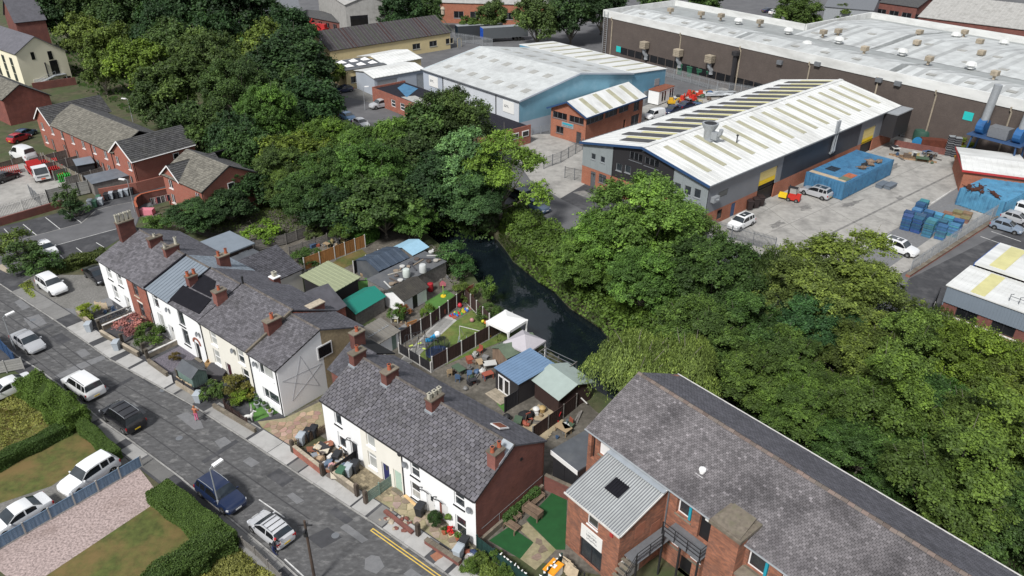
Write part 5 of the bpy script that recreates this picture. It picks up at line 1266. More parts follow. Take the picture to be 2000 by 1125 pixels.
WH=Frame(G(1139.4,276.6,6.7),G(1385.5,360.5,6.7)); WW,WD,WE,WRX,WRZ=WH.L,57.0,6.7,11.6,8.95
wh=framed('warehouse','large grey and black clad warehouse with dark solar strips and pale rooflights','warehouse',WH)
def gz(x):return WE+(WRZ-WE)*(x/WRX if x<WRX else(WW-x)/(WW-WRX))
fw_=[]
for n_ in((1159,306),(1177,312)):x,z=WH.fy(*n_); fw_.append((x-.45,x+.45,z-.45,z+.5))
for n_ in((1209,327),(1226,331),(1266,346),(1294,356)):x,z=WH.fy(*n_); fw_.append((x-.55,x+.55,z-.55,z+.6))
for n_ in((1323,366),(1343,372),(1362,378)):x,z=WH.fy(*n_); fw_.append((x-.55,x+.55,z-.65,z+.65))
lo_w=[(x-.75,x+.75,1.2,2.6)for x in(4.3,7.9,9.9,12.6,14.8,19.0,21.2)]
big=[(9.2,11.6,6.4,7.7),(12.0,14.6,6.3,7.6)]
for x0,x1,m,zb in((0,6.1,'clad_grey',2.95),(6.1,17.2,'clad_black',2.95),(17.2,WW,'clad_grey',2.1)):
 hs=[q for q in fw_ if x0<q[0]<x1 and q[2]>zb]+[q for q in big if x0<q[0]<x1]
 p=MB(); holed_wall(p,x0,x1,zb,WE-.05 if x1<7 or x0>17 else 6.65,[q for q in hs if q[3]<6.6],0,.12)
 if 6<x0<17:
  holed_wall(p,x0,x1,6.65,7.75,big,0,.12); p.add([(x0,0,7.75),(x1,0,7.75),(x1,0,gz(x1)-.1),(WRX,0,WRZ-.1),(x0,0,gz(x0)-.1)],[(0,1,2,3,4)])
 else:p.add([(x0,0,WE-.05),(x1,0,WE-.05),(x1,0,gz(x1)-.05),(x0,0,gz(x0)-.05)],[(0,1,2,3)])
 po=p.build('cladding_panel',M[m],wh)
 if x1<7 or x0>17:
  q=MB()
  for k in range(int((x1-x0)/.3)):
   x=x0+.15+k*.3
   if not any(h[0]-.1<x<h[1]+.1 for h in hs):q.box(x-.05,x+.05,-.03,0,zb,gz(x)-.1)
  q.build('ribs',M[m],po,kind='stuff')
b=MB(); holed_wall(b,0,WW,0,2.1,[(q[0],q[1],q[2],2.1)for q in lo_w]+[(1.9,2.9,0,2.1)],.03,.12); holed_wall(b,0,17.2,2.1,2.95,[(q[0],q[1],2.1,q[3])for q in lo_w if q[0]<17]+[(1.9,2.9,2.1,2.5)],.03,.12); b.build('brick_plinth',M['brick_orange'],wh)
b=MB(); b.add([(.1,.2,0),(WW-.1,.2,0),(WW-.1,.2,6.6),(WRX,.2,8.7),(.1,.2,6.6)],[(0,1,2,3,4)]); b.build('dark_backing',M['black'],wh)
for q in fw_:window(wh,*q,style='single',depth=.06,frame='galv',glass='glass',sill='galv')
for q in lo_w[:5]:window(wh,*q,y=.03,style='double',depth=.06,frame='galv_dark',glass='glass',sill='galv_dark')
for q in lo_w[5:]:window(wh,q[0],q[1],.9,2.05,y=.03,style='double',depth=.06,frame='galv_dark',glass='glass',sill='galv_dark')
for q in big:window(wh,*q,style=3,depth=.06,frame='galv_dark',glass='glass_dark',sill='galv_dark')
door(wh,1.9,2.9,0,2.45,y=.03,col=(.1,.11,.12),depth=.08,frame='galv_dark')
b=MB(); b.box(6.06,6.16,-.05,0,0,7.7); b.box(17.15,17.25,-.05,0,0,7.7); b.build('trim',M['iron'],wh)
b=MB(); b.lathe([(.05,0),(.14,.04),(.14,.09),(.05,.12)],8,(WRX+.1,-.1,8.3)); b.build('wall_lamp',M['lamp_clear'],wh)
def side_wall(x,y0,y1,z0,z1,holes,m,name,t=.15):
 p=MB(); holed_wall(p,y0,y1,z0,z1,holes,0,t); p.v=[(x-v[1],v[0],v[2])for v in p.v]; return p.build(name,M[m],wh)
r1,r2=(12.9,17.6,0,5.1),(44.9,49.3,0,4.7)
side_wall(WW,.12,WD,0,2.3,[(r1[0],r1[1],0,2.3),(r2[0],r2[1],0,2.3),(3.0,4.2,.6,2.0),(6.4,7.5,0,2.1)],'brick_orange','brick_plinth')
side_wall(WW,.12,19,2.3,WE-.05,[(r1[0],r1[1],2.3,5.1),(2.6,4.9,3.9,4.9)],'clad_mid','cladding_panel'); side_wall(WW,19,43.5,2.3,WE-.05,[],'clad_dark','cladding_panel'); side_wall(WW,43.5,WD,2.3,WE-.05,[(r2[0],r2[1],2.3,4.7)],'clad_mid','cladding_panel')
b=MB(); b.add([(WW-.25,.2,0),(WW-.25,WD-.2,0),(WW-.25,WD-.2,6.5),(WW-.25,.2,6.5)],[(0,1,2,3)]); b.box(.001,.2,.13,WD,0,WE-.05); b.ext([(0.2,WD-.01,0),(WW-.2,WD-.01,0),(WW-.2,WD-.01,WE-.05),(WRX,WD-.01,WRZ-.05),(.2,WD-.01,WE-.05)],(0,-.2,0)); b.build('dark_backing',M['black'],wh)
for r_ in(r1,r2):
 p=MB(); zs=2.9 if r_ is r1 else 2.0
 n=9
 for k in range(n):p.box(WW-.22,WW-.12+(.01 if k%2 else 0),r_[0]+.05,r_[1]-.05,zs+(r_[3]-zs)*k/n,zs+(r_[3]-zs)*(k+1)/n-.01,1 if k<3 else 0)
 p.build('roller_door',[M['roller'],M['roller_yellow']],wh)
bx(wh,'window','galv_dark',(WW-.12,WW-.05,2.65,4.85,3.95,4.85)); bx(wh,'pane','glass',(WW-.1,WW-.03,2.75,4.75,4.0,4.8))
bx(wh,'door','trim_blue',(WW-.1,WW-.06,6.45,7.45,0,2.1)); bx(wh,'window','glass_dark',(WW-.1,WW-.06,3.0,4.2,.6,2.0))
b=MB(); b.box(WW+.02,WW+.6,.8,2.1,3.9,4.7); b.lathe([(.3,0),(.3,.05)],10,(WW+.6,1.45,4.3)); b.build('fan_unit',M['galv'],wh)
for y in(33.6,34.3):drainpipe(wh,[(WW+.1,y,3.2),(WW+.3,y,3.6),(WW+.3,y,8.6)],.22,'galv','flue_pipe')
bx(wh,'plant_box','clad_black',(WW+.02,WW+2.3,51.5,57.2,2.4,6.4)); bx(wh,'plant_box_lid','galv',(WW-.0+.02,WW+2.4,51.4,57.3,6.4,6.6))
rf=MB(); roof_slab(rf,[(-.35,-.4,WE-.07),(WRX,-.4,WRZ),(WRX,WD+.3,WRZ),(-.35,WD+.3,WE-.07)],.14); roof_slab(rf,[(WRX,-.4,WRZ),(WW+.35,-.4,WE-.07),(WW+.35,WD+.3,WE-.07),(WRX,WD+.3,WRZ)],.14)
wr=rf.build('roof',M['white_metal'],wh)
rb=MB(); ribs(rb,(-.35,-.4,WE-.07),(0,1,0),Vector((WRX+.35,0,WRZ-WE+.07)).normalized(),WD+.6,12.1,1.0,.035,.1); ribs(rb,(WW+.35,-.4,WE-.07),(0,1,0),Vector((WRX-WW-.35,0,WRZ-WE+.07)).normalized(),WD+.6,11.9,1.0,.035,.1); rb.build('ribs',M['white_metal'],wr,kind='stuff')
def strip(x0,x1,y0,y1,m,name,h=.04,parent=None):
 q=MB(); q.ext([(x0,y0,gz(x0)+.01),(x1,y0,gz(x1)+.01),(x1,y1,gz(x1)+.01),(x0,y1,gz(x0)+.01)],(0,0,h)); return q.build(name,M[m],parent or wr)
y=2.2; k=0
while y<WD-2:
 strip(5.2 if k==0 else 2.6,10.6 if k==0 else 10.9,y,y+1.75,'solar_dull','solar_panel',.09)
 if y+3.4<WD:strip(4.6,10.8,y+2.25,y+3.05,'rooflight_yellow','rooflight');
 y+=3.62; k+=1
y=2.6
for k in range(15):strip(13.0,20.9,y,y+1.0,'rooflight','rooflight'); y+=3.63
bx(wr,'ridge_cap','white_metal',(WRX-.35,WRX+.35,-.4,WD+.3,WRZ-.05,WRZ+.08))
s=MB(); s.beam((-.4,-.45,WE-.15),(WRX,-.45,WRZ-.08),.14,.34); s.beam((WRX,-.45,WRZ-.08),(WW+.4,-.45,WE-.15),.14,.34); s.build('verge_trim',M['trim_blue'],wr)
gutter(wh,0,0,0,0); s=MB(); s.beam((WW+.42,-.4,WE-.12),(WW+.42,WD+.3,WE-.12),.18,.16); s.beam((-.42,-.4,WE-.12),(-.42,WD+.3,WE-.12),.18,.16); s.build('eaves_gutter',M['galv_dark'],wr)
c=MB(); fx,fy_=14.6,11.4; zt=gz(fx)
c.box(fx-1.0,fx+1.0,fy_-.9,fy_+.9,zt-.4,zt+.1); c.lathe([(.75,0),(.75,1.3),(1.15,2.0),(1.25,2.4),(1.0,2.4)],10,(fx,fy_,zt)); c.box(fx+.6,fx+1.6,fy_-.4,fy_+.4,zt+.2,zt+1.3); c.tube([(fx+1.5,fy_,zt+.9),(fx+1.9,fy_,zt+1.3),(fx+2.0,fy_,zt+1.9)],.32,8)
co=c.build('extract_fan',M['galv'],wr,smooth=35); c=MB(); c.lathe([(.95,2.405),(.95,2.41)],10,(fx,fy_,zt)); c.build('fan_mouth',M['black'],co)
s=MB(); s.tube([(17.5,14.5,gz(17.5)),(17.5,14.5,gz(17.5)+1.1)],.1,6); s.lathe([(.2,0),(.2,.15)],8,(17.5,14.5,gz(17.5)+1.1)); s.build('flue',M['iron'],wr)
BL=Frame(G(1014.7,196,7.0),G(1236,142.7,7.0)); BW,BD=BL.L,29.3; BX,BZ=15.0,9.45
bl=framed('blue_warehouse','pale blue steel warehouse with a grey roof of square rooflights','warehouse',BL)
b=MB(); b.add([(0,0,2.9),(BW,0,2.9),(BW,0,7),(BX,0,BZ),(0,0,7)],[(0,1,2,3,4)]); b.build('gable_cladding',M['clad_blue'],bl)
bx(bl,'plinth_cladding','clad_pale',(0,BW,0,.1,0,2.9))
for y0,y1,m in((0,6.4,'clad_white'),(6.4,22.6,'clad_white'),(22.6,BD,'clad_pale')):
 b=MB(); b.box(-.02,.1,y0+.12,y1,0,6.95); b.build('cladding_panel',M[m],bl)
for y in(6.4,22.6):bx(bl,'drainpipe','iron',(-.14,-.02,y-.08,y+.08,0,6.9))
b=MB(); b.ext([(0,BD-.01,0),(BW,BD-.01,0),(BW,BD-.01,7),(BX,BD-.01,BZ),(0,BD-.01,7)],(0,-.1,0)); b.box(BW-.1,BW,.1,BD-.1,0,7); b.build('rear_cladding',M['clad_blue'],bl)
for y0 in(1.4,24.3):
 bo=bx(bl,'sign_board','plate_white',(-.1,-.025,y0,y0+3.0,4.1,6.2))
 q=print_lines(bo,0,1.2,5.0,.5,[5],0,'galv_dark',6); q.data.transform(Matrix.Translation((-.11,y0+2.6,0))@Matrix.Rotation(math.radians(-90),4,'Z'))
rf=MB(); roof_slab(rf,[(-.3,-.3,6.95),(BX,-.3,BZ),(BX,BD+.3,BZ),(-.3,BD+.3,6.95)],.14); roof_slab(rf,[(BX,-.3,BZ),(BW+.1,-.3,7),(BW+.1,BD+.3,7),(BX,BD+.3,BZ)],.14); br=rf.build('roof',M['white_roof_dirty'],bl)
def bz(x):return 7+(BZ-7)*(x/BX if x<BX else(BW-x)/(BW-BX))
for x in(3.6,10.8,19,26):
 for k in range(7 if x<15 else 8):
  y=2.3+k*3.9+(1.9 if x in(10.8,26)else 0)
  if y>BD-1.5:continue
  q=MB(); q.ext([(x-.8,y-.75,bz(x-.8)),(x+.8,y-.75,bz(x+.8)),(x+.8,y+.75,bz(x+.8)),(x-.8,y+.75,bz(x-.8))],(0,0,.06)); q.build('rooflight',M['rooflight_grey'],br)
rb=MB(); ribs(rb,(-.3,-.3,6.95),(0,1,0),Vector((15.3,0,2.5)).normalized(),BD+.6,15.4,1.0,.03,.1); rb.build('ribs',M['white_roof_dirty'],br,kind='stuff')
s=MB(); s.beam((-.3,-.35,6.9),(BX,-.35,BZ-.05),.12,.3); s.beam((BX,-.35,BZ-.05),(BW,-.35,6.95),.12,.3); s.build('verge_trim',M['clad_pale'],br); s=MB(); s.beam((-.38,-.3,6.9),(-.38,BD+.3,6.9),.16,.16); s.build('eaves_gutter',M['galv_dark'],br)
be=thing('blue_extension','deep blue lower extension with ribbed translucent roof on the blue warehouse','extension',BL.W(BW+.05,0),BL.a)
b=MB(); b.ext([(0,.05,0),(10.6,.05,0),(10.6,.05,6.2),(0,.05,6.9)],(0,34,0)); b.build('cladding_panel',M['clad_blue'],be,color=(.75,.85,.92))
rf=MB(); roof_slab(rf,[(0,-.1,7.0),(10.9,-.1,6.25),(10.9,34.3,6.25),(0,34.3,7.0)],.1); er=rf.build('roof',M['white_metal'],be)
for k in range(9):q=MB(); y=2+k*3.7; q.ext([(.8,y,7.0-.06),(10.2,y,6.31),(10.2,y+.7,6.31),(.8,y+.7,7.0-.06)],(0,0,.05)); q.build('rooflight',M['rooflight'],er)
bx(be,'window','galv',(7.2,8.7,-.02,.04,3.2,4.6)); bx(be,'door','galv',(4.0,5.4,-.02,.04,0,2.6))
OF=Frame(G(1074.9,264.5),G(1142,284)); OW=OF.L; OD=OF.fz(1246.6,239.7)[1]; OE=5.3
of=framed('brick_office','orange brick office with white ribbed roof and dark strip windows','office',OF)
b=MB(); fh=[(.4,OW*.46,3.55,4.75),(OW*.53,OW-.5,3.55,4.75),(1.3,3.0,.9,2.2),(OW-2.0,OW-.9,0,2.1)]; holed_wall(b,0,OW,0,OE-.05,fh,0,.2); b.add([(0,0,OE-.05),(OW,0,OE-.05),(OW/2,0,7.05)],[(0,1,2)]); b.build('front_wall',M['brick_orange'],of)
bx(of,'dark_backing','black',(.25,OW-.25,.25,OD-.2,0,OE-.1))
for q in fh[:3]:window(of,*q,style=3 if q[1]-q[0]>2 else 2,depth=.1,frame='galv_dark',glass='glass_dark',sill='galv_dark')
door(of,OW-2.0,OW-.9,0,2.1,col=(.05,.05,.055),frame='galv_dark')
ss=[(.15,OD*.29,3.55,4.85),(OD*.32,OD*.53,3.55,4.85),(OD*.56,OD*.73,3.55,4.85),(OD*.83,OD*.93,2.9,5.0),(OD*.8,OD*.95,0,2.2),(OD*.66,OD*.70,0,2.0)]
p=MB(); holed_wall(p,0,OD,0,OE-.05,ss,0,.2); p.v=[(OW-v[1],v[0],v[2])for v in p.v]; p.build('side_wall',M['brick_orange'],of)
b=MB(); b.box(0,.2,.2,OD,0,OE-.05); b.ext([(.2,OD,0),(OW-.2,OD,0),(OW-.2,OD,OE-.05),(OW/2,OD,7.0),(.2,OD,OE-.05)],(0,-.2,0)); b.build('rear_wall',M['brick_orange'],of)
for q in ss[:5]:
 n=max(2,int((q[1]-q[0])/1.2)); w_=MB()
 for k in range(n+1):yy=lerp(q[0],q[1],k/n); w_.box(OW-.16,OW-.08,yy-.05,yy+.05,q[2],q[3])
 w_.box(OW-.16,OW-.08,q[0],q[1],q[2],q[2]+.08); wo=w_.build('window',M['clad_mid'],of)
 for k in range(n):p=MB(); p.box(OW-.14,OW-.11,lerp(q[0],q[1],k/n)+.06,lerp(q[0],q[1],(k+1)/n)-.06,q[2]+.09,q[3]-.02); p.build('pane',M['glass_dark'],wo)
so=bx(of,'business_sign','galv',(2.6,5.3,-.08,-.002,2.35,3.25)); bx(so,'sign_band','teal',(2.8,5.1,-.1,-.082,2.8,3.12)); print_lines(so,2.9,5.0,2.5,.2,[6,5],-.082,'galv_dark',9)
rf=MB(); roof_slab(rf,[(-.5,-.6,OE-.1),(OW/2,-.6,7.2),(OW/2,OD+.5,7.2),(-.5,OD+.5,OE-.1)],.12); roof_slab(rf,[(OW/2,-.6,7.2),(OW+.5,-.6,OE-.1),(OW+.5,OD+.5,OE-.1),(OW/2,OD+.5,7.2)],.12); orf=rf.build('roof',M['white_metal'],of)
for k in range(4):
 y=OD*(.13+.23*k); q=MB(); q.ext([(OW/2+.3,y,7.2-.13),(OW+.3,y,OE),(OW+.3,y+1.1,OE),(OW/2+.3,y+1.1,7.2-.13)],(0,0,.07)); q.build('rooflight',M['rooflight'],orf)
s=MB(); s.beam((-.55,-.66,OE-.18),(OW/2,-.66,7.12),.1,.3); s.beam((OW/2,-.66,7.12),(OW+.55,-.66,OE-.18),.1,.3); s.beam((OW+.56,-.6,OE-.18),(OW+.56,OD+.5,OE-.18),.12,.24); s.build('verge_trim',M['trim_blue'],orf)
lr=thing('low_brick_range','low flat roofed brick offices with white windows below the blue warehouse','offices',BL.o,BL.a)
b=MB(); wl=[(y,y+1.5,1.0,2.4)for y in(27.6,24.4,20.2)]+[(17.0,19.0,0,2.5)]
holed_wall(b,-3.2,36.0,0,3.4,wl,0,.2); b.v=[(-8.2+v[1],v[0],v[2])for v in b.v]; b.build('front_wall',M['brick_red'],lr)
bx(lr,'end_wall','brick_red',(-8.19,-.1,-3.2,-3.0,0,3.39)); bx(lr,'end_wall','brick_red',(-8.19,-.1,35.8,36,0,3.39))
lro=bx(lr,'roof','felt_black',(-7.9,-.15,-2.9,35.7,0,3.05),color=(1.8,1.8,1.8))
b=MB(); b.ext([(-6.5,26,3.06),(-1,30,3.06),(-1,35,3.06),(-4,33,3.06)],(0,0,.03)); b.build('tarpaulin',M['container'],lro); b=MB(); b.ext([(-7.5,20,3.06),(-5,18,3.06),(-4.5,26,3.06),(-7.2,27,3.06)],(0,0,.02)); b.build('roof_patch',M['concrete'],lro)
for q in wl:
 w_=MB(); w_.box(-8.15,-8.05,q[0],q[1],q[2],q[2]+.1); w_.box(-8.15,-8.05,q[0],q[1],q[3]-.1,q[3]); w_.box(-8.15,-8.05,q[0],q[0]+.1,q[2],q[3]); w_.box(-8.15,-8.05,q[1]-.1,q[1],q[2],q[3]); w_.box(-8.15,-8.05,q[0],q[1],(q[2]+q[3])/2-.05,(q[2]+q[3])/2+.05)
 wo=w_.build('window'if q[2]>0 else 'door',M['upvc'],lr); bx(wo,'pane','glass',(-8.1,-8.07,q[0]+.1,q[1]-.1,q[2]+.1,q[3]-.1))
for x0_ in(-4.6,-2.2):wo=bx(lr,'window','upvc',(x0_,x0_+1.6,-3.27,-3.2,1.5,2.6)); bx(wo,'pane','glass_dark',(x0_+.15,x0_+1.45,-3.3,-3.27,1.65,2.45))
bx(lr,'name_board','plate_white',(-7.4,-4.8,-3.3,-3.2,.4,1.5))
def shed(name,label,cat,A,B,z,depth,ze,zr,wallm,roofm,base=0.0,ridge_at=.5,along_x=False,doors=(),wins=(),over=.3,ribm=None,plinth=None):
 """gabled (or mono-pitch) shed; A,B photo pixels of its front eave at height z"""
 F=Frame(G(*A,z),G(*B,z)); W_=F.L; root=framed(name,label,cat,F)
 b=MB(); hs=[d[:4]for d in doors]+[w_[:4]for w_ in wins]
 holed_wall(b,0,W_,0,ze-.02,hs,0,.15)
 b.box(0,W_,depth-.15,depth,0,ze-.02)
 if along_x:
  for x in(.0,W_):
   sgn=1 if x==0 else-1; b.ext([(x,.001,0),(x,depth-.15,0),(x,depth-.15,ze-.05),(x,depth*ridge_at,zr-.05),(x,.001,ze-.05)],(sgn*.15,0,0))
 else:
  b.add([(0,0,ze-.02),(W_,0,ze-.02),(W_*ridge_at,0,zr-.05)],[(0,1,2)]); b.box(0,.15,.15,depth-.15,0,ze-.02); b.box(W_-.15,W_,.15,depth-.15,0,ze-.02)
 b.build('wall_face',M[wallm],root)
 bx(root,'dark_backing','black',(.3,W_-.3,.3,depth-.3,0,ze-.3))
 r=MB()
 if along_x:roof_slab(r,[(-over,-over,ze-.05),(W_+over,-over,ze-.05),(W_+over,depth*ridge_at,zr),(-over,depth*ridge_at,zr)],.12); roof_slab(r,[(-over,depth*ridge_at,zr),(W_+over,depth*ridge_at,zr),(W_+over,depth+over,ze-.05),(-over,depth+over,ze-.05)],.12)
 else:roof_slab(r,[(-over,-over,ze-.05),(W_*ridge_at,-over,zr),(W_*ridge_at,depth+over,zr),(-over,depth+over,ze-.05)],.12); roof_slab(r,[(W_*ridge_at,-over,zr),(W_+over,-over,ze-.05),(W_+over,depth+over,ze-.05),(W_*ridge_at,depth+over,zr)],.12)
 ro=r.build('roof',M[roofm],root)
 if ribm:
  q=MB()
  if along_x:ribs(q,(-over,-over,ze-.05),(1,0,0),Vector((0,depth*ridge_at+over,zr-ze+.05)).normalized(),W_+2*over,math.hypot(depth*ridge_at+over,zr-ze),.9,.05,.3)
  else:ribs(q,(-over,-over,ze-.05),(0,1,0),Vector((W_*ridge_at+over,0,zr-ze+.05)).normalized(),depth+2*over,math.hypot(W_*ridge_at+over,zr-ze),.9,.05,.3); ribs(q,(W_+over,-over,ze-.05),(0,1,0),Vector((W_*(ridge_at-1)-over,0,zr-ze+.05)).normalized(),depth+2*over,math.hypot(W_*(1-ridge_at)+over,zr-ze),.9,.05,.3)
  q.build('ribs',M[ribm],ro,kind='stuff')
 for d in doors:p=MB(); p.box(d[0],d[1],.06,.1,d[2],d[3]); p.build('roller_door'if d[1]-d[0]>2 else 'door',M[d[4]],root)
 for w_ in wins:window(root,*w_[:4],style=w_[4],depth=.07,frame='galv',glass='glass_dark',sill='galv')
 return root,ro,F
yb,ybr,YF=shed('yellow_workshop','long yellow rendered workshop with a mossy dark ribbed roof','workshop',(645,99),(879,63),4.2,13.5,4.2,7.6,'render_yellow','tile_dark',along_x=True,ribm='tile_dark',wins=[(23,25.4,1.3,2.7,2),(28.2,30.6,1.3,2.7,2),(33.4,35.8,1.3,2.7,2)],doors=[(37.2,38.4,0,2.3,'galv')])
for k in range(10):
 x=2+k*3.6; q=MB(); V=Vector((0,6.75+.3,3.45)).normalized(); ribs(q,(x,-.3,4.17),(1,0,0),V,2.2,7.7,.8,.07,.25); q.build('moss_band',M['rust']if k%3==1 else M['felt_green'],ybr,color=(.22,.2,.3)if k%3==1 else(.45,.42,.4),kind='stuff')
ybr.color=(.75,.62,.66,1)
b=MB(); b.lathe([(.5,0),(.5,1.2),(.7,1.3),(.3,1.9)],8,(37.5,6.7,7.5)); b.build('roof_cowl',M['stone_pale'],ybr)
d_=MB(); d_.lathe([(1.1,0),(1.1,.06)],14,sx=1,sy=1.6); d_.v=[(v[2]-.08,v[0]+4.2,v[1]+4.6)for v in d_.v]; d_.build('gable_roundel',M['plate_white'],yb)
sk,skr,SF=shed('flat_roofed_workshop','yellow walled workshop with a black flat roof and six pyramid rooflights','workshop',(675,136.5),(752,125),4.2,9,4.2,4.35,'render_yellow','felt_grey',along_x=True,wins=[(1.0,3.2,1.2,2.6,2)])
for k in range(6):
 x=SF.L*(.2+.3*(k%3)); y=2.2+(k//3)*3.8; q=MB(); q.add([(x-.9,y-.8,4.33),(x+.9,y-.8,4.33),(x+.9,y+.8,4.33),(x-.9,y+.8,4.33),(x,y,4.85)],[(0,1,4),(1,2,4),(2,3,4),(3,0,4)]); q.build('rooflight',M['upvc'],skr)
shed('white_roofed_shed','shed with a bright white low pitched roof beside the yellow workshop','shed',(753,126),(822,113),4.0,11,4.0,5.0,'render_yellow','white_metal',along_x=True,ribm='white_metal')
gs,gsr,GF=shed('grey_unit','small grey industrial unit with a white roof and grey roller shutters','unit',(730.5,151.5),(828,134.5),4.0,8,4.0,4.6,'clad_pale','white_metal',along_x=True,ribm='white_metal',doors=[(.7,5.6,0,3.2,'galv'),(10.4,15,0,3.2,'galv'),(6.3,7.5,0,2.4,'upvc')])
FB=Frame(G(1180,18.7,11.0),G(1933,181,11.0)); FL=128.0
p1,p2,p3,p4=[FB.fz(*q,11.0)for q in((1480,27),(1587,52),(1685,20),(2000,72))]
FD1,FD2=(p1[1]+p2[1])/2,(p3[1]+p4[1])/2; FXS=(p2[0]+p3[0])/2
fb=framed('brick_factory','huge dark brick factory with white parapet and pale patched roof','factory',FB)
b=MB(); b.box(0,FL,0,.3,0,9.3); b.box(0,.3,.3,FD1,0,9.3); b.box(.3,FXS,FD1-.3,FD1,0,9.3); b.box(FXS,FXS+.3,FD1,FD2,0,9.3); b.box(FXS+.3,FL,FD2-.3,FD2,0,9.3); b.box(FL-.3,FL,.3,FD2-.3,0,9.3); b.build('wall_face',M['brick_dark'],fb)
b=MB(); b.box(-.15,FL,-.15,.3,9.3,11.0); b.box(-.15,.3,.3,FD1,9.3,11.0); b.box(.3,FXS,FD1-.3,FD1+.1,9.3,11.0); b.box(FXS-.1,FXS+.3,FD1+.1,FD2,9.3,11.0); b.box(FXS+.3,FL,FD2-.3,FD2+.1,9.3,11.0); b.build('parapet',M['white_metal'],fb)
b=MB(); b.prism([(.3,.3),(FL-.3,.3),(FL-.3,FD2-.3),(FXS+.3,FD2-.3),(FXS+.3,FD1-.3),(.3,FD1-.3)],9.0,9.6); fr=b.build('roof',M['white_roof_dirty'],fb,color=(.62,.63,.63))
def rbay(x0,x1,y0,y1,zt,m='white_roof_dirty',c=1.0):
 q=MB(); ym=(y0+y1)/2
 q.add([(x0,y0,9.65),(x1,y0,9.65),(x1,ym,zt),(x0,ym,zt),(x0,y1,9.65),(x1,y1,9.65)],[(0,1,2,3),(3,2,5,4),(0,3,4),(1,5,2)])
 o=q.build('roof_bay',M[m],fr,color=(c,c,c))
 rb=MB()
 n=int((x1-x0)/2.4)
 for k in range(n):x=x0+(x1-x0)*(k+.5)/n; rb.add([(x-.55,y0+.1,9.68),(x+.55,y0+.1,9.68),(x+.55,ym,zt+.03),(x-.55,ym,zt+.03)],[(0,1,2,3)],0,R.uniform(.72,1.05)); rb.add([(x-.55,ym,zt+.03),(x+.55,ym,zt+.03),(x+.55,y1-.1,9.68),(x-.55,y1-.1,9.68)],[(0,1,2,3)],0,R.uniform(.8,1.15))
 rb.build('roof_sheets',M[m],o,kind='stuff')
 for k in range(int((x1-x0)/7)):
  for f in(.25,.7):
   x=x0+3+k*7+(2.5 if f>.5 else 0); y=lerp(y0,ym,f)if f<.5 else lerp(y0,ym,f)
   if x>x1-2:continue
   z=lerp(9.65,zt,(y-y0)/(ym-y0)); bx(o,'rooflight','rooflight_grey',(x-.8,x+.8,y-.6,y+.6,z,z+.12))
 return o
bd=FD1-1
for i,(x0,x1)in enumerate(((2,38),(39.5,74),(75.5,126))):
 rbay(x0,x1,1.2,bd*.62,10.75,c=1.05 if i!=1 else .92)
for i,(x0,x1)in enumerate(((FXS+1.5,FXS+20),(FXS+21.5,126))):rbay(x0,x1,bd*.78,FD2-2.5,10.9,c=1.0)
def acbox(x,y,z,parent,s=1.0):
 q=MB(); q.box(x-.25*s,x+.25*s,y-.25*s,y+.25*s,z,z+.9*s); q.box(x-.75*s,x+.75*s,y-.75*s,y+.75*s,z+.9*s,z+2.0*s)
 for k in range(4):q.box(x-.78*s,x+.78*s,y-.78*s,y+.78*s,z+(1.0+.24*k)*s,z+(1.1+.24*k)*s,0,.7)
 return q.build('air_handler',M['stone_pale'],parent)
for px,py in((1409,28),(1485,40),(1609,60),(1638,58),(1797,60),(1792,80),(1690,92),(1915,78),(1918,100),(1816,112),(1885,60),(1945,140),(1996,68),(1310,17),(1370,24)):
 x,y=FB.fz(px,py,11.3)
 if 1<x<FL-2 and 1<y<FD2-1:acbox(x,y,9.9,fr,.8)
for px,py in((1541,57),(1640,75),(1577,83),(1764,98),(1868,66),(1962,80),(1898,124),(1443,38)):
 x,y=FB.fz(px,py,10.8); q=MB(); q.lathe([(.7,0),(.7,.5),(1.1,.6),(.9,1.1),(.4,1.3)],8,(x,y,9.9)); q.build('roof_cowl',M['white_metal'],fr)
for i,x in enumerate((3.2,26,43,60,74.5,85.5,98,112)):
 drainpipe(fb,[(x,-.35,9.6),(x,-.3,9.0),(x+.15,-.12,8.7),(x+.15,-.12,.2)],.14,'stone_pale')
for px,py in((1259,88),(1325,103),(1387,115)):
 x,z=FB.fy(px,py,-.9); q=MB(); q.box(x-.9,x+.9,-1.7,-.25,z-.8,z+.8);
 for k in range(4):q.box(x-.93,x+.93,-1.73,-.25,z-.7+.38*k,z-.55+.38*k,0,.7)
 q.build('air_handler',M['stone_pale'],fb); q=MB(); q.tube([(x,-.9,z-.8),(x,-.8,z-1.8),(x+.3,-.35,z-2.6),(x+.3,-.3,z-3.4)],.5,6); q.build('duct',M['galv'],fb)
n=22
for k in range(n):
 x=7+k*2.55; bx(fb,'window','glass_dark',(x,x+2.3,-.06,-.005,1.4,3.0))
for px,py in((1523,122),(1597,125),(1717,156),(1754,163)):x,z=FB.fy(px,py,-.3); bx(fb,'vent_hood','galv_dark',(x-.6,x+.6,-.6,-.005,z-.4,z+.4))
for px,py in((1208,96),(1891,227)):x,z=FB.fy(px,py,-.05); bx(fb,'sign_plate','teal',(x-.8,x+.8,-.08,-.005,z-.7,z+.7),color=(1,1.5,1.1))
q=MB(); x,z=FB.fy(1437,108,-.8); q.tube([(x,-.8,.2),(x,-.8,z)],.5,6); q.lathe([(.9,0),(.9,.8)],8,(x,-.8,z)); q.build('flue',M['clad_black'],fb)
q=MB(); q.beam((.6,-.4,0),(.6,-.4,10.8),.12,.12); q.beam((1.9,-.4,0),(1.9,-.4,10.8),.12,.12)
for k in range(20):q.beam((.6,-.4,.5+k*.5),(1.9,-.4,.5+k*.5),.06,.06)
q.build('wall_ladder',M['galv'],fb)
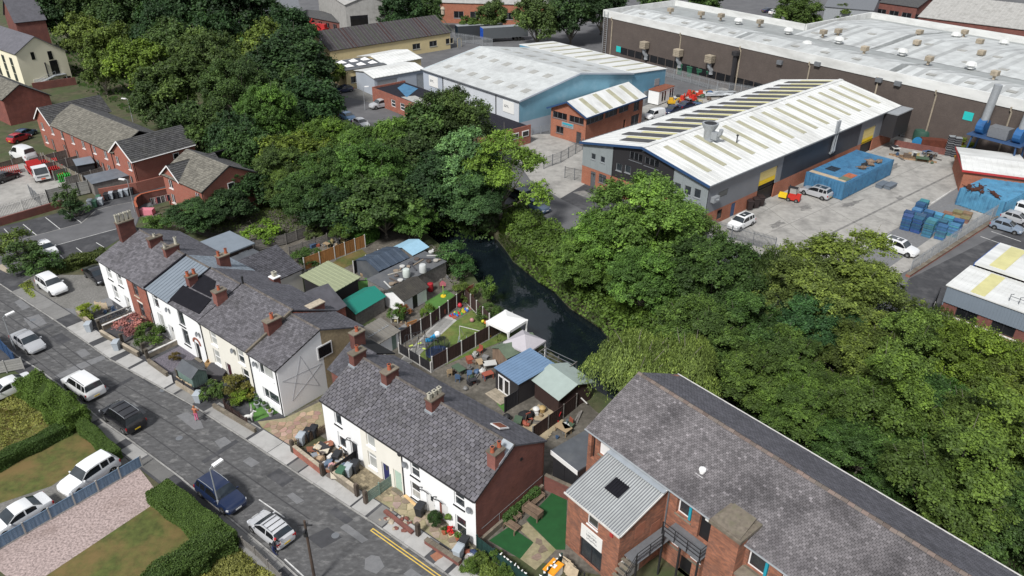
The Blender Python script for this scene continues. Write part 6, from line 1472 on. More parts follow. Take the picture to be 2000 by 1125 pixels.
fx_,fz_=FB.fy(1958,250,-4.0); fp=thing('fume_extractor','blue fans on a legged steel stand with two tall grey stacks at the factory wall','fan plant',FB.W(fx_,-4.2),FB.a)
q=MB()
for x in(-4,4):
 for y in(-1.5,1.5):q.beam((x,y,0),(x*.85,y,5.2),.22,.22)
for x in(-3.8,3.8):q.beam((x,-1.5,2.5),(x,1.5,2.5),.12,.12)
q.build('frame',M['trim_blue'],fp); bx(fp,'platform','trim_blue',(-4.2,4.2,-1.9,1.9,5.2,5.4))
for x in(-2.9,2.9):
 q=MB(); q.lathe([(1.25,-.6),(1.25,.6)],14); q.v=[(v[2]+x,v[1],v[0]+6.6)for v in q.v]; q.build('fan_casing',M['container'],fp,color=(.35,.6,.9)); q=MB(); q.tube([(x,0,7.2),(x+.4,0,13.5)],.62,10); q.build('stack',M['galv'],fp,smooth=40)
bx(fp,'motor_housing','galv_dark',(-1.5,1.5,-1.0,1.0,5.5,7.2))
palisade('palisade_fence','grey steel palisade fence with ivy tufts along the dark factory yard',[G(1758,268),G(1890,283),G(2080,306)],2.4)
palisade('palisade_fence','weathered palisade fence behind the yard of scrap machinery',[G(1300,150),G(1400,178),G(1470,190)],2.4)
wall('retaining_wall','long brick retaining wall below the factory fence',[G(1745,285),G(1885,310),G(2080,335)],1.1,'brick_gable',cope=None)
rb_,rbr,RF=shed('brick_store','small orange brick store with a white roof edged in red','store',(1885,331),(2010,347),3.6,11,3.6,4.1,'brick_orange','white_metal',along_x=True,ribm='white_metal',over=.35)
q=MB(); q.box(-.4,RF.L+.4,-.42,-.36,3.3,3.62); q.box(-.42,-.36,-.36,11.3,3.3,3.62); q.build('fascia',M['trim_red'],rbr)
bx(rb_,'notice_board','plate_white',(10.6,11.6,-.05,0,1.3,2.3))
UF=Frame(G(1851,558,5.0),G(2000,611,5.0)); un=framed('trade_unit','grey ribbed trade unit with white roof, yellow rooflights and solar panels','unit',UF); UL=UF.L+9
udp=UF.fz(1935,477,5.0)[1]
ux=[UF.fy(*q)[0]for q in((1872,590),(1913,605),(1940,620),(1985,640))]
q=MB(); holed_wall(q,0,UL,3.05,4.95,[],0,.1); q.box(0,.1,.1,udp*.5,2.6,4.95); uo=q.build('cladding_panel',M['clad_mid'],un,color=(1.1,1.25,1.35)); q=MB()
for k in range(int(UL/.3)):q.box(k*.3+.1,k*.3+.2,-.05,0,3.05,4.95)
q.build('ribs',M['clad_mid'],uo,color=(1.1,1.25,1.35),kind='stuff')
uw=[(ux[0],ux[1],1.75,3.0),(ux[2],ux[3],1.75,3.0),(ux[3]+1.6,ux[3]+4.5,1.75,3.0)]
q=MB(); holed_wall(q,0,UL,1.6,3.05,[(a,b,1.75,3.0)for a,b,c,d in uw],.15,.15); q.box(0,UL,.15,.3,0,.75); q.build('front_wall',M['brick_gable'],un); bx(un,'band_course','render_yellow',(0,UL,.05,.15,.75,1.6),color=(1,.85,.75)); bx(un,'band_sill','paint_cream',(0,UL,-.02,.16,1.6,1.72))
bx(un,'dark_backing','brick_gable',(.2,UL,.5,udp,0,4.5),color=(.4,.4,.4))
for w_ in uw:window(un,*w_,y=.15,style=2,depth=.1,frame='iron',glass='glass_dark',sill=None)
ur=bx(un,'roof','white_metal',(-.15,UL+.2,-.15,udp*.46,5.0,5.12)); ur2=bx(un,'roof','white_metal',(.2,UL+.2,udp*.46+.05,udp,5.3,5.55))
q=MB(); q.box(.1,.2,udp*.46+.1,udp,4.2,5.5); q.box(-.16,-.1,1.2,udp*.44,4.4,5.0); q.box(.2,UL,udp,udp+.1,4.6,5.5); q.build('fascia',M['trim_blue'],un,color=(1,1.4,2))
q=MB()
for k in range(int(UL/.45)):q.box(k*.45,k*.45+.06,-.1,udp*.46,5.12,5.16)
q.build('ribs',M['white_metal'],ur,kind='stuff')
for x in(2.2,8.6,14.5):bx(ur,'rooflight','rooflight_yellow',(x,x+1.4,.2,udp*.43,5.13,5.2))
for x in(1.5,9.5):bx(ur2,'rooflight','rooflight_yellow',(x,x+1.6,udp*.5,udp-.3,5.56,5.62))
for i in range(2):
 for j in range(3):x,y=5.0+j*1.05,udp*.62+i*1.9; bx(ur2,'solar_panel','solar',(x,x+1.0,y,y+1.8,5.62,5.7))
q=MB()
for x in(5.6,6.5,7.4):q.tube([(x,1.2,5.1),(x,1.2,5.9),(x+.25,1.2,6.0)],.05,5)
q.beam((5.6,1.2,5.7),(7.4,1.2,5.7),.05,.05); q.build('safety_rail',M['galv_dark'],ur)
gt=thing('steel_gate','black sheet steel gate with a white emblem standing open by the trade unit','gate',G(1812,625),0.95)
bx(gt,'gate_sheet','clad_black',(0,4.2,-.04,.04,.2,2.1)); q=MB(); q.box(0,.1,-.06,.06,0,2.2); q.box(4.1,4.2,-.06,.06,.1,2.2); q.box(0,4.2,-.06,.06,2.1,2.2); q.build('gate_frame',M['iron'],gt); q=MB(); q.lathe([(.35,0),(.35,.02)],8); q.v=[(v[0]+2.1,v[2]-.07,v[1]+1.1)for v in q.v]; q.build('emblem',M['plate_white'],gt)
st,str_,STF=shed('fibre_cement_mill','tall grey fibre cement works in the far yard','works',(676,28),(760,22),7.0,34,9.5,11.5,'concrete','concrete',along_x=False,wins=[(1.0,6.0,2.0,6.5,'single')])
shed('brick_depot','long low brick depot beside red machinery','depot',(580,28),(676,46),3.4,8,3.4,4.2,'brick_gable','tile_dark',along_x=True,wins=[(3+k*3.2,4.6+k*3.2,1.2,2.6,'double')for k in range(6)])
shed('grey_barn','grey profiled barn at the top edge of the picture','barn',(500,22),(585,18),6.0,20,6.0,9.0,'galv_dark','galv_dark',along_x=True)
shed('red_brick_works','red brick works closing the far yard','works',(860,4),(1085,10),6.0,25,6.0,9.0,'brick_orange','concrete',along_x=True,wins=[(4+k*5,7+k*5,1.5,3.5,2)for k in range(10)])
shed('far_brick_works','long brick works with grey sheeted roof behind the factory','works',(1795,32),(2040,62),7.0,30,7.0,11.0,'brick_gable','concrete',along_x=True,ribm='concrete',wins=[(6+k*7,10+k*7,1.5,3.5,3)for k in range(8)])
shed('far_grey_shed','pale grey shed beyond the factory trees','shed',(1612,12),(1705,20),6.0,20,6.0,8.0,'galv','galv_dark',along_x=True)
shed('far_shop_row','brick shop row in the far top right','shops',(1705,2),(1792,14),5.0,14,5.0,7.0,'brick_gable','tile_dark',along_x=True,wins=[(2+k*4,5+k*4,.8,3,2)for k in range(5)])
sp=FB.W(*FB.fz(1966,62,0)); si=thing('white_silo','tall white storage silo with ribs behind the factory roof','silo',G(1962,95,0)if False else(FB.W(FXS+62,FD2+6)),0)
q=MB(); q.lathe([(1.9,0),(1.9,11.5),(1.5,13.2),(.5,13.8)],16); q.build('tank',M['white_metal'],si,smooth=40); q=MB(); q.lathe([(2.0,11.2),(2.0,11.6)],16); q.build('rim',M['galv'],si)
def g3(x,y):return(x/3.75,500+y/3.75)
def box_thing(name,label,cat,p,rz,parts,group=None):
 """small thing from boxes: parts = [(part name, material, colour, [boxes], ...)]"""
 t=thing(name,label,cat,p,rz,group)
 for nm,m,col,bs in parts:
  q=MB()
  for b in bs:q.box(*b)
  q.build(nm,M[m],t,color=col)
 return t
def one(name,label,cat,p,m,col=None,group=None,rz=0.0,smooth=None,fn=None):
 q=MB(); fn(q); o=q.build(name,M[m],None,p,rz,smooth,color=col); tag(o,label,cat,group); return o
TA=T1.a
wall('stone_wall','low rubble stone wall by the yellow-green shrub',[G(153,617),G(180,640)],.7,'stone')
def screen_wall(name,label,A,B,h,m):
 A,B=Vector((A.x,A.y,0)),Vector((B.x,B.y,0)); root=thing(name,label,'wall',A); d=B-A; n=max(2,round(d.length/.45)); u=d/n; ang=math.atan2(d.y,d.x); L=u.length
 q=MB(); q.box(.01,L-.01,-.06,.06,.35,.42); q.box(.01,L-.01,-.06,.06,h-.1,h-.03); q.box(.01,.07,-.06,.06,.42,h-.1); q.beam((.05,0,.42),(L-.03,0,h-.1),.06,.06); q.beam((.05,0,h-.1),(L-.03,0,.42),.06,.06); bm_=q.mesh('screen_block',M[m])
 for k in range(n):inst('screen_block',bm_,root,u*k,(0,0,ang))
 bx(root,'base_course','stone',(0,d.length,-.08,.08,0,.34),rz=ang); bx(root,'coping','concrete',(0,d.length,-.1,.1,h,h+.06),rz=ang,color=(.7,.7,.7))
screen_wall('screen_wall','dark pierced block garden wall left of the pink hydrangea',G(190,640),G(262,611),1.0,'galv_dark')
wall('garden_wall','low dark wall with pale top between the pierced wall and pink hydrangea',[G(202,645),G(270,616)],.55,'stone',.2,'post_white')
wall('garden_wall','mossy stone garden wall along the pavement below the hydrangea',[G(199,655),G(240,680),G(272,698)],.6,'stone')
wall('garden_wall','dark stone wall in front of the purple slate bed',[G(291,710),G(328,737)],.5,'stone',cope='stone')
wall('garden_wall','pale scalloped wall beside the purple slate bed',[G(291,699),G(350,671)],.55,'stone_pale',.18,'post_white')
wall('garden_wall','low stone wall under the black fence of the green shed',[G(346,753),G(384,776)],.6,'stone_pale',cope=None)
wall('garden_wall','stone wall under the brown picket fence and dog garden',[G(418,797),G(500,846)],.45,'stone',cope='stone')
for q in((196,645),(240,672),(282,690),(289,702),(350,740)):box_thing('gatepost','dark square gatepost '+{196:'at the pierced block wall',240:'below the pink hydrangea',282:'below the round dark shrub',289:'at the scalloped pale wall',350:'left of the black shed fence'}[q[0]],'gatepost',G(*q),TA,[('post','stone',(.4,.4,.4),[(-.14,.14,-.14,.14,0,1.15)]),('post_cap','stone',(.55,.55,.55),[(-.17,.17,-.17,.17,1.15,1.25)])],'gateposts along the upper terrace')
box_thing('timber_pallet','pale wooden pallet leaning on its edge in the front yard of the white end house','pallet',G(200,605),TA+.5,[('board','wood_pale',None,[(-.8,.8,-.05,-.02,.1+.18*k,.24+.18*k)])for k in range(5)]+[('batten','wood_pale',None,[(-.7+.65*k,-.62+.65*k,-.02,.08,.05,1.05)])for k in range(3)])
one('tub','round blue tub at the foot of the brick house','tub',G(284,632),'plastic',(.03,.2,.5),smooth=40,fn=lambda q:q.lathe([(.22,0),(.27,.5),(.3,.52),(.27,.45),(.2,.08)],12))
fx_=Frame(G(381,767),G(409,752))
sh=framed('garden_shed','sage green garden shed with a grey felt roof in a front garden','shed',fx_); sw_=fx_.L; sd=2.5
q=MB(); q.ext([(0,0,.1),(sw_,0,.1),(sw_,0,1.75),(sw_/2,0,2.3),(0,0,1.75)],(0,sd,0)); q.build('wall_boards',M['fence_sage'],sh,color=(.8,.85,.9))
for k in range(int(sw_/.2)):bx(sh,'board','fence_sage',(k*.2+.02,k*.2+.18,-.025,-.001,.12,1.74),color=(.75,.8,.85))
q=MB(); roof_slab(q,[(-.12,-.12,1.68),(sw_/2,-.12,2.36),(sw_/2,sd+.1,2.36),(-.12,sd+.1,1.68)],.05); roof_slab(q,[(sw_/2,-.12,2.36),(sw_+.12,-.12,1.68),(sw_+.12,sd+.1,1.68),(sw_/2,sd+.1,2.36)],.05); q.build('roof',M['felt_grey'],sh)
fence('black_fence','low black fence round the green shed',[G(340,748),G(383,775),G(417,757)],1.0,'fence_black','fence_black',panel='slat',gravel_board=False)
for k in range(4):one('pale_board','pale sawn board leaning on the black fence by the green shed','board',G(352+k*6.5,752+k*4)+Vector((0,0,.35)),'wood_pale',None,'boards leaning by the green shed',TA+.1*k,fn=lambda q:q.box(-.4,.4,-.03,.03,0,.55))
one('wooden_crate','tan wooden planter crate on the deck behind the green shed','crate',G(415,720)+Vector((0,0,.0)),'wood_pale',(.95,.75,.5),rz=TA+.6,fn=lambda q:[q.box(-.5,.5,-.35+.64*k,-.29+.64*k,0,.9)for k in range(2)]+[q.box(-.5+.94*k,-.44+.94*k,-.29,.29,0,.9)for k in range(2)]+[q.box(-.44,.44,-.29,.29,0,.6)])
one('hot_tub','square black covered hot tub beside the green shed','hot tub',G(427,736),'clad_black',None,rz=TA+.6,fn=lambda q:[q.box(-1.0,1.0,-.95,.95,0,.85),q.box(-1.03,1.03,-.98,.98,.86,.98,0,2.2)])
one('storage_box','dark grey plastic storage box behind the round shrub','box',G(416,760),'plastic',(.04,.045,.05),rz=TA,fn=lambda q:[q.box(-.6,.6,-.35,.35,0,.5),q.box(-.63,.63,-.38,.38,.5,.6)])
fence('picket_fence','brown picket fence curving between the shrubs and dog garden',[G(440,798),G(462,786),G(482,775),G(497,768)],1.0,'fence_brown','fence_brown',panel='picket',gravel_board=False,bay=1.2)
fence('picket_fence','dark picket fence along the front of the dog garden',[G(441,800),G(484,832)],.9,'fence_brown','fence_brown',panel='picket',gravel_board=False,bay=1.2)
def dog(p,rz,label,col,sc=1.0):
 t=thing('dog_statue',label,'statue',p,rz); t.scale=(sc,)*3; q=MB()
 q.blob((0,0,.5),(.34,.15,.17),10,0,1,.03); q.blob((.32,0,.6),(.14,.11,.2),8,0,1,.03); q.tube([(.36,0,.68),(.45,0,.88)],.08,7); q.blob((.5,0,.93),(.13,.09,.1),8,0,1,.03); q.tube([(.55,0,.92),(.7,0,.88)],[.065,.045],6)
 for x in(.26,-.24):
  for y in(.09,-.09):q.tube([(x,y,.5),(x-.03*(x<0),y,.26),(x,y,0)],[.075,.05,.045],6)
 q.tube([(-.32,0,.58),(-.46,0,.7)],.03,5); q.build('dog_body',M['plastic'],t,smooth=60,color=col)
 for y in(.07,-.07):q=MB(); q.blob((.46,y,1.0),(.04,.03,.07),6); q.build('ear',M['plastic'],t,color=(col[0]*.3,)*3)
dog(G(486,823),TA+.9,'white dog statue standing at the gate of the small turf garden',(.6,.6,.58),1.15); dog(G(492,806),TA+2.5,'small black and white dog statue on the turf',(.35,.34,.33),.7)
for i,q in enumerate(((501,780),(503,788),(503,796),(517,797),(525,806),(529,812))):
 c=[(.14,.16,.17),(.1,.12,.12),(.3,.32,.33),(.22,.23,.24),(.3,.3,.31),(.34,.34,.34)][i]
 t=thing('stone_planter',['dark planter nearest the picket fence by the white wall','green-grey planter below the dark planter','pale grey planter at the turf edge','small grey urn under the bay window','grey urn with a rounded bowl under the bay window','broad pale planter with a yellow flower by the drive'][i],'planter',G(*q)); k=MB(); k.lathe([(.16,0),(.14,.12),(.28,.45),(.3,.5),(.22,.5)],10); k.build('pot',M['plastic'],t,smooth=40,color=c); k=MB(); k.blob((0,0,.58),(.2,.2,.16),7,0,1,.3); k.build('plant',M['leaf'],t,color=(2.6,2.2,.6)if i==5 else(.8,.9,.7))
def crazy(name,poly,n,seed,m='crazy',z=.03,mm='mortar'):
 P2=[Vector((p.x,p.y))for p in poly]; base=sheet(name,poly,mm,z); rg=random.Random(seed)
 xs=[p.x for p in P2]; ys=[p.y for p in P2]; seeds=[]
 def inside(p):
  c=False; j=len(P2)-1
  for i in range(len(P2)):
   a,b=P2[i],P2[j]
   if(a.y>p.y)!=(b.y>p.y)and p.x<(b.x-a.x)*(p.y-a.y)/(b.y-a.y)+a.x:c=not c
   j=i
  return c
 g=0
 while len(seeds)<n and g<9000:
  p=Vector((rg.uniform(min(xs),max(xs)),rg.uniform(min(ys),max(ys)))); g+=1
  if inside(p)and all((p-s).length>.5 for s in seeds):seeds.append(p)
 def clip(poly_,a,nrm):
  out=[]
  for i in range(len(poly_)):
   p,q=poly_[i],poly_[(i+1)%len(poly_)]; dp,dq=(p-a).dot(nrm),(q-a).dot(nrm)
   if dp<=0:out.append(p)
   if dp*dq<0:out.append(p+(q-p)*(dp/(dp-dq)))
  return out
 for s in seeds:
  cell=[s+Vector((math.cos(a*math.pi/4),math.sin(a*math.pi/4)))*rg.uniform(.55,.75)for a in range(8)]
  for t in seeds:
   if t is not s and(t-s).length<1.6:
    d=(t-s); cell=clip(cell,s+d*.5-d.normalized()*.035,d.normalized())
    if len(cell)<3:break
  if len(cell)<3 or not all(inside(q)for q in cell):continue
  mb=MB(); mb.prism([(q.x-s.x,q.y-s.y)for q in cell],0,.02+rg.uniform(0,.015)); o=mb.build('paving_stone',M[m],base,(s.x,s.y,z)); c=rg.uniform(.7,1.2); o.color=(c,c*rg.uniform(.86,1.02),c*rg.uniform(.8,1),1)
crazy('crazy_paving',PX((503,824),(556,817),(580,806),(627,784),(636,836),(574,868),(569,884),(540,872)),150,3)
crazy('garden_path',PX((1012,1032),(1030,1020),(1086,1074),(1046,1114),(1016,1092),(1042,1060)),60,5,'stone')
crazy('front_yard',PX((725,972),(768,945),(815,972),(905,1045),(925,1072),(898,1092),(822,1042)),90,7,'stone_pale')
wall('garden_wall','red brick wall with toothed pale coping before the junk yard',[G(576,886),G(630,928)],.85,'brick_red',.25,'stone_pale')
fence('picket_fence','dark picket fence between the crazy paving and junk yard',[G(573,880),G(606,862),G(640,843)],1.05,'wood','wood',panel='picket',gravel_board=False,bay=1.4)
fence('board_fence','black board fence between the junk yard and cream house',[G(650,933),G(678,913),G(705,893)],1.1,'fence_black','fence_black',gravel_board=False)
wall('garden_wall','brown stone wall with long buff coping in front of three bins',[G(652,934),G(698,968)],.8,'stone',.25,'stone_pale')
fence('sage_fence','sage green slatted fence beside the cream house yard',[G(718,983),G(742,967),G(765,950)],1.25,'fence_sage','fence_sage',panel='slat',gravel_board=False)
for q,l in(((698,970),'dark stone gatepost at the end of the buff coped wall'),((715,984),'dark stone gatepost at the street end of the sage fence'),((817,1047),'leaning dark stone gatepost between the two white houses'),((573,884),'dark timber gatepost at the corner of the junk yard'),((631,930),'dark gatepost right of the toothed brick wall'),((651,934),'dark gatepost left of the buff coped wall')):
 box_thing('gatepost',l,'gatepost',G(*q),T2.a,[('post','stone',(.42,.38,.38),[(-.16,.16,-.14,.14,0,1.3)]),('post_cap','stone',(.5,.45,.45),[(-.13,.13,-.11,.11,1.3,1.4)])])
pv=sheet('brick_yard',PX((655,930),(706,895),(764,945),(718,977),(699,965)),'deck',.03);
u2,v2=T2.u,T2.v
q=MB(); q.box(.008,.5,.008,.232,0,.02); pm_=q.mesh('paver',M['deck']); o_=G(655,930)
for i in range(30):
 for j in range(16):
  p=T2.o+T2.u*(5.2+j*.51-(.25 if i%2 else 0))-T2.v*(.15+i*.24); x,y=j*.51+5.2,i*.24
  if p and 5.1<x<8.9 and y<3.3:inst('paver',pm_,pv,(p.x,p.y,.03+R.uniform(0,.006)),(0,0,T2.a),color=(R.uniform(.5,.9),)*3)
wall('low_brick_wall','tumbledown low brick wall in front of the rubble yard',[G(752,1001),G(806,1044)],.3,'brick_gable',.3,None)
wall('low_brick_wall','low brick wall with worn top in front of the last white house',[G(832,1061),G(899,1105)],.45,'brick_gable',.34,'stone')
rg=random.Random(21)
for k in range(26):
 p=T2.W(10.3+rg.uniform(0,2.6),-rg.uniform(1.6,3.2)); a=rg.uniform(.1,.3)
 one('rubble_stone',('pale stone'if k%3 else 'dark red brick')+' lump in the rubble of the white house yard','rubble',(p.x,p.y,.03),'stone_pale'if k%3 else 'brick_gable',None,'rubble in the lower terrace yard',rg.uniform(0,6),fn=lambda q:q.blob((0,0,a*.4),(a,a*.7,a*.5),6,0,1,.25,rg))
one('plank','yellow new plank lying on the rubble by the black bin','plank',G(804,985)+Vector((0,0,.3)),'wood_pale',(1.2,1,.7),rz=T2.a-.1,fn=lambda q:q.box(-.9,.9,-.12,.12,0,.06))
JC=[(.6,.58,.55),(.35,.25,.16),(.5,.38,.24),(.03,.03,.035),(.1,.14,.2),(.25,.27,.3),(.25,.1,.06),(.55,.5,.4),(.12,.1,.09)]
JN=['junk_box','plank','sack','scrap_board','tub','scrap_sheet']; JL=['cardboard box','timber plank','stuffed sack','sheet of board','plastic tub','scrap panel']
for k in range(64):
 x,y=rg.uniform(.3,4.4),-rg.uniform(.5,2.6); p=T2.W(x,y); z=.05+.5*(1-abs(y+1.7)/1.8)*rg.random(); t=k%6; ji=(k*5+k//9)%9; c=JC[ji]; s=rg.uniform(.6,1.3)
 def f(q):
  if t==0:q.obox((0,0,.2*s),(.28*s,0,.05),(0,.2*s,0),(0,0,.18*s))
  elif t==1:q.beam((-.8*s,0,.1),(.8*s,.1,.35),.14,.04)
  elif t==2:q.blob((0,0,.2*s),(.32*s,.26*s,.24*s),8,0,1,.2,rg)
  elif t==3:q.obox((0,0,.25),(.5*s,0,.18),(0,.3*s,0),(-.01,0,.02))
  elif t==4:q.lathe([(.16,0),(.22,.35*s),(.24,.36*s),(.18,.3*s),(.1,.06)],9)
  else:q.obox((0,0,.3),(.3*s,.1,.15),(-.1,.35*s,.1),(0,0,.03))
 one(JN[t],['whitish','brown','tan','black','navy','grey','rust','cream','dark'][ji]+' '+JL[t]+' in the junk heap in front of the white house','junk',(p.x,p.y,z),'wood_pale'if t in(1,)else 'plastic',c if t!=1 else(c[0]*2,c[1]*2,c[2]*2.2),'junk heap',rg.uniform(0,6.28),fn=f)
pk=thing('pink_dress','pink dress draped over a sack at the corner of the junk yard','clothing',G(651,925)); q=MB(); q.lathe([(.34,0),(.3,.4),(.2,.8),(.22,1.05),(.1,1.2)],10,sx=1,sy=.7); q.build('cloth',M['fabric'],pk,smooth=50,color=(.55,.3,.3)); q=MB(); q.tube([(-.18,0,1.1),(-.3,.05,.75)],.07,6); q.tube([(.18,0,1.1),(.3,.05,.75)],.07,6); q.build('sleeve',M['fabric'],pk,color=(.55,.32,.3))
one('green_tub','bright green bowl at the edge of the junk heap','bowl',T2.W(4.45,-1.5,.5),'plastic',(.04,.45,.08),smooth=40,fn=lambda q:q.lathe([(.12,0),(.25,.2),(.27,.2),(.2,.08)],12))
one('hanging_basket','green hanging basket on the white wall between door and window','basket',T2.W(15.15,-.28,1.3),'leaf',(1.6,1.6,.8),smooth=None,fn=lambda q:q.blob((0,0,.1),(.3,.26,.26),9,0,1,.3))
for i,(x,y,c,l)in enumerate(((15.6,-.5,(.5,.02,.02),'red geraniums in a pot under the bay window'),(15.2,-.75,(.9,.8,.5),'pale spiky plant in a pot by the red geraniums'),(16.4,-.5,(1,1.2,.5),'leafy pot plant beneath the last window'))):
 t=thing('pot_plant',l,'pot plant',T2.W(x,y)); q=MB(); q.lathe([(.15,0),(.21,.3),(.23,.3),(.15,.28)],10); q.build('pot',M['terracotta'],t); q=MB()
 for k in range(14):q.blob((R.uniform(-.22,.22),R.uniform(-.22,.22),.4+R.uniform(0,.3)),.1,5,0,R.uniform(.7,1.3),.3)
 q.build('foliage',M['fabric']if i==0 else M['leaf'],t,color=c,kind='stuff')
for k,q in enumerate(((912,1082),(918,1090),(924,1084),(915,1094))):one('rubbish_sack','knotted rubbish piece beside the grey bin at the green fence','rubbish',G(*q)+Vector((0,0,.02)),'plastic',[(.25,.08,.05),(.5,.52,.55),(.03,.05,.12),(.3,.28,.26)][k],'rubbish by the green fence',fn=lambda q:q.blob((0,0,.22),(.3,.24,.24),8,0,1,.25))
fence('green_fence','dark green board fence around the turf garden by the brick gable',[G(932,1070),G(1000,1124),G(1046,1160)],1.25,'fence_green','fence_green',gravel_board=False,cap=False)
fence('green_fence','dark green fence with white tipped boards beside the orange lidded crate',[G(1046,1160),G(1096,1106)],1.25,'fence_green','fence_green',gravel_board=False,cap=False)
for k in range(16):
 a,b=(G(1046,1160),G(1096,1106))if k<8 else(G(975,1104),G(1030,1147)); p=a.lerp(b,(k%8+.5)/8); one('bird_ornament',ORD[k]+' small white bird ornament from the left on the green fence','ornament',p+Vector((0,0,1.25)),'plate_white',None,'white ornaments on the green fence',R.uniform(0,6),fn=lambda q:[q.blob((0,0,.06),(.1,.06,.06),6,0,1,.05),q.blob((.09,0,.12),(.05,.04,.04),5,0,1,.05)])
fence('iron_railing','black iron railing beside the stair tower',[G(1096,1106),G(1140,1140)],1.0,'iron','iron',panel='wire',gravel_board=False)
tc_=thing('storage_crate','white crate with orange lid outside the green fence','crate',G(1080,1124),.9); bx(tc_,'crate_body','plate_white',(-.6,.6,-.42,.42,0,.85)); q=MB(); q.ext([(-.66,-.48,.86),(.66,-.48,.86),(.66,.48,.86),(-.66,.48,.86)],(0,0,.06)); q.ext([(-.62,-.44,.92),(.62,-.44,.92),(.5,.3,1.06),(-.5,.3,1.06)],(0,0,.03)); q.build('lid',M['plastic'],tc_,color=(.85,.33,.02)); bx(tc_,'sticker','plate_white',(-.2,.15,-.25,.05,1.09,1.1))
for k in range(4):one('plywood_sheet','pale plywood offcut leaning on the iron railing by the tower','board',G(1104+k*5,1112+k*6),'wood_pale',None,'plywood by the tower',-.7,fn=lambda q:q.obox((0,0,.5),(.35,0,0),(0,.14,.5),(0,.015,.005)))
def bench(p,rz,label,wd=1.5):
 t=thing('garden_bench',label,'bench',p,rz)
 for k in range(4):bx(t,'seat_slat','wood',(-wd/2,wd/2,-.2+.11*k,-.11+.11*k,.42,.45))
 for k in range(3):bx(t,'back_slat','wood',(-wd/2,wd/2,.24,.27,.55+.13*k,.65+.13*k))
 for x in(-wd/2+.05,wd/2-.05):
  for y in(-.18,.23):bx(t,'leg','wood',(x-.035,x+.035,y-.035,y+.035,0,.42 if y<0 else .9))
  bx(t,'armrest','wood',(x-.035,x+.035,-.2,.22,.6,.65))
GA=math.atan2(T2.v.y,T2.v.x)
bench(T2.W(T2L+.75,6.3),GA,'brown wooden bench against the brick gable at the far end',1.6); bench(T2.W(T2L+.7,3.9),GA,'small wooden garden chair between planter and slatted table',.65)
def table(p,rz,label,l,w_,h,name='planter_table',deep=.0):
 t=thing(name,label,'table',p,rz); n=int(w_/.14)
 for k in range(n):bx(t,'slat','wood',(-l/2,l/2,-w_/2+k*.14,-w_/2+k*.14+.11,h-.04,h))
 if deep:q=MB(); q.box(-l/2-.03,l/2+.03,-w_/2-.04,-w_/2,h-deep,h+.15); q.box(-l/2-.03,l/2+.03,w_/2,w_/2+.04,h-deep,h+.15); q.box(-l/2-.04,-l/2-.001,-w_/2,w_/2,h-deep,h+.15); q.box(l/2+.001,l/2+.04,-w_/2,w_/2,h-deep,h+.15); q.build('trough',M['wood'],t)
 for x in(-l/2+.06,l/2-.06):
  for y in(-w_/2+.06,w_/2-.06):bx(t,'leg','wood',(x-.04,x+.04,y-.04,y+.04,0,h-.04))
table(T2.W(T2L+1.35,5.0),GA+1.57,'raised wooden planter trough on legs by the brick gable',1.5,.7,.75,deep=.3); table(T2.W(T2L+1.0,2.9),GA+1.57,'low slatted wooden table nearest the street by the brick gable',1.2,.8,.5,'slatted_table')
hedge('climbing_plant','leafy climber along the foot of the brick gable',[T2.W(T2L+.3,3.0),T2.W(T2L+.3,6.8)],.35,1.0,(1.0,1.2,.9),300,.16,'climber')
wall('gable_plinth','low stone plinth wall along the brick gable',[T2.W(T2L+.14,.4),T2.W(T2L+.14,7.8)],.55,'stone',.22,None)
wall('yard_wall','dark brick yard wall between the gable and flat roofed lean-to',[T2.W(T2L+.2,8.0),T2.W(T2L+3.4,8.4)],1.5,'brick_gable',.25,'stone')
FEN='brown panel fence with white concrete posts '
fence('panel_fence',FEN+'on the near side of the play lawn',[G(845,726),G(955,664),G(1000,638)],1.75,'fence_brown','post_white')
fence('panel_fence',FEN+'on the far side of the play lawn',[G(783,676),G(842,640),G(908,590)],1.75,'fence_brown','post_white')
fence('panel_fence',FEN+'along the canal end of the lawn',[G(908,590),G(956,640)],1.75,'fence_brown','post_white',bay=1.5)
fence('panel_fence',FEN+'at the foot of the lower terrace',[G(780,690),G(842,728)],1.2,'fence_black','post_white')
fence('orange_fence','new orange board fence with pale posts behind the pale green roof',[G(596,530),G(655,507),G(714,484)],1.8,'wood_new','post_white')
fence('grey_fence','weathered grey slat fence in the allotment gardens',[G(566,500),G(640,474),G(690,455)],1.3,'wood_grey','wood_grey',panel='slat',gravel_board=False)
fence('grey_fence','weathered dark lap fence behind the flat roofed cottage',[G(498,492),G(560,478),G(640,448)],1.5,'wood_grey','wood_grey',panel='lap',gravel_board=False)
fence('grey_fence','grey plank fence at the far end of the allotment',[G(690,455),G(738,440)],1.4,'wood_grey','wood_grey',gravel_board=False)
fence('black_fence','black board fence behind the bright turf strip',[G(692,535),G(740,512)],1.7,'fence_black','post_white',gravel_board=False)
fence('grey_fence','silvered timber fence along the side of the sheds',[G(700,632),G(766,590)],1.8,'wood_grey','wood_grey',gravel_board=False)
fence('black_fence','tall black fence right of the blue roofed garden room',[G(986,806),G(1035,775),G(1064,755)],1.7,'fence_black','fence_black',gravel_board=False)
fence('brown_fence','brown board fence between the timber deck and potted garden',[G(1040,862),G(1100,818),G(1125,797)],1.6,'fence_brown','wood_grey',gravel_board=False)
fence('black_fence','black fence behind the deck below the mint roofed shed',[G(1064,757),G(1096,788)],1.5,'fence_black','fence_black',gravel_board=False)
fence('rust_fence','rusty red panel at the canal corner of the play garden',[G(908,590),G(925,582)],1.8,'rust','wood',gravel_board=False)
fence('canal_rail','dark rail fence along the canal end of the sheds',[G(800,478),G(832,496),G(850,514)],1.1,'wood_grey','wood_grey',panel='wire',gravel_board=False)
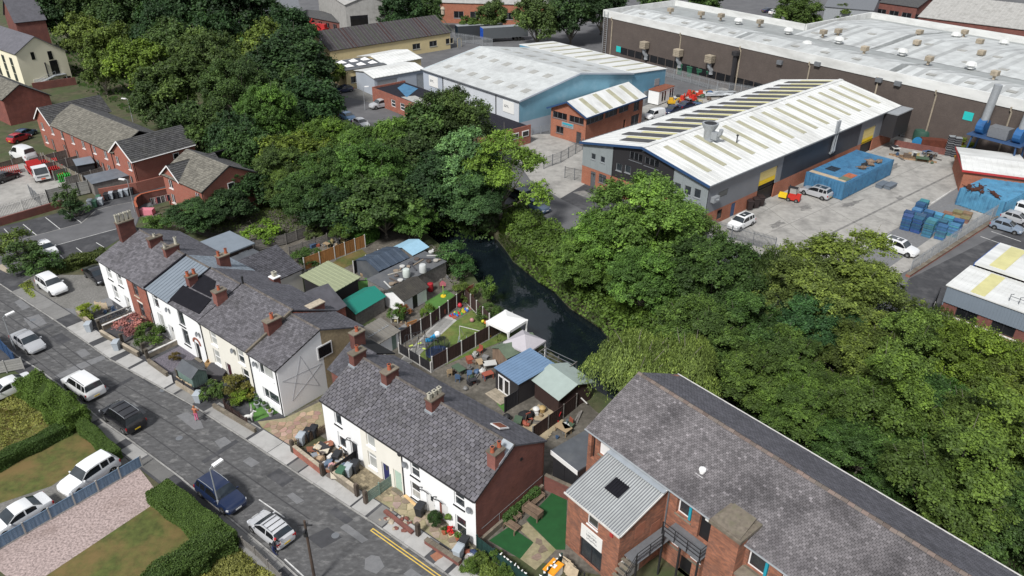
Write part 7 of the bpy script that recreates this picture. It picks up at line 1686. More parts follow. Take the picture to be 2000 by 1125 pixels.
fence('canal_rail','dark wire fence along the canal behind the mint roofed shed',[G(1090,715),G(1150,770)],1.1,'iron','wood_grey',panel='wire',gravel_board=False)
def gable_shed(name,label,A,B,d,h,hr,wallm,roofm,ridge='y',ribm=None,over=.15,cat='shed',door_=None,col=None,rcol=None,mono=None,z=0.0,pale=None):
 """shed on the front line A->B (ground pixels), depth d; roof ridge across (y) or along (x), or a single pitch"""
 F=Frame(G(*A),G(*B)); Lx=F.L; t=framed(name,label,cat,F); q=MB()
 if mono is not None:q.ext([(0,0,0),(0,d,0),(0,d,mono),(0,0,h)],(Lx,0,0))
 elif ridge=='y':q.ext([(0,0,0),(Lx,0,0),(Lx,0,h),(Lx/2,0,hr-.03),(0,0,h)],(0,d,0))
 else:q.ext([(0,0,0),(0,d,0),(0,d,h),(0,d/2,hr-.03),(0,0,h)],(Lx,0,0))
 q.build('wall_boards',M[wallm],t,color=col); q=MB(); o=over; fl=[]
 if mono is not None:fl=[((-o,-o,h+.02),(Lx+o,-o,h+.02),(Lx+o,d+o,mono+.02),(-o,d+o,mono+.02))]
 elif ridge=='y':k=(hr-h)/(Lx/2)*o; fl=[((-o,-o,h-k),(Lx/2,-o,hr),(Lx/2,d+o,hr),(-o,d+o,h-k)),((Lx/2,-o,hr),(Lx+o,-o,h-k),(Lx+o,d+o,h-k),(Lx/2,d+o,hr))]
 else:k=(hr-h)/(d/2)*o; fl=[((-o,-o,h-k),(Lx+o,-o,h-k),(Lx+o,d/2,hr),(-o,d/2,hr)),((-o,d/2,hr),(Lx+o,d/2,hr),(Lx+o,d+o,h-k),(-o,d+o,h-k))]
 for f in fl:roof_slab(q,[(a,b,c+.06)for a,b,c in f],.06)
 ro=q.build('roof',M[roofm],t,color=rcol)
 if ribm:
  q=MB()
  for f in fl:
   A_,B_,C_,D_q=[Vector(v)+Vector((0,0,.06))for v in f]
   if ridge=='y'and mono is None:ribs(q,B_,(C_-B_).normalized(),(A_-B_).normalized(),(C_-B_).length,(A_-B_).length,.22,.03)
   else:ribs(q,A_,(B_-A_).normalized(),(D_q-A_).normalized(),(B_-A_).length,(D_q-A_).length,ribm,.05,ribm*.4)
  q.build('ribs',M[roofm],ro,color=rcol,kind='stuff')
 if door_:
  for x0,x1,m in door_:q=MB(); q.box(x0,x1,-.05,-.002,.05,1.95); do_=q.build('door',M[m],t); bx(do_,'pane','glass_dark',(x0+.12,x1-.12,-.065,-.052,.3,1.8))if m=='upvc'else None
 return t,F
gable_shed('lean_to_canopy','pale mossy sheet roofed canopy on posts behind the cream wing',(655,606),(702,578),4.6,2.4,0,'clad_black','felt_mint',ribm=.5,mono=3.0,rcol=(.85,.78,.52),cat='canopy',over=.3)
gable_shed('tarped_shed','shed roofed with a bright green tarpaulin',(698,640),(752,607),3.0,1.9,2.6,'wood_grey','plastic',ridge='x',rcol=(.012,.19,.145),over=.2)
gable_shed('polytunnel','dark netted greenhouse shed with grey ridged cover',(742,557),(800,530),4.2,1.9,2.6,'felt_grey','felt_grey',ridge='x',rcol=(.55,.7,.9),ribm=1.2,over=.1,cat='greenhouse')
gable_shed('blue_roofed_shed','timber shed with a pale blue felt roof by the canal',(808,528),(836,513),3.2,2.2,2.7,'wood_grey','felt_mint',ridge='x',rcol=(.9,1.25,1.7),over=.2)
gable_shed('junk_roofed_shed','long flat felted shed with junk strewn on its roof',(762,598),(872,540),3.6,2.0,0,'wood_grey','felt_grey',mono=2.15,rcol=(1.2,1.15,1.1),over=.1)
t_,F_=gable_shed('mossy_outhouse','white outhouse with a mossy corrugated roof and dark doorway',(790,614),(834,588),3.0,1.9,2.6,'paint_white','tile_dark',ridge='x',ribm=.25,rcol=(.7,.65,.55),over=.25)
bx(t_,'doorway','black',(F_.L*.38,F_.L*.58,-.02,-.002,.05,1.8))
t_,F_=gable_shed('white_outhouse','small white outhouse with a ladder lying on its grey roof',(735,704),(780,676),2.6,1.8,0,'paint_white','concrete',mono=2.3,ribm=.5,rcol=(.45,.43,.4),over=.2)
bx(t_,'door','fence_sage',(F_.L*.7,F_.L*.88,-.03,-.002,.05,1.7))
la=thing('ladder','aluminium ladder lying on the grey outhouse roof','ladder',F_.W(.3,1.2,2.12),F_.a)
bx(la,'rail','galv',(0,2.9,0,.05,0,.06)); bx(la,'rail','galv',(0,2.9,.4,.45,0,.06))
for k in range(10):bx(la,'rung','galv',(.1+k*.3,.14+k*.3,.05,.4,.01,.05))
gable_shed('green_roofed_shed','brown shed with a mossy green felt roof by the lavender gazebo',(962,706),(990,726),4.2,1.7,2.25,'wood','felt_green',ridge='y',over=.15)
t_,F_=gable_shed('garden_room','black garden room with a blue ribbed metal roof and white glazed doors',(968,758),(1012,790),4.4,2.35,0,'clad_black','metal_bluegrey',mono=2.6,ribm=.34,rcol=(.75,1.0,1.3),over=.12,cat='garden room',door_=[(.45,1.25,'upvc'),(1.3,2.1,'upvc')])
q=MB()
for k in range(9):q.box(.1,2.4,-.2-.15*k,-.07-.15*k,.06,.12,0,R.uniform(.85,1.1))
tag(q.build('deck_boards',M['stone_pale'],None,F_.o,F_.a),'pale decking step in front of the white glazed doors','decking')
t_,F_=gable_shed('mint_roofed_shed','dark brown shed with a mint green felt roof',(1044,776),(1090,812),4.0,2.1,2.8,'fence_brown','felt_mint',ridge='x',over=.3)
def gazebo(p,rz,s,h,hp,label,col,valance):
 t=thing('gazebo',label,'gazebo',p,rz); q=MB(); q.add([(-s,-s,h),(s,-s,h),(s,s,h),(-s,s,h),(0,0,hp)],[(0,1,4),(1,2,4),(2,3,4),(3,0,4)]); q.build('canopy',M['fabric'],t,color=col)
 for a in range(4):q=MB(); r_=Matrix.Rotation(a*math.pi/2,4,'Z'); q.add([r_@Vector(v)for v in((-s,-s,h-.004),(s,-s,h-.004),(s,-s-.02,h-valance),(-s,-s-.02,h-valance))],[(0,3,2,1)]); q.build('valance',M['fabric'],t,color=col)
 for x in(-s+.06,s-.06):
  for y in(-s+.06,s-.06):bx(t,'post','upvc',(x-.04,x+.04,y-.04,y+.04,0,h-.01));
 if valance>.2:
  for x in(-s+.1,s-.1):
   for y in(-s+.1,s-.1):q=MB(); q.tube([(x,y,h-.02),(x,y,1.2),(x,y,.3)],[.2,.09,.16],6); q.build('curtain',M['fabric'],t,color=col)
gazebo(G(990,660),T2.a,1.55,2.2,2.75,'white canopy gazebo with mould spots on the canal bank',(.78,.78,.77),.3); gazebo(G(1024,700),T2.a,1.55,2.1,2.95,'pale lavender gazebo beside the canal',(.42,.4,.43),.15)
pg=thing('pergola','bare steel pergola frame at the canal edge','pergola',G(1075,742),T2.a)
for k in range(7):bx(pg,'rafter','galv_dark',(-1.9,1.9,-1.6+k*.53,-1.56+k*.53,2.1,2.16))
for x in(-1.9,1.9):bx(pg,'beam','wood_grey',(x-.04,x+.04,-1.65,1.65,2.16,2.24))
for x in(-1.85,1.85):
 for y in(-1.6,1.6):bx(pg,'post','galv_dark',(x-.05,x+.05,y-.05,y+.05,0,2.1))
dkp=sheet('timber_deck',PX((990,845),(1052,790),(1098,812),(1040,866),(1010,868)),'deck',.05); dF=Frame(G(990,845),G(1040,866)); q=MB(); q.box(0,3.4,.006,.136,0,.03); dm=q.mesh('deck_board',M['deck'])
for k in range(28):p=dF.W(.15,.15+k*.145); inst('deck_board',dm,dkp,(p.x,p.y,.055),(0,0,dF.a),(R.uniform(.95,1),1,1))
wp=sheet('paved_path',PX((783,702),(798,712),(892,626),(868,612)),'concrete',.03); F_=Frame(G(783,704),G(872,614)); q=MB(); q.box(.01,.89,.01,.6,0,.02); pm2=q.mesh('paving_slab',M['concrete'])
for i in range(10):
 for j in range(2):p=F_.W(i*.9,-.65-.62*j); inst('paving_slab',pm2,wp,(p.x,p.y,.03),(0,0,F_.a),color=(R.uniform(.5,.75),)*3)
tp=thing('trampoline','round black trampoline with a net enclosure on the play lawn','trampoline',G(856,700)); q=MB(); q.lathe([(1.15,.7),(1.25,.72),(1.25,.78),(1.1,.78)],16); q.build('pad',M['plastic'],tp,color=(.015,.03,.08)); q=MB(); q.lathe([(1.1,.73),(1.1,.745)],16); q.build('mat',M['black'],tp); q=MB()
q.add([(1.2*math.cos(a*math.pi/8),1.2*math.sin(a*math.pi/8),z)for z in(.02,2.0)for a in range(16)],[(i,(i+1)%16,16+(i+1)%16,16+i)for i in range(16)if i%16 not in(10,)]);
nm=mat('net_mesh',(.01,.013,.02),.8); bn=nm.node_tree.nodes['Principled BSDF']; bn.inputs['Alpha'].default_value=.55; q.build('net',nm,tp)
for a in range(6):q=MB(); q.tube([(1.24*math.cos(a*1.047),1.24*math.sin(a*1.047),0),(1.24*math.cos(a*1.047),1.24*math.sin(a*1.047),2.05)],.03,5); q.build('pole',M['galv_dark'],tp)
def swing(p,rz,label):
 t=thing('swing_set',label,'swing',p,rz)
 for s in(-1,1):
  for y in(-.6,.6):q=MB(); q.tube([(s*1.3,y,0),(s*1.05,0,1.9)],.03,5); q.build('leg',M['iron'],t)
 q=MB(); q.tube([(-1.05,0,1.9),(1.05,0,1.9)],.035,6); q.build('crossbar',M['iron'],t)
 for x in(-.5,.45):o=bx(t,'seat','plastic',(x-.22,x+.22,-.1,.1,.45,.5),color=(.5,.6,.12)); q=MB(); q.tube([(x-.2,0,.5),(x-.2,0,1.9)],.012,4); q.build('chain',M['galv'],o); q=MB(); q.tube([(x+.2,0,.5),(x+.2,0,1.9)],.012,4); q.build('chain',M['galv'],o)
swing(G(812,680),T2.a+1.2,'black swing set with lime green seats nearest the paved path'); swing(G(838,690),T2.a+.4,'second swing frame with lime seats beside the trampoline')
sl=thing('play_slide','blue and white plastic slide on the play lawn','slide',G(849,668),T2.a+.6); q=MB(); q.tube([(-.9,0,.1),(-.4,0,.3),(.3,0,1.0)],.26,8); q.build('chute',M['plastic'],sl,color=(.02,.3,.6)); q=MB(); q.blob((.35,0,1.0),(.35,.35,.4),8,0,1,.1); q.build('hood',M['plastic'],sl,color=(.7,.72,.75)); q=MB(); q.beam((.35,-.2,0),(.3,-.2,1.0),.05,.05); q.beam((.7,.2,0),(.4,.2,1.0),.05,.05); q.build('ladder',M['iron'],sl)
go=thing('goal_frame','metal goal frame on the play lawn','goal',G(918,668),T2.a+.3); q=MB(); q.beam((-1.2,0,0),(-1.2,0,1.7),.05,.05); q.beam((1.2,0,0),(1.2,0,1.7),.05,.05); q.beam((-1.2,0,1.7),(1.2,0,1.7),.05,.05); q.beam((-1.2,0,1.7),(-1.2,.9,0),.04,.04); q.beam((1.2,0,1.7),(1.2,.9,0),.04,.04); q.build('goal_bar',M['post_white'],go)
rk=thing('rabbit_hutch','grey wire run with a teal bed on the play lawn','hutch',G(903,680),T2.a-.9); q=MB()
for x in(-.8,0,.8):
 for y in(-.4,.4):q.beam((x,y,0),(x,y,1.0),.04,.04)
q.beam((-.8,-.4,1.0),(.8,-.4,1.0),.04,.04); q.beam((-.8,.4,1.0),(.8,.4,1.0),.04,.04); q.build('frame',M['galv'],rk); bx(rk,'bed','plastic',(-.7,-.05,-.35,.35,.3,.45),color=(.03,.25,.25)); bx(rk,'panel','galv',(.1,.75,.3,.34,.05,.95))
for x,y,c,l,r_ in((922,629,(.4,.2,.2),'pink and white ball on the play lawn',.26),(943,630,(.6,.6,.05),'yellow ball by the canal fence',.2),(949,633,(.5,.16,.03),'orange ball by the canal fence',.22),(954,660,(.6,.3,.02),'orange toy helmet near the white gazebo',.35),(898,600,(.5,.03,.05),'red ball in the toy corner',.28)):
 one('ball',l,'ball',G(x,y),'plastic',c,smooth=60,fn=lambda q:q.blob((0,0,r_),r_,10,0,1,0))
tm_=sheet('play_mat',PX((880,618),(913,598),(920,604),(886,624)),'terracotta',.04); rg=random.Random(4)
for k in range(18):c_=rg.randrange(5); p=G(884,619).lerp(G(914,601),k/18)+Vector((rg.uniform(-.4,.4),rg.uniform(-.4,.4),.05)); one('toy_block',ORD[k%16]+' '+['red','blue','yellow','white','green'][c_]+' plastic toy from the left on the play mat','toy',p,'plastic',[(.6,.05,.05),(.05,.2,.6),(.6,.55,.05),(.7,.7,.7),(.05,.4,.1)][c_],'toys on the play mat',rg.uniform(0,6),fn=lambda q:[q.box(-.13,.13,-.1,.1,0,.14),q.box(-.06,.06,-.05,.05,.14,.24)])
JF=Frame(G(762,598),G(872,540))
for k in range(26):
 x,y=.6+k*.41,rg.uniform(.4,3.2); c=rg.choice([(.4,.38,.34),(.1,.08,.07),(.25,.2,.15),(.5,.5,.48),(.06,.06,.07)]); a=rg.uniform(.15,.4); l_=k%3
 one(['roof_plank','tyre_ring','scrap_piece'][l_],ORD[k//3]+' '+['timber length','old tyre','piece of scrap'][l_]+' from the left lying on the junk strewn shed roof','junk',JF.W(x,y,2.2),'plastic',c,'junk on the shed roof',rg.uniform(0,6),fn=lambda q:q.box(-.9,.9,-.07,.07,0,.09)if l_==0 else(q.lathe([(.2,0),(.33,.02),(.33,.16),(.2,.18)],12)if l_==1 else q.blob((0,0,a*.5),(a,a*.8,a*.6),7,0,1,.25,rg)))
for(x,y),c,l in(((794,540),(.5,.55,.52),'pale green tank on the junk strewn shed roof'),((826,531),(.5,.52,.52),'pale water butt at the canal end of the junk roof')):one('water_butt',l,'tank',G(x,y,2.2),'plastic',c,smooth=40,fn=lambda q:q.lathe([(.42,0),(.45,.3),(.42,.9),(.36,.98),(.1,1.0)],12))
one('red_barrel','red barrel beside the grey timber fence','barrel',G(841,568),'plastic',(.35,.02,.03),smooth=40,fn=lambda q:q.lathe([(.33,0),(.37,.35),(.35,1.0),(.28,1.05)],12))
bb=thing('basketball_hoop','toy basketball stand with a yellow base on the green turf','toy hoop',G(866,579)); q=MB(); q.lathe([(.35,0),(.3,.15)],10); q.build('base',M['plastic'],bb,color=(.7,.5,.02)); q=MB(); q.tube([(0,0,.15),(0,0,1.5)],.05,6); q.build('pole',M['plastic'],bb,color=(.3,.5,.1)); q=MB(); q.ext([(-.35,0,1.4),(.35,0,1.4),(.35,0,1.8),(0,0,2.1),(-.35,0,1.8)],(0,.05,0)); q.build('backboard',M['plastic'],bb,color=(.4,.12,.15))
fl_=thing('flag','blue flag on a pole above the allotment tree','flag',G(814,462)); q=MB(); q.tube([(0,0,0),(0,0,4.6)],.04,6); q.build('pole',M['galv'],fl_); q=MB(); q.add([(0,0,3.6),(.6,.15,3.75),(1.3,.05,3.7),(1.25,.1,4.1),(.6,.2,4.4),(0,0,4.5)],[(0,1,4,5),(1,2,3,4)]); q.build('cloth',M['fabric'],fl_,color=(.02,.1,.5))
one('black_water_tank','round black plastic tank beside the white outhouse','tank',G(790,661),'plastic',(.02,.022,.025),smooth=40,fn=lambda q:q.lathe([(.65,0),(.7,.5),(.65,1.0),(.3,1.2),(.1,1.2)],14))
one('wall_rack','orange wooden rack hung against the brown fence panel','rack',G(806,645)+Vector((0,0,.4)),'wood_new',(1.2,1.1,1),rz=.65,fn=lambda q:[q.box(-.6,.6,0,.06,.28*k,.28*k+.2)for k in range(3)])
for(x,y),l,c in(((975,822),'black barbecue beside the timber deck',(.02,.02,.022)),((1032,808),'white bucket at the top of the deck',(.6,.6,.58)),((1044,806),'tan bucket at the top of the deck',(.4,.28,.12))):one('barbecue'if 'barb'in l else 'bucket',l,'barbecue'if 'barb'in l else 'bucket',G(x+15,y),'plastic',c,smooth=40,fn=lambda q:q.lathe([(.2,0),(.32,.5),(.34,.6),(.2,.75),(.06,.8)],12))
one('covered_chair','black covered garden furniture on the deck','furniture',G(1026,820),'fabric',(.015,.016,.018),smooth=60,fn=lambda q:[q.blob((0,0,.45),(.7,.55,.5),10,0,1,.15),q.blob((.5,.4,.3),(.4,.4,.35),8,0,1,.15)])
one('tool_case','red and grey toolbox at the lower end of the deck','toolbox',G(996,835)+Vector((0,0,.05)),'plastic',(.35,.3,.32),rz=.4,fn=lambda q:[q.box(-.4,.4,-.25,.25,0,.3),q.box(-.2,.2,-.03,.03,.3,.38)])
mt=thing('red_jack','red trolley jack standing on the deck','jack',G(1082,824)+Vector((0,0,.06))); q=MB(); q.box(-.4,.4,-.15,.15,0,.2); q.tube([(.3,0,.2),(.6,0,1.1)],.04,5); q.build('jack_body',M['plastic'],mt,color=(.5,.02,.03))
for k in range(14):p=T2.W(T2L+1.5+R.uniform(0,2.2),9.5+R.uniform(0,3)); t=thing('pot_plant','potted plant in the narrow garden beside the flat roofed lean-to','pot plant',(p.x,p.y,0),0,'potted plants by the lean-to'); q=MB(); q.lathe([(.14,0),(.2,.3),(.14,.29)],9); q.build('pot',M['plastic'],t,color=R.choice([(.03,.06,.2),(.3,.1,.05),(.05,.05,.05),(.5,.5,.5)])); q=MB(); [q.blob((R.uniform(-.2,.2),R.uniform(-.2,.2),.4+R.uniform(0,.4)),.16,5,0,R.uniform(.6,1.3),.3)for _ in range(8)]; q.build('foliage',M['leaf'],t,kind='stuff')
for k in range(12):p=G(1118,782)+Vector((R.uniform(-.9,.9),R.uniform(-.9,.9),.1+R.uniform(0,.6))); one('scrap_timber','white painted timber offcut on the heap beside the willow','timber',p,'post_white',None,'timber heap by the willow',R.uniform(0,6),fn=lambda q:q.beam((-.8,0,0),(.8,0,.4),.12,.04))
CC=[(.5,.5,.48),(.03,.03,.035),(.3,.08,.05),(.06,.11,.2),(.35,.26,.16),(.07,.11,.07),(.2,.2,.2),(.38,.32,.16),(.12,.09,.07)]
CN=['white','black','brick red','blue','tan','green','grey','yellow','brown']
def clutter(where,poly,n,seed,z=.02,big=1.0):
 rg=random.Random(seed); a,b,c,d=[G(*q)for q in poly]; pool=[(i,j)for i in range(9)for j in range(6)]; rg.shuffle(pool)
 for k in range(n):
  u,v=rg.random(),rg.random(); p=a.lerp(b,u).lerp(d.lerp(c,u),v); s=rg.uniform(.5,1.05)*big; ci,t=pool[k]
  def f(q):
   if t==0:q.box(-.4*s,.4*s,-.3*s,.3*s,0,.45*s); q.box(-.43*s,.43*s,-.33*s,.33*s,.45*s,.52*s)
   elif t==1:q.lathe([(.18*s,0),(.26*s,.4*s),(.29*s,.42*s),(.22*s,.38*s)],9); q.blob((0,0,.5*s),.2*s,6,0,.7,.3,rg)
   elif t==2:q.beam((-1.0*s,0,.05),(1.0*s,.15,.25),.16,.06); q.beam((-.8*s,.25,.05),(.9*s,.3,.12),.14,.05)
   elif t==3:
    for x in(-.2,.2):
     for y in(-.2,.2):q.box(x-.025,x+.025,y-.025,y+.025,0,.42)
    q.box(-.25,.25,-.25,.25,.42,.47); q.box(-.25,.25,.2,.25,.47,.95)
   elif t==4:q.blob((0,0,.25*s),(.42*s,.34*s,.28*s),8,0,1,.22,rg)
   else:q.box(-.7*s,.7*s,-.45*s,.45*s,.6,.66); [q.box(x-.03,x+.03,y-.03,y+.03,0,.6)for x in(-.6*s,.6*s)for y in(-.38*s,.38*s)]
  nm=['storage_box','flower_pot','plank_pile','garden_chair','sack','garden_table'][t]
  one(nm,(CN[ci]if t!=2 else['pale','dark','split','long','short','bent','mossy','thin','stout'][ci])+' '+nm.replace('_',' ')+' in the clutter '+where,nm.split('_')[-1],(p.x,p.y,z),'plastic'if t!=2 else 'wood_grey',CC[ci]if t!=2 else None,'clutter '+where,rg.uniform(0,6.28),fn=f)
clutter('behind the lower terrace',((868,735),(950,680),(965,735),(905,772)),26,31); clutter('in the yard by the ladder outhouse',((690,665),(775,620),(800,650),(740,690)),26,32); clutter('on the timber deck',((985,838),(1040,800),(1060,815),(1020,848)),8,33)
clutter('in the allotment gardens',((560,492),(690,448),(740,462),(610,505)),30,34); clutter('by the black fence and turf strip',((690,545),(760,505),(780,515),(710,560)),16,35); clutter('along the canal end of the sheds',((850,545),(890,525),(905,555),(860,575)),8,36)
clutter('beside the far lawn fence',((795,655),(880,600),(885,606),(800,665)),14,37,.05,.7); clutter('in the terrace gardens above the hire yard',((120,322),(210,352),(235,345),(145,318)),24,38); clutter('behind the flat roofed lean-to',((1075,870),(1120,830),(1135,815),(1090,850)),8,39); clutter('by the factory fence',((1740,290),(1850,305),(1840,325),(1750,308)),20,40,.02,1.5); clutter('in the scrap yard',((1290,205),(1370,180),(1420,190),(1350,215)),26,41,.02,1.8)
clutter('in the white end house yard',((195,612),(235,598),(250,612),(205,625)),6,42,.02,.7); clutter('by the green shed',((405,745),(440,720),(450,735),(420,758)),8,43,.02,.8)
def tiles(parent,A,U,V,L,S,m,seed,w=.34,e=.36):q=MB(); slate_field(q,A,U,V,L,S,w,e,random.Random(seed),thick=.03,lo=.78,hi=1.25); q.build('tiles',M[m],parent,kind='stuff')
def slope(root,p0,p1,p2,p3,m,seed,name='roof'):
 """tiled slope p0-p1 eave, p2-p3 ridge"""
 p0,p1,p2,p3=map(Vector,(p0,p1,p2,p3)); q=MB(); roof_slab(q,[p0,p1,p2,p3],.12); o=q.build(name,M['slate_base'],root); V=p3-p0; U=(p1-p0).normalized(); V=V-U*V.dot(U); tl=(p2-p3).length; off=(p3-p0).dot(U); S=V.length; L=(p1-p0).length
 q=MB(); slate_field(q,p0,U,V.normalized(),L,S,.42,.34,random.Random(seed),thick=.03,lo=.75,hi=1.25,inside=lambda x,s:lerp(0,off,s/S)<=x<=lerp(L,off+tl,s/S)); q.build('tiles',M[m],o,kind='stuff'); return o
UT=Frame(G(71,230,5.0),G(259,314,5.0)); UL_=UT.L; ut=framed('brick_terrace','long red brick terrace with pale tiled roof between dark tiled end gables','houses',UT); UD=9.0; e1,e2=5.5,UL_-6.5
hs=[]
for k in range(9):
 x=1.6+k*(UL_-3)/8; hs+=[(x-.5,x+.5,3.2,4.5)]; hs+=[(x-.55,x+.55,.9,2.2)]
ds=[(3.6+k*(UL_-6)/6,4.5+k*(UL_-6)/6,0,2.1)for k in range(7)]; hs=[h for h in hs if h[2]>3 or all(abs(h[0]+.5-d[0]-.45)>1.2 for d in ds)]
q=MB(); holed_wall(q,0,UL_,0,4.97,hs+ds,0,.15); q.add([(0,0,4.97),(e1,0,4.97),(e1/2,0,7.2)],[(0,1,2)]); q.add([(e2,0,4.97),(UL_,0,4.97),((e2+UL_)/2,0,7.3)],[(0,1,2)]); q.build('front_wall',M['brick_new'],ut,color=(1.15,1.1,1.05))
bx(ut,'dark_backing','black',(.05,UL_-.05,.2,UD-.1,0,4.9,0)); bx(ut,'end_wall','brick_new',(UL_-.2,UL_,.16,UD+1,0,4.97)); bx(ut,'end_wall','brick_new',(0,.2,.16,UD,0,4.97))
for h in hs:window(ut,*h,style='double',depth=.06,sill='upvc')
for d in ds:door(ut,d[0],d[1],0,2.1,col=(.06,.05,.05))
yy=UT.fx(346,293,UL_)
wo=bx(ut,'window','upvc',(UL_,UL_+.05,6.2,7.2,3.2,4.4)); bx(wo,'pane','glass_dark',(UL_+.03,UL_+.06,6.3,7.1,3.3,4.3))
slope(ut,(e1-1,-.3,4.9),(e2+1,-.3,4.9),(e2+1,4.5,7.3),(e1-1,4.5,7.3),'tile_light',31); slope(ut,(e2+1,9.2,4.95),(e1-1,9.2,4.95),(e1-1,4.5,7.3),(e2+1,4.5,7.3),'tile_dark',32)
for a,b,s_ in((0,e1,33),(e2,UL_,35)):
 mx_,zr=(a+b)/2,7.25; yb=UD+1.2
 slope(ut,(b+.3,-.3,4.88),(b+.3,yb,4.88),(mx_,yb,zr+.1),(mx_,-.3,zr+.1),'tile_dark',s_); slope(ut,(a-.3,yb,4.88),(a-.3,-.3,4.88),(mx_,-.3,zr+.1),(mx_,yb,zr+.1),'tile_dark',s_+1)
 q=MB(); q.beam((a-.32,-.36,4.8),(mx_,-.36,zr+.05),.06,.2); q.beam((mx_,-.36,zr+.05),(b+.32,-.36,4.8),.06,.2); q.build('bargeboard',M['upvc'],ut)
q=MB(); q.tube([(UL_+.36,-.3,4.86),(UL_+.36,UD+1,4.86)],.07,6); q.build('gutter',M['upvc'],ut)
for x in(9.5,19.2,e2-.1,UL_-.15):drainpipe(ut,[(x,-.08,4.9),(x,-.08,.1)],.05)
UH=Frame(G(317,338,5.0),G(395,373,5.0)); HL=UH.L; HD=UH.fz(505,337,5.0)[1]; uh=framed('brick_house','detached red brick house with mid grey tiles and dark cross gable','house',UH); cg=HL*.45
q=MB(); fh=[(1.2,2.3,3.1,4.4),(HL-2.1,HL-1,3.0,4.3),(1.1,2.1,.8,2.2),(HL-2.5,HL-1.4,.8,2.2)]; holed_wall(q,0,HL,0,4.97,fh,0,.15); q.add([(0,0,4.97),(cg,0,4.97),(cg/2,0,6.6)],[(0,1,2)]); q.build('front_wall',M['brick_new'],uh,color=(1.15,1.1,1.05))
for h in fh:window(uh,*h,style='double',depth=.06,sill='upvc')
bx(uh,'dark_backing','black',(.05,HL-.3,.2,HD-.1,0,4.9)); q=MB(); q.ext([(HL,.001,0),(HL,HD,0),(HL,HD,4.97),(HL,HD/2,7.25),(HL,.001,4.97)],(-.25,0,0)); q.build('gable_wall',M['brick_new'],uh)
yw,zw=UH.fx(452,365,HL); wo=bx(uh,'window','upvc',(HL,HL+.05,yw-.55,yw+.55,zw-.75,zw+.7)); bx(wo,'pane','glass_dark',(HL+.03,HL+.06,yw-.45,yw+.45,zw-.65,zw+.6))
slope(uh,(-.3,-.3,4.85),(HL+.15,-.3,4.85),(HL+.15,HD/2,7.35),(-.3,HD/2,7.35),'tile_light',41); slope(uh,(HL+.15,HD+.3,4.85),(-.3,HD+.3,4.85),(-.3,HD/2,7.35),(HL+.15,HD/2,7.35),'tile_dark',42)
slope(uh,(cg+.2,-.3,4.8),(cg+.2,HD*.8,4.8),(cg/2,HD*.8,6.75),(cg/2,-.3,6.75),'tile_dark',43); slope(uh,(-.3,HD,4.7),(-.3,-.3,4.8),(cg/2,-.3,6.75),(cg/2,HD,6.75),'tile_dark',44)
q=MB(); q.beam((HL+.2,-.32,4.8),(HL+.2,HD/2,7.3),.05,.16); q.beam((HL+.2,HD/2,7.3),(HL+.2,HD+.3,4.8),.05,.16); q.build('bargeboard',M['iron'],uh); q=MB(); q.beam((-.32,-.34,4.75),(cg/2,-.34,6.7),.05,.18); q.beam((cg/2,-.34,6.7),(cg+.2,-.34,4.75),.05,.18); q.build('bargeboard',M['upvc'],uh)
drainpipe(uh,[(HL-.1,-.08,4.8),(HL-.1,-.08,.1)],.05)
A_=G(5,194,5.0); GF_=Frame(A_,A_+UT.v*8); ug=framed('brick_house','red brick house with a blank gable at the left edge','house',GF_)
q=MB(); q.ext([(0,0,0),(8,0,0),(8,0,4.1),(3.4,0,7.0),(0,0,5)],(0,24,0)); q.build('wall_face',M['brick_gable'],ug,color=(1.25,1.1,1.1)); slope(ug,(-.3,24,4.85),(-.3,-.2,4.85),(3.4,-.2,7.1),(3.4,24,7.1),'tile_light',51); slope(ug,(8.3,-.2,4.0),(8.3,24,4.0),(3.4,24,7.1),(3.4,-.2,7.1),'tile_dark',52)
A_=G(50,169); CF=Frame(A_,A_+UT.v*10); cb=framed('cream_block','tall cream rendered block with grey slate roof and a white outside stair','building',CF); cw=10.0; ch=CF.fy(27.7,104)[1]; cpx,cpz=CF.fy(66,71.7)
q=MB(); q.ext([(0,0,-1.5),(cw,0,-1.5),(cw,0,ch-1),(cpx,0,cpz),(0,0,ch)],(0,60,0)); q.build('wall_face',M['paint_cream'],cb,color=(1.08,1.05,.9))
cp_=cpx if 2<cpx<cw-2 else cw/2
q=MB(); roof_slab(q,[(-.4,-.3,ch-.2),(cp_,-.3,cpz+.12),(cp_,60,cpz+.12),(-.4,60,ch-.2)],.15); roof_slab(q,[(cp_,-.3,cpz+.12),(cw+.4,-.3,ch-1.2),(cw+.4,60,ch-1.2),(cp_,60,cpz+.12)],.15); q.build('roof',M['slate_back'],cb,color=(1.3,1.3,1.3))
for px,py,a,b in((64,109,.7,1.6),(98,108,.9,1.8),(107,132,1.6,3.2),(79,163,2.4,2.2),(133,157,1.5,1.8)):x,z=CF.fy(px,py); q=MB(); q.box(x-a/2,x+a/2,-.06,-.005,z-b/2,z+b/2); q.build('window',M['paint_cream'if a>2 else 'glass_dark'],cb)
for j in range(3):
 for k in range(12):bx(cb,'window','glass',(-.06,-.005,3+k*4.2,4.4+k*4.2,(.25+.24*j)*ch-1.2,(.25+.24*j)*ch+.4))
x0,z0=CF.fy(105,146); q=MB(); q.box(x0,x0+2.2,-1.3,-.01,z0-.1,z0); q.beam((x0,-.7,z0),(x0-4,-.7,.2),1.1,.12)
for k in range(5):q.beam((x0-4+k,-1.25,.2+(z0-.2)*k/4),(x0-4+k,-1.25,1.2+(z0-.2)*k/4),.05,.05)
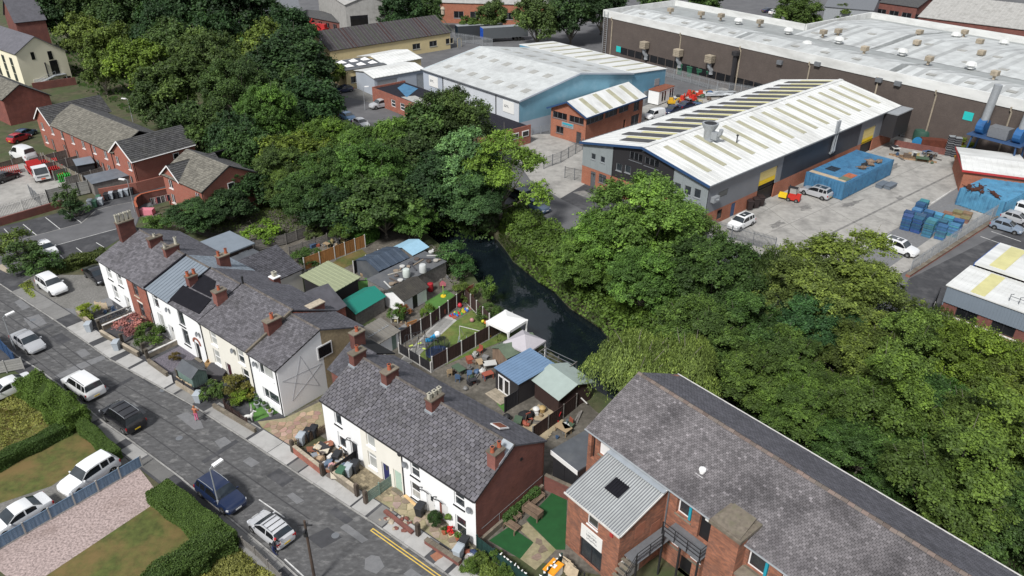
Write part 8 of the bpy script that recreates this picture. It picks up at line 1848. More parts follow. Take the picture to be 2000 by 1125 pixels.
q.beam((x0-4,-1.25,1.2),(x0,-1.25,z0+1),.05,.05); q.beam((x0+2.1,-1.2,0),(x0+2.1,-1.2,z0),.1,.1); q.build('outside_stair',M['galv'],cb); drainpipe(cb,[CF.fy(87,122)[0:1]+(-.1,CF.fy(87,122)[1]),(CF.fy(87,122)[0],-.1,.2)],.14)
shed('stone_chapel','old pinkish stone building with grey slate roof behind the cream block','building',(30,44),(88,38),9.0,13,9.0,13.5,'brick_gable','slate_back',along_x=True,wins=[(11,13,5,8,'double')])[0]
wall('garden_wall','red brick garden wall below the cream block',[G(66,177),G(150,165)],1.6,'brick_gable',cope=None)
hz=sheet('hire_yard',PX((-120,360),(0,322),(52,318),(88,312),(155,347),(176,372),(125,392),(60,412),(0,436),(-120,470)),'concrete_yard',.02)
wall('retaining_wall','red brick retaining wall below the white palisade of the hire yard',[G(-60,458),G(4,440),G(125,404)],1.1,'brick_gable',.3,None)
palisade('palisade_fence','pale palisade fence on the brick retaining wall of the hire yard',[G(-60,450),G(0,432),G(94,402)],2.0,'post_white',.2,z=.25)
fence('concrete_fence','grey concrete panel wall with black posts round the hire yard',[G(97,398),G(135,388),G(178,378)],2.1,'concrete','iron',panel='lap',gravel_board=False)
fence('concrete_fence','long concrete panel wall between the hire yard and house gardens',[G(85,318),G(120,338),G(165,362)],1.6,'stone','concrete',panel='lap',gravel_board=False)
fence('concrete_fence','low concrete wall behind the red barriers truck',[G(0,333),G(52,318),G(88,313)],1.2,'stone','concrete',panel='lap',gravel_board=False)
fence('steel_gate','open blue-grey barred gate of the hire yard',[G(62,385),G(82,404)],1.9,'galv_dark','galv',panel='wire',gravel_board=False)
tk=thing('flatbed_truck','white flatbed truck loaded with red barriers','truck',G(77,345),0); a_,b_=G(64,330),G(92,363); d_=b_-a_; tk.rotation_euler=(0,0,math.atan2(d_.y,d_.x))
q=MB(); q.box(-3.4,1.5,-1.1,1.1,.75,.9); q.box(-3.4,1.5,1.06,1.12,.9,1.3); q.box(-3.4,1.5,-1.12,-1.06,.9,1.3); q.build('flatbed',M['trim_red'],tk); q=MB(); q.add([(1.6,-1.05,.55),(3.4,-1.05,.5),(3.4,1.05,.5),(1.6,1.05,.55),(1.6,-1.02,2.4),(2.9,-1.0,2.4),(2.9,1.0,2.4),(1.6,1.02,2.4),(3.4,-1.05,1.35),(3.4,1.05,1.35)],[(0,3,2,1),(4,5,6,7),(0,1,8,5,4),(3,7,6,9,2),(1,2,9,8),(8,9,6,5),(0,4,7,3)]); q.build('cab',M['paintcar'],tk,color=WHITE)
q=MB(); q.add([(3.39,-.92,1.42),(3.39,.92,1.42),(2.95,.88,2.3),(2.95,-.88,2.3)],[(0,1,2,3)]); q.v=[(v[0]+.03,v[1],v[2]+.02)for v in q.v]; q.build('windscreen',M['glass'],tk)
for y in(1.06,-1.06):bx(tk,'side_window','glass_dark',(1.9,2.8,y-.01,y+.01,1.45,2.2))
bx(tk,'number_plate','plastic',(3.41,3.45,-.3,.3,.6,.8),color=(.7,.1,.03)); bx(tk,'grille','galv_dark',(3.41,3.44,-.8,.8,.95,1.15))
tm_w,rm_w=wheel_meshes(.42)
for x in(-2.2,2.3):
 for s in(1,-1):o=inst('wheel',tm_w,tk,(x,s*.95,.42),(0,0,0 if s>0 else math.pi)); inst('rim',rm_w,o)
rb=MB(); rb.box(-.9,.9,-.05,.05,.1,.2); rb.box(-.9,.9,-.05,.05,.9,1.0)
for k in range(7):rb.box(-.88+k*.29,-.8+k*.29,-.04,.04,.2,.9)
rb.box(-.7,-.55,-.3,.3,0,.1); rb.box(.55,.7,-.3,.3,0,.1); rbm=rb.mesh('traffic_barrier',M['plastic'])
def barrier(p,rz,label,group,col=(.55,.03,.03)):o=inst('traffic_barrier',rbm,None,p,(0,0,rz),(1,1,1),col); tag(o,label,'barrier',group)
for k in range(14):barrier(tk.matrix_world@Vector((0,0,0))if False else Vector(tk.location)+Matrix.Rotation(tk.rotation_euler.z,3,'Z')@Vector((-3.1+k*.33,0,.9)),tk.rotation_euler.z+1.57,ORD[k]+' red barrier from the tail in the load on the flatbed truck','barriers on the truck')
for i,(c,n,col,l)in enumerate((((100,324),9,(.55,.03,.03),'red barrier in the stack at the upper side of the truck'),((112,338),9,(.5,.03,.03),'red barrier in the stack beside the cab'),((24,338),9,(.55,.04,.03),'red barrier in the left pen of the hire yard'),((128,346),6,(.55,.05,.04),'red barrier near the green barriers'),((124,352),4,(.04,.4,.06),'green barrier at the lower corner of the yard'),((136,350),3,(.04,.4,.06),'green barrier by the concrete wall'))):
 for k in range(n):barrier(G(*c)+Matrix.Rotation(.6,3,'Z')@Vector((k*.28-n*.14,0,0)),.6+1.57,ORD[k]+' '+l,'barrier stack %s'%['above the truck','beside the cab','in the left pen','near the corner','green at the corner','green by the wall'][i],col)
wall('brick_wall','red brick yard wall behind the row of wheelie bins',[G(197,390),G(270,377),G(328,362)],1.7,'brick_new',.25,None)
wall('curved_wall','curved dark red brick garden wall around the washing',[G(272,424),G(268,414),G(270,405),G(280,398),G(300,393),G(333,386)],1.5,'brick_gable',.25,'terracotta')
gable_shed('grey_shed','low grey felted shed behind the bin wall',(188,384),(262,366),3.5,2.0,0,'wood_grey','felt_grey',mono=2.2,rcol=(1.5,1.55,1.6))
gable_shed('grey_canopy','blue-grey flat canopy in the terrace gardens',(158,350),(190,344),3.0,2.2,0,'clad_black','metal_bluegrey',mono=2.3)
for k in range(5):fence('garden_fence',['nearest','second','middle','fourth','farthest'][k]+' dark timber divider between the brick terrace gardens',[UT.W(UL_-6-k*4.2,-.4),UT.W(UL_-6-k*4.2,-6.2)],1.6,'wood_grey','concrete',gravel_board=False)
wl=thing('washing_line','washing line with clothes in the curved wall garden','washing line',G(300,412)); e_=G(345,402)-G(300,412); q=MB(); q.tube([(0,0,0),(0,0,2)],.04,5); q.build('post',M['galv'],wl); q=MB(); q.tube([(e_.x,e_.y,0),(e_.x,e_.y,2)],.04,5); q.build('post',M['galv'],wl); q=MB(); q.beam((0,0,1.95),(e_.x,e_.y,1.95),.02,.02); q.build('line',M['post_white'],wl)
for k in range(11):
 c=[(.02,.02,.02),(.6,.6,.6),(.5,.05,.05),(.02,.02,.03),(.65,.6,.6)][k%5]; p=G(300,412)+e_*((k+.5)/11)
 one('shirt'if k%2 else 'towel',['black','white','red','black','pale pink'][k%5]+' washing pegged on the line','clothing',p+Vector((0,0,1.0)),'fabric',c,'washing on the line',math.atan2(e_.y,e_.x),fn=lambda q:[q.box(-.25,.25,-.015,.015,0,.9),q.box(-.4,.4,-.012,.012,.65,.9)])
one('pink_cover','pink cover on garden things by the curved wall','cover',G(289,418),'fabric',(.6,.2,.25),fn=lambda q:[q.box(-.9,.9,-.5,.5,0,.8)])
one('white_sack','bulging white rubble sack at the end of the parking bays','sack',G(169,412),'fabric',(.7,.7,.7),smooth=60,fn=lambda q:[q.blob((0,0,.45),(.6,.55,.55),10,0,1,.12),q.blob((-.1,0,1.0),(.22,.2,.2),7,0,1,.2)])
for(x,y),b,l,lb in(((219,389),BGREY,None,'pale grey bin alone against the brick yard wall'),((210,391),BBLACK,None,'black bin left of the lone grey bin'),((238,385),BGREY,None,'pale grey bin left of the pair by the lamp post'),((249,382),BGREY,None,'pale grey bin right of the pair by the lamp post'),((229,387),BBLACK,None,'black bin between the pale grey bins'),((258,380),BBLACK,None,'black bin at the right end of the wall'),((199,401),BGREY,None,'pale grey bin right of the green bin'),((187,405),BGREEN,None,'green bin by the white rubble sack'),((178,404),BGREY,None,'pale grey bin touching the white sack'),((195,396),BGREY,BGREEN,'grey bin with green lid behind the green bin'),((176,648),BGREY,None,'grey bin on the pavement by the yellow-green shrub'),((230,684),BGREY,None,'grey bin on the pavement below the hydrangea'),((389,786),BGREY,None,'grey bin on the pavement right of the green shed'),((590,868),BGREY,None,'grey bin left of three on the crazy paving'),((602,860),BBLACK,None,'middle black bin of three on the crazy paving'),((614,854),BBLACK,None,'black bin nearest the house on the crazy paving'),((668,936),BGREEN,None,'green bin in the cream house yard'),((681,930),BGREY,BGREY,'grey bin between green and black bins'),((694,923),BBLACK,None,'black bin nearest the cream house'),((821,1007),BBLACK,None,'black bin beside the plank and white door'),((896,1090),BGREY,None,'pale grey bin at the corner by the low brick wall'),((906,1074),BBLACK,None,'black bin behind the pale grey corner bin'),((660,905),BBLACK,None,'black bin among the junk heap')):
 bin_(G(x,y),G(x-10,y+14),lb,b,l,sc=1.08)
for i,(x,y)in enumerate(((1462,410),(1474,406),(1484,402))):bin_(G(x,y),G(x+20,y+20),['black trade bin by the blue door','second black trade bin at the warehouse wall','third dark trade bin toward the loading bay'][i],(.03,.02,.02),None,'trade bins',sc=1.5,name='trade_bin')
proto('round',1.2,10,seed=1,R_=5.0,lobes=75,leaves=22000,size=.42,lobe=(.15,.3))
proto('loose',1.2,10.5,seed=2,R_=5.0,lobes=60,leaves=17000,size=.42,lobe=(.14,.28))
proto('dense',.8,11,seed=3,R_=5.0,lobes=90,leaves=24000,size=.42,lobe=(.15,.27),taper=.15)
proto('pointed',.8,12,seed=4,R_=4.0,lobes=80,leaves=18000,size=.4,lobe=(.16,.28),taper=.45)
proto('fine',2.2,9.5,seed=5,R_=5.0,lobes=95,leaves=62000,size=.25,lobe=(.13,.27),taper=.12)
proto('fine_loose',2.4,9.3,seed=6,R_=5.2,lobes=80,leaves=46000,size=.24,lobe=(.12,.24),taper=.22)
proto('fine_tall',1,12,seed=12,R_=4.4,lobes=85,leaves=50000,size=.24,lobe=(.14,.26),taper=.38)
proto('fine_airy',2,11,seed=8,R_=4.8,lobes=64,leaves=26000,size=.23,lobe=(.1,.22),taper=.15)
proto('shrub',.1,2.2,seed=7,R_=1.3,lobes=26,leaves=3600,size=.15,lobe=(.25,.4))
cm_,en_=willow_mesh(9,5.0,8.0,2600,20,.2); PROTO['willow']=(cm_,trunk_mesh(en_,3,7,.35),8.0,5.0)
cm_,en_=willow_mesh(10,4.2,10.0,1500,20,.22,.7); PROTO['weeping']=(cm_,trunk_mesh(en_,3,8,.3),10.0,4.2)
DK,DM,MD,BR,LM,OL,BL_,YL=(.55,.7,.7),(.85,.95,.8),(1.2,1.2,1.0),(1.3,1.5,.9),(1.9,1.9,.85),(1.55,1.38,.95),(.72,.98,1.15),(2.7,2.2,.7)
TREES=[('dense',(110,-45),18,8,DK,'very dark tall tree behind the old stone building'),('round',(165,-28),16,7,DM,'dark round tree at the top left above the cream block'),('dense',(232,-30),17,7,DM,'dark green tree in the top row left of the tallest'),('dense',(300,-50),19,7,DK,'dark tree in the middle of the top left wood'),('loose',(268,-20),15,5,OL,'olive tree peeping between the dark top row trees'),('dense',(372,-55),20,8,DK,'large dark tree at the top centre of the wood'),('pointed',(440,-62),21,7,(.3,.4,.42),'blackish spire shaped conifer in the wood'),('pointed',(500,-30),17,6,DK,'dark pointed tree beside the grey barn'),('loose',(150,28),13,6,OL,'olive tree touching the cream block gable'),('round',(205,48),12,5.5,(1.6,1.5,.8),'yellowish olive tree right of the cream block'),('round',(258,78),12,5.5,LM,'bright lime tree in the front of the wood'),('loose',(186,95),10,4,OL,'small olive tree over the brick garden wall'),('round',(318,40),14,6,MD,'mid green tree between lime and dark trees'),('fine',(398,72),15,7,MD,'broad mid green tree over the street lamps'),('round',(330,112),13,6,(1.05,1.1,.85),'sage green tree behind the long brick terrace'),('dense',(292,150),10,4.5,DM,'bushy dark tree behind the terrace roof'),('fine_loose',(455,120),13,6,DM,'dark tree left of the bright green one'),('fine',(512,178),12,5,BR,'bright green rounded tree at the wood edge'),('loose',(500,40),15,6,(1.5,1.35,.8),'olive yellow tree below the grey barn'),('dense',(560,58),16,8.5,DK,'large dark spreading tree left of the yellow workshop'),('dense',(520,98),13,6,DK,'dark lower tree under the big spreading one'),('loose',(566,140),11,5,DM,'dark olive tree over the estate road'),('loose',(650,118),6.5,3,(1.7,1.5,.8),'small olive street tree by the grey unit'),('round',(472,250),9,4,DM,'dark tree behind the detached brick house'),('loose',(545,270),8,4.5,(1.7,1.5,.8),'yellow olive tree beside the detached house'),('fine',(632,240),9,4.6,(1.5,1.6,.75),'lime green tree at the estate road bend'),('round',(590,262),9,4.5,(1.9,1.6,.7),'yellowish tree left of the lime tree'),('fine_loose',(700,252),9.5,4.8,BR,'light green tree by the parked blue car'),('fine_tall',(762,234),11,4.8,(1.25,1.4,.85),'mid green broad tree before the brick offices'),('dense',(842,196),13,6,DM,'dark tree before the low brick offices'),('fine_loose',(884,178),14,6,(.85,.9,.7),'tall dark olive tree against the blue warehouse'),('dense',(800,262),10,5,DM,'dark tree in the middle of the canal wood'),('fine_loose',(720,285),10.5,5.5,(1.0,1.2,.8),'dark bushy tree above the allotments'),('fine',(655,295),9.5,5,(.95,1.1,.8),'dark green tree left of the allotment trees'),('fine',(592,352),7.5,3.8,(.8,1.0,.8),'round green tree behind the detached house fence'),('dense',(860,300),10,5,DK,'dark tree at the head of the canal'),('fine_tall',(905,255),13,5,(1.6,1.9,2.1),'silvery green upright tree at the canal head'),('fine_airy',(978,255),13.5,5.8,(2.1,2.2,1.0),'airy yellow-green ash over the forecourt'),('fine_tall',(925,345),8,4.2,(.85,1.1,1.1),'dark feathery tree leaning over the canal water'),('fine_loose',(806,402),5.5,2.8,BR,'small green tree with a blue flag'),('fine_loose',(668,428),3.8,1.7,(1.3,1.3,.8),'small fruit tree in the allotment'),('fine_loose',(545,290),8,4.2,(.95,1.0,.75),'dark tree between the lime tree and brick house'),('dense',(440,372),5,3.2,DK,'dark evergreen bush by the detached house wall'),('fine',(375,398),4.3,3.6,(.75,.95,.9),'broad grey-green shrub beside the curved wall'),('shrub',(300,424),2.6,1.8,BR,'bright shrub behind the tall chimney stack'),('round',(745,345),9,5,DM,'dark tree above the grey plank fence'),('round',(690,380),6,4,DK,'dark bush tree behind the allotment'),('dense',(640,365),7,4.5,DK,'dark tree between round tree and allotments'),('fine',(1268,362),13,6.6,(1.9,2.05,1.1),'large bright spreading tree before the grey warehouse'),('fine_loose',(1192,420),10,4.6,(1.6,1.75,.95),'left neighbour of the large bright tree'),('fine',(1140,478),7,3.4,(1.4,1.6,.9),'rounded tree at the canal bank end of the brambles'),('fine',(1262,500),8,4.2,(1.3,1.6,.9),'front tree of the large bright clump over the canal'),('fine_loose',(1345,410),10,4.2,(1.7,1.75,1.0),'tree at the warehouse corner right of the clump'),('fine',(1405,482),10,5,(.75,.85,.65),'dark olive tree by the yard fence'),('weeping',(1505,490),9,4,(.75,.7,.55),'dark weeping tree with bare grey strands'),('fine_airy',(1655,455),12,6.5,(2.0,1.65,1.0),'olive yellow ash before the white car'),('fine_loose',(1600,520),10,5.5,(1.8,1.5,.95),'left half of the olive yellow ash group'),('fine_loose',(1690,530),9,5.5,(1.7,1.45,.95),'right olive ash over the dark car park'),('fine',(1600,592),8,4.5,(.6,.85,.85),'blue-green tree in front of the olive ash'),('fine_tall',(1460,575),9,4.2,(.75,.85,.65),'dark tree below the weeping strands'),('fine_loose',(1540,655),7,4.2,(1.0,1.05,.7),'mid green tree under the blue-green one'),('fine_loose',(1700,655),8,5,(1.3,1.15,.7),'olive tree above the ivy thicket'),('fine_tall',(1795,612),10.5,4.2,(1.2,1.25,.75),'green tree left of the trade unit'),('weeping',(1832,602),7,3,(1.0,.95,.65),'drooping tree hiding the trade unit corner'),('fine',(1905,648),9,4.5,(1.7,1.65,.7),'lime tree below the trade unit windows'),('fine_loose',(1985,690),8,5,(1.4,1.3,.7),'bright tree at the right edge below the trade unit'),('fine_tall',(1760,700),11,4.4,(1.35,1.3,.7),'broad green tree in the middle of the right wood'),('fine_loose',(1860,760),7.5,4.6,(.85,1.0,.7),'full green tree in the right wood under the lime tree'),('fine_tall',(1965,765),11,4.6,(1.3,1.3,.7),'full tree at the right edge of the wood'),('fine_loose',(1650,752),6,4.2,(1.05,1.05,.6),'loose tree left of the middle of the right wood'),('fine',(1800,872),6,4.0,(.8,.95,.68),'rounded tree close above the mill roof'),('fine_tall',(1905,850),11,4.8,(1.15,1.25,.72),'large round tree above the mill eave'),('fine',(1990,950),7,4.4,(.75,.92,.7),'large tree at the right edge above the mill'),('fine_loose',(1565,752),6,3.8,(1.2,1.2,.7),'low tree by the far mill eave'),('fine_loose',(1470,695),6.5,4,(1.1,1.1,.65),'tree between the big willow and right wood'),('fine_loose',(1700,830),6,4.2,(.8,.9,.62),'dull green tree above the middle of the mill roof'),('fine_loose',(1380,600),8,4.5,(1.0,1.1,.7),'tree over the canal behind the big willow'),('willow',(1250,668),7.6,4.8,(2.7,2.35,1.7),'big yellow-green weeping willow at the mill end'),('willow',(1335,672),7.2,4.2,(2.5,2.2,1.6),'right hand willow dome behind the mill ridge'),('loose',(915,32),6,3,(1.1,1.1,.8),'small tree by the lorry trailers'),('round',(960,0),10,4.5,MD,'round tree left of the lorry park'),('round',(1050,-5),13,6,MD,'large tree in front of the dark factory trees'),('dense',(1120,-40),17,7,DK,'very dark tree at the corner of the brick factory'),('dense',(1180,-45),16,6,DK,'dark tree behind the factory corner'),('round',(1290,-30),12,6,DM,'dark tree behind the factory parapet'),('round',(1380,-30),11,5.5,DM,'second dark tree behind the factory parapet'),('round',(1565,-5),11,6,(1.1,1.1,.75),'bushy tree in the notch of the factory roof'),('loose',(1660,8),7,4,(1.2,1.15,.75),'small tree by the far grey shed'),('round',(780,-20),13,6,DK,'dark tree behind the fibre cement works'),('round',(830,-14),11,5,DM,'dark tree between works and red brick building'),('dense',(405,205),10,4.5,DM,'dark tree under the second wood lamp'),('round',(450,225),10,4.5,DK,'dark tree behind the bright rounded tree'),('pointed',(350,190),11,4,DM,'pointed tree behind the middle of the brick terrace'),('dense',(600,150),12,6,DK,'dark tree at the head of the estate road'),('dense',(300,0),17,6,DK,'dark tree deep in the top left wood'),('round',(420,20),17,6,DK,'dark tree deep behind the broad mid green tree'),('dense',(560,10),15,6,DK,'dark tree behind the big spreading one'),('round',(480,330),6,3.6,DK,'low dark tree beside the gable of the detached house'),('fine_loose',(560,330),6,3.6,(1.3,1.2,.8),'loose tree behind the allotment weeds'),('shrub',(45,478),3.4,2.5,(.9,.95,.75),'large shrub at the corner of the side street'),('shrub',(20,455),3.4,2.4,(1.4,1.2,.8),'olive shrub at the left edge by the side street'),('shrub',(80,500),2.6,2.2,DM,'dark shrub in front of the blue-windowed white car'),('shrub',(167,595),1.7,1.1,(2.8,2.3,.7),'yellow-green shrub in the white end house garden'),('shrub',(251,622),2.0,1.55,(5.2,1.5,4.2),'pink hydrangea in the front garden'),('shrub',(291,638),2.2,1.6,(.9,1.0,.55),'round dark green shrub beside the pink hydrangea'),('shrub',(339,690),.9,.6,(1.6,.8,.7),'small rusty plant in the purple slate bed'),('shrub',(413,752),1.8,1.1,(1.1,1.15,.85),'round grey-green shrub by the pavement bin'),('shrub',(462,736),2.0,1.5,(1.9,1.1,.7),'rusty leaved shrub under the cream house'),('shrub',(466,766),1.2,1.1,(1.8,1.6,.6),'yellow-green plant in front of the rusty shrub'),('shrub',(488,752),1.3,1.0,(2.3,1.5,.9),'straw coloured shrub beside the picket fence'),('shrub',(595,488),2.0,1.9,(.75,.9,.6),'round dark shrub behind the orange fence'),('shrub',(512,440),2.6,2.4,(2.0,2.0,.7),'feathery lime shrub behind the blue flat roof'),('shrub',(612,444),1.8,1.3,(1.5,1.2,1.1),'rose bush with pale flowers on the grey fence'),('shrub',(880,478),3.4,2.3,(.85,1.1,.9),'buddleia clump on the canal edge by the junk roof'),('shrub',(905,510),2.4,1.6,(.7,.95,.8),'lower buddleia leaning over the water'),('shrub',(905,556),2.0,1.4,(1.3,1.2,.7),'olive shrub at the canal corner of the turf'),('shrub',(950,548),2.8,1.2,(1.3,1.5,.8),'tall reedy shrub standing in the canal margin'),('shrub',(958,600),1.6,1.5,(.9,1.0,.7),'low bush behind the canal fence'),('shrub',(835,596),2.2,.9,(1.7,1.7,.7),'climbing shrub on the far lawn fence'),('shrub',(775,600),1.8,1.0,(.9,1.1,.6),'green bush by the mossy outhouse'),('shrub',(788,596),1.5,.8,(3,.8,.9),'reddish shrub by the outhouse door'),('shrub',(1035,690),1.4,.8,(2.6,2.4,.6),'lime yellow shrub below the pergola'),('pointed',(849,997),1.75,.55,(.45,.6,.45),'dark clipped conifer between the white doors'),('shrub',(968,1075),1.2,.5,(1.2,1.3,.7),'tall weed against the green fence'),('shrub',(940,1085),.8,.6,(1.5,1.4,.8),'straggly weed clump at the green fence foot'),('shrub',(990,1105),.9,.6,(1.2,1.3,.7),'weed clump nearest the bottom by the green fence'),('shrub',(915,1100),.9,.7,(1.3,1.4,.7),'low weeds by the pavement end'),('shrub',(125,368),4,1.7,(.9,.9,.8),'brownish shrub against the hire yard wall'),('shrub',(142,395),2.2,2.0,DK,'dark ivy mound at the parking bay wall'),('shrub',(138,790),1.4,.9,(1.8,1.9,.6),'bright shrub between the two clipped hedges'),('shrub',(1890,275),2.6,2,(1.8,1.6,.7),'yellow-green self-sown shrub on the factory fence'),('shrub',(1960,262),3.2,2,(1.9,1.7,.7),'tall weeds under the blue fan plant')]
for i,(k,top,h,r_,c,l)in enumerate(TREES):
 if top[0]>1440 and top[1]>540 and k[:4]=='fine':r_*=.88
 nm='shrub'if k=='shrub'else('willow_tree'if k in('willow','weeping')else 'tree'); c=tuple(x*R.uniform(.94,1.06)for x in c)
 tree(k,top,h,l,c,r_,nm,'shrub'if nm=='shrub'else 'tree',rz=i*2.39%6.28)
thicket('brambles','bank of brambles and ivy along the far side of the canal',PX((974,470),(990,491),(1004,512),(1032,535),(1058,555),(1084,571),(1114,603),(1174,643),(1200,673),(1300,712),(1330,640),(1260,560),(1180,475),(1110,462),(1050,428),(1010,408),(975,425)),2.6,26000,.34,(1.3,1.35,.7),lump=1.2)
thicket('undergrowth','ivy and bramble undergrowth of the right hand wood, darkened as shade between trees',[G(1330,640),G(1420,560),G(1560,640),G(1740,690),G(1850,700),G(2060,820),G(2150,1000),Vector((46,38,0)),Vector((36,34,0)),Vector((22,52,0)),Vector((19,60,0))],1.5,34000,.36,(.65,.78,.5),seed=2,lump=1.5)  # leaf colour darkened to paint shade into the gaps between trees
thicket('undergrowth','dark undergrowth below the canal wood',PX((560,210),(690,275),(860,345),(1000,412),(960,470),(860,462),(740,430),(650,420),(540,380),(480,330)),1.6,16000,.45,(.75,.85,.6),seed=3,lump=1.6)
thicket('undergrowth','dark undergrowth below the top left wood',PX((90,60),(200,-60),(520,-60),(560,180),(480,300),(370,280),(260,225),(150,170)),1.8,12000,.7,(.6,.7,.55),seed=4,lump=2.5)
thicket('weeds','weeds and rough scrub behind the upper terrace',PX((290,425),(372,400),(480,395),(560,395),(640,425),(560,470),(480,462),(420,455),(330,440)),.9,9000,.22,(1.2,1.1,.75),seed=5)
thicket('weeds','weeds along the garden bank of the canal',PX((800,470),(848,478),(905,545),(960,640),(1010,690),(1100,738),(1150,778),(1140,790),(1080,752),(1000,700),(945,640),(890,565),(840,500)),.8,7000,.2,(1.1,1.1,.7),seed=6)
thicket('weeds','straw weeds at the end of the pavement by the green fence',PX((905,1104),(932,1074),(1040,1160),(1030,1200),(960,1160)),.6,3500,.16,(1.6,1.4,.8),seed=7)
thicket('rough_grass','long dry grass in the bottom garden',PX((345,1110),(432,1046),(466,1060),(552,1128),(550,1190),(310,1190)),.35,9000,.17,(3.6,2.3,1.7),seed=8,cat='grass')
thicket('rough_grass','long dry grass in the garden behind the lumpy hedge',PX((0,778),(58,752),(112,800),(118,826),(0,880),(-60,880)),.35,6000,.17,(3.4,2.2,1.6),seed=9,cat='grass')
thicket('rough_grass','dry grass tuft beside the parked white car',PX((32,560),(60,545),(74,580),(66,590)),.5,1200,.16,(3.0,2.3,1.0),seed=10,cat='grass')
hedge('hedge','lumpy bright green hedge at the street corner of the upper lawn',[G(70,772),G(148,832)],2.0,1.9,(1.4,1.45,.75),800,.12,rough=.16)
hedge('hedge','clipped low hedge along the pavement above the white drive cars',[G(156,832),G(226,897)],1.0,1.0,(1.15,1.2,.75),900,.1,rough=.04)
hedge('hedge','dark clipped hedge between the two upper lawns',[G(-40,934),G(128,848)],1.1,1.1,(.85,.95,.6),800,.1,rough=.06)
hedge('hedge','broad clipped hedge along the pavement beside the gravel drive',[G(322,978),G(434,1068)],1.9,1.3,(1.15,1.2,.75),900,.1,rough=.05)
hedge('hedge','long ragged hedge at the bottom of the lower lawn',[G(434,1072),G(380,1108),G(250,1190)],1.8,1.5,(1.0,1.05,.7),700,.12,rough=.16)
hedge('hedge','brownish hedge between the side street and parking pad',[G(110,532),G(200,505)],1.6,1.1,(1.2,1.0,.7),300,.18,rough=.15)
hedge('hedge','trimmed green hedge in the far allotment',[G(700,480),G(732,466)],1.2,1.8,(.8,1.2,.5),300,.16)
fence('blue_fence','blue-grey board fence with concrete posts beside the gravel drive',[G(-60,1108),G(0,1074),G(279,912)],1.15,'fence_blue','concrete')
fence('rail_fence','weathered post and rail fence by the bottom pavement',[G(452,1048),G(500,1086),G(552,1138)],.9,'wood_grey','wood_grey',panel='slat',gravel_board=False)
fence('navy_fence','navy blue fence at the left edge of the street',[G(-20,668),G(10,690),G(34,716)],1.6,'trim_blue','trim_blue',gravel_board=False)
fence('concrete_fence','grey concrete panel fence left of the lumpy hedge',[G(-20,735),G(48,722)],1.4,'concrete','concrete',panel='lap',gravel_board=False)
STREET='cars parked along the street'; EST='cars on the estate road'
for kind,p,to,l,c,ex,grp in(('saloon',(58,676),(95,702),'silver saloon parked facing down the street',SILVER,(),STREET),('boxy',(166,763),(126,736),'white off-roader with dark lower sides seen from behind',WHITE,('black_rails',),STREET),('boxy',(243,825),(203,797),'black people carrier with grey roof panels and bars',BLACK_,('bars','rails'),STREET),('suv',(434,976),(474,1006),'dark navy car with silver roof rails by the lamp post',NAVY,('rails',),STREET),('hatch',(531,1043),(490,1010),'silver hatchback with a ladder frame on its roof',(.5,.51,.53),('bars','rails'),STREET),('suv',(178,938),(120,976),'white estate car on the drive above the blue fence',WHITE,(),None),('saloon',(42,1018),(-20,1054),'white saloon on the drive at the left edge',WHITE,(),None),('saloon',(18,768),(-40,794),'white saloon parked beside the lumpy hedge',WHITE,(),None),('suv',(104,566),(134,586),'white compact off-roader on the parking pad',WHITE,('rails',),None),('saloon',(193,545),(222,566),'black car tucked beside the white end house',BLACK_,(),None),('hatch',(93,494),(118,512),'white car with blue reflecting windows on the side street',WHITE,(),None),('suv',(743,210),(712,216),'silver off-roader on the gravel yard by the brick offices',SILVER,(),EST),('hatch',(672,180),(650,184),'dark blue hatchback under the olive street tree',NAVY,(),EST),('hatch',(620,213),(640,222),'black car at the top of the estate road',BLACK_,(),EST),('hatch',(651,222),(672,232),'dark navy car second on the estate road',NAVY,(),EST),('hatch',(680,234),(702,244),'bright blue car on the estate road',BLUE,(),EST),('hatch',(706,247),(730,258),'white car lowest of the estate road row',WHITE,(),EST),('hatch',(594,196),(610,206),'white car highest on the estate road',WHITE,(),EST),('hatch',(1050,410),(1078,422),'steel blue hatchback by the brambles',(.05,.08,.13),(),EST),('suv',(1013,387),(990,377),'dark green car seen from behind by the ash tree',(.012,.03,.03),(),EST),('hatch',(1188,391),(1165,398),'black hatchback at the warehouse front',BLACK_,(),EST),('hatch',(1330,446),(1360,458),'blue car half hidden by the bright tree',BLUE,(),EST),('suv',(1446,443),(1420,456),'white car behind the palisade gate',WHITE,('panoramic',),None),('suv',(1592,383),(1562,374),'silver estate beside the blue container',SILVER,('panoramic','rails'),None),('suv',(1755,492),(1792,505),'white sports estate with a dark glass roof by the fence',WHITE,('panoramic',),None),('hatch',(1964,450),(1996,459),'blue-grey hatchback in the right car park',(.2,.25,.32),(),'cars in the right car park'),('hatch',(1984,434),(2012,442),'silver hatchback second in the right car park',SILVER,(),'cars in the right car park'),('suv',(1995,416),(2022,423),'white car farthest in the right car park',WHITE,(),'cars in the right car park'),('saloon',(1312,220),(1290,228),'navy saloon among the machinery behind the warehouse',NAVY,(),None),('saloon',(1340,211),(1365,204),'second navy car behind the warehouse',NAVY,(),None),('saloon',(1500,24),(1522,22),'dark car at the far top right',NAVY,(),None),('hatch',(1512,28),(1530,26),'white car at the far top right',WHITE,(),None),('hatch',(40,275),(60,268),'red car behind the hire yard fence',(.35,.02,.03),(),None),('hatch',(52,266),(72,258),'blue car behind the hire yard fence',BLUE,(),None),('hatch',(512,372),(500,366),'white car behind the detached brick house',WHITE,(),None),('hatch',(13,352),(40,342),'dark car with reflecting windscreen in the hire yard',BLACK_,(),None)):
 car(kind,G(*p),G(*to),l,c,ex,group=grp)
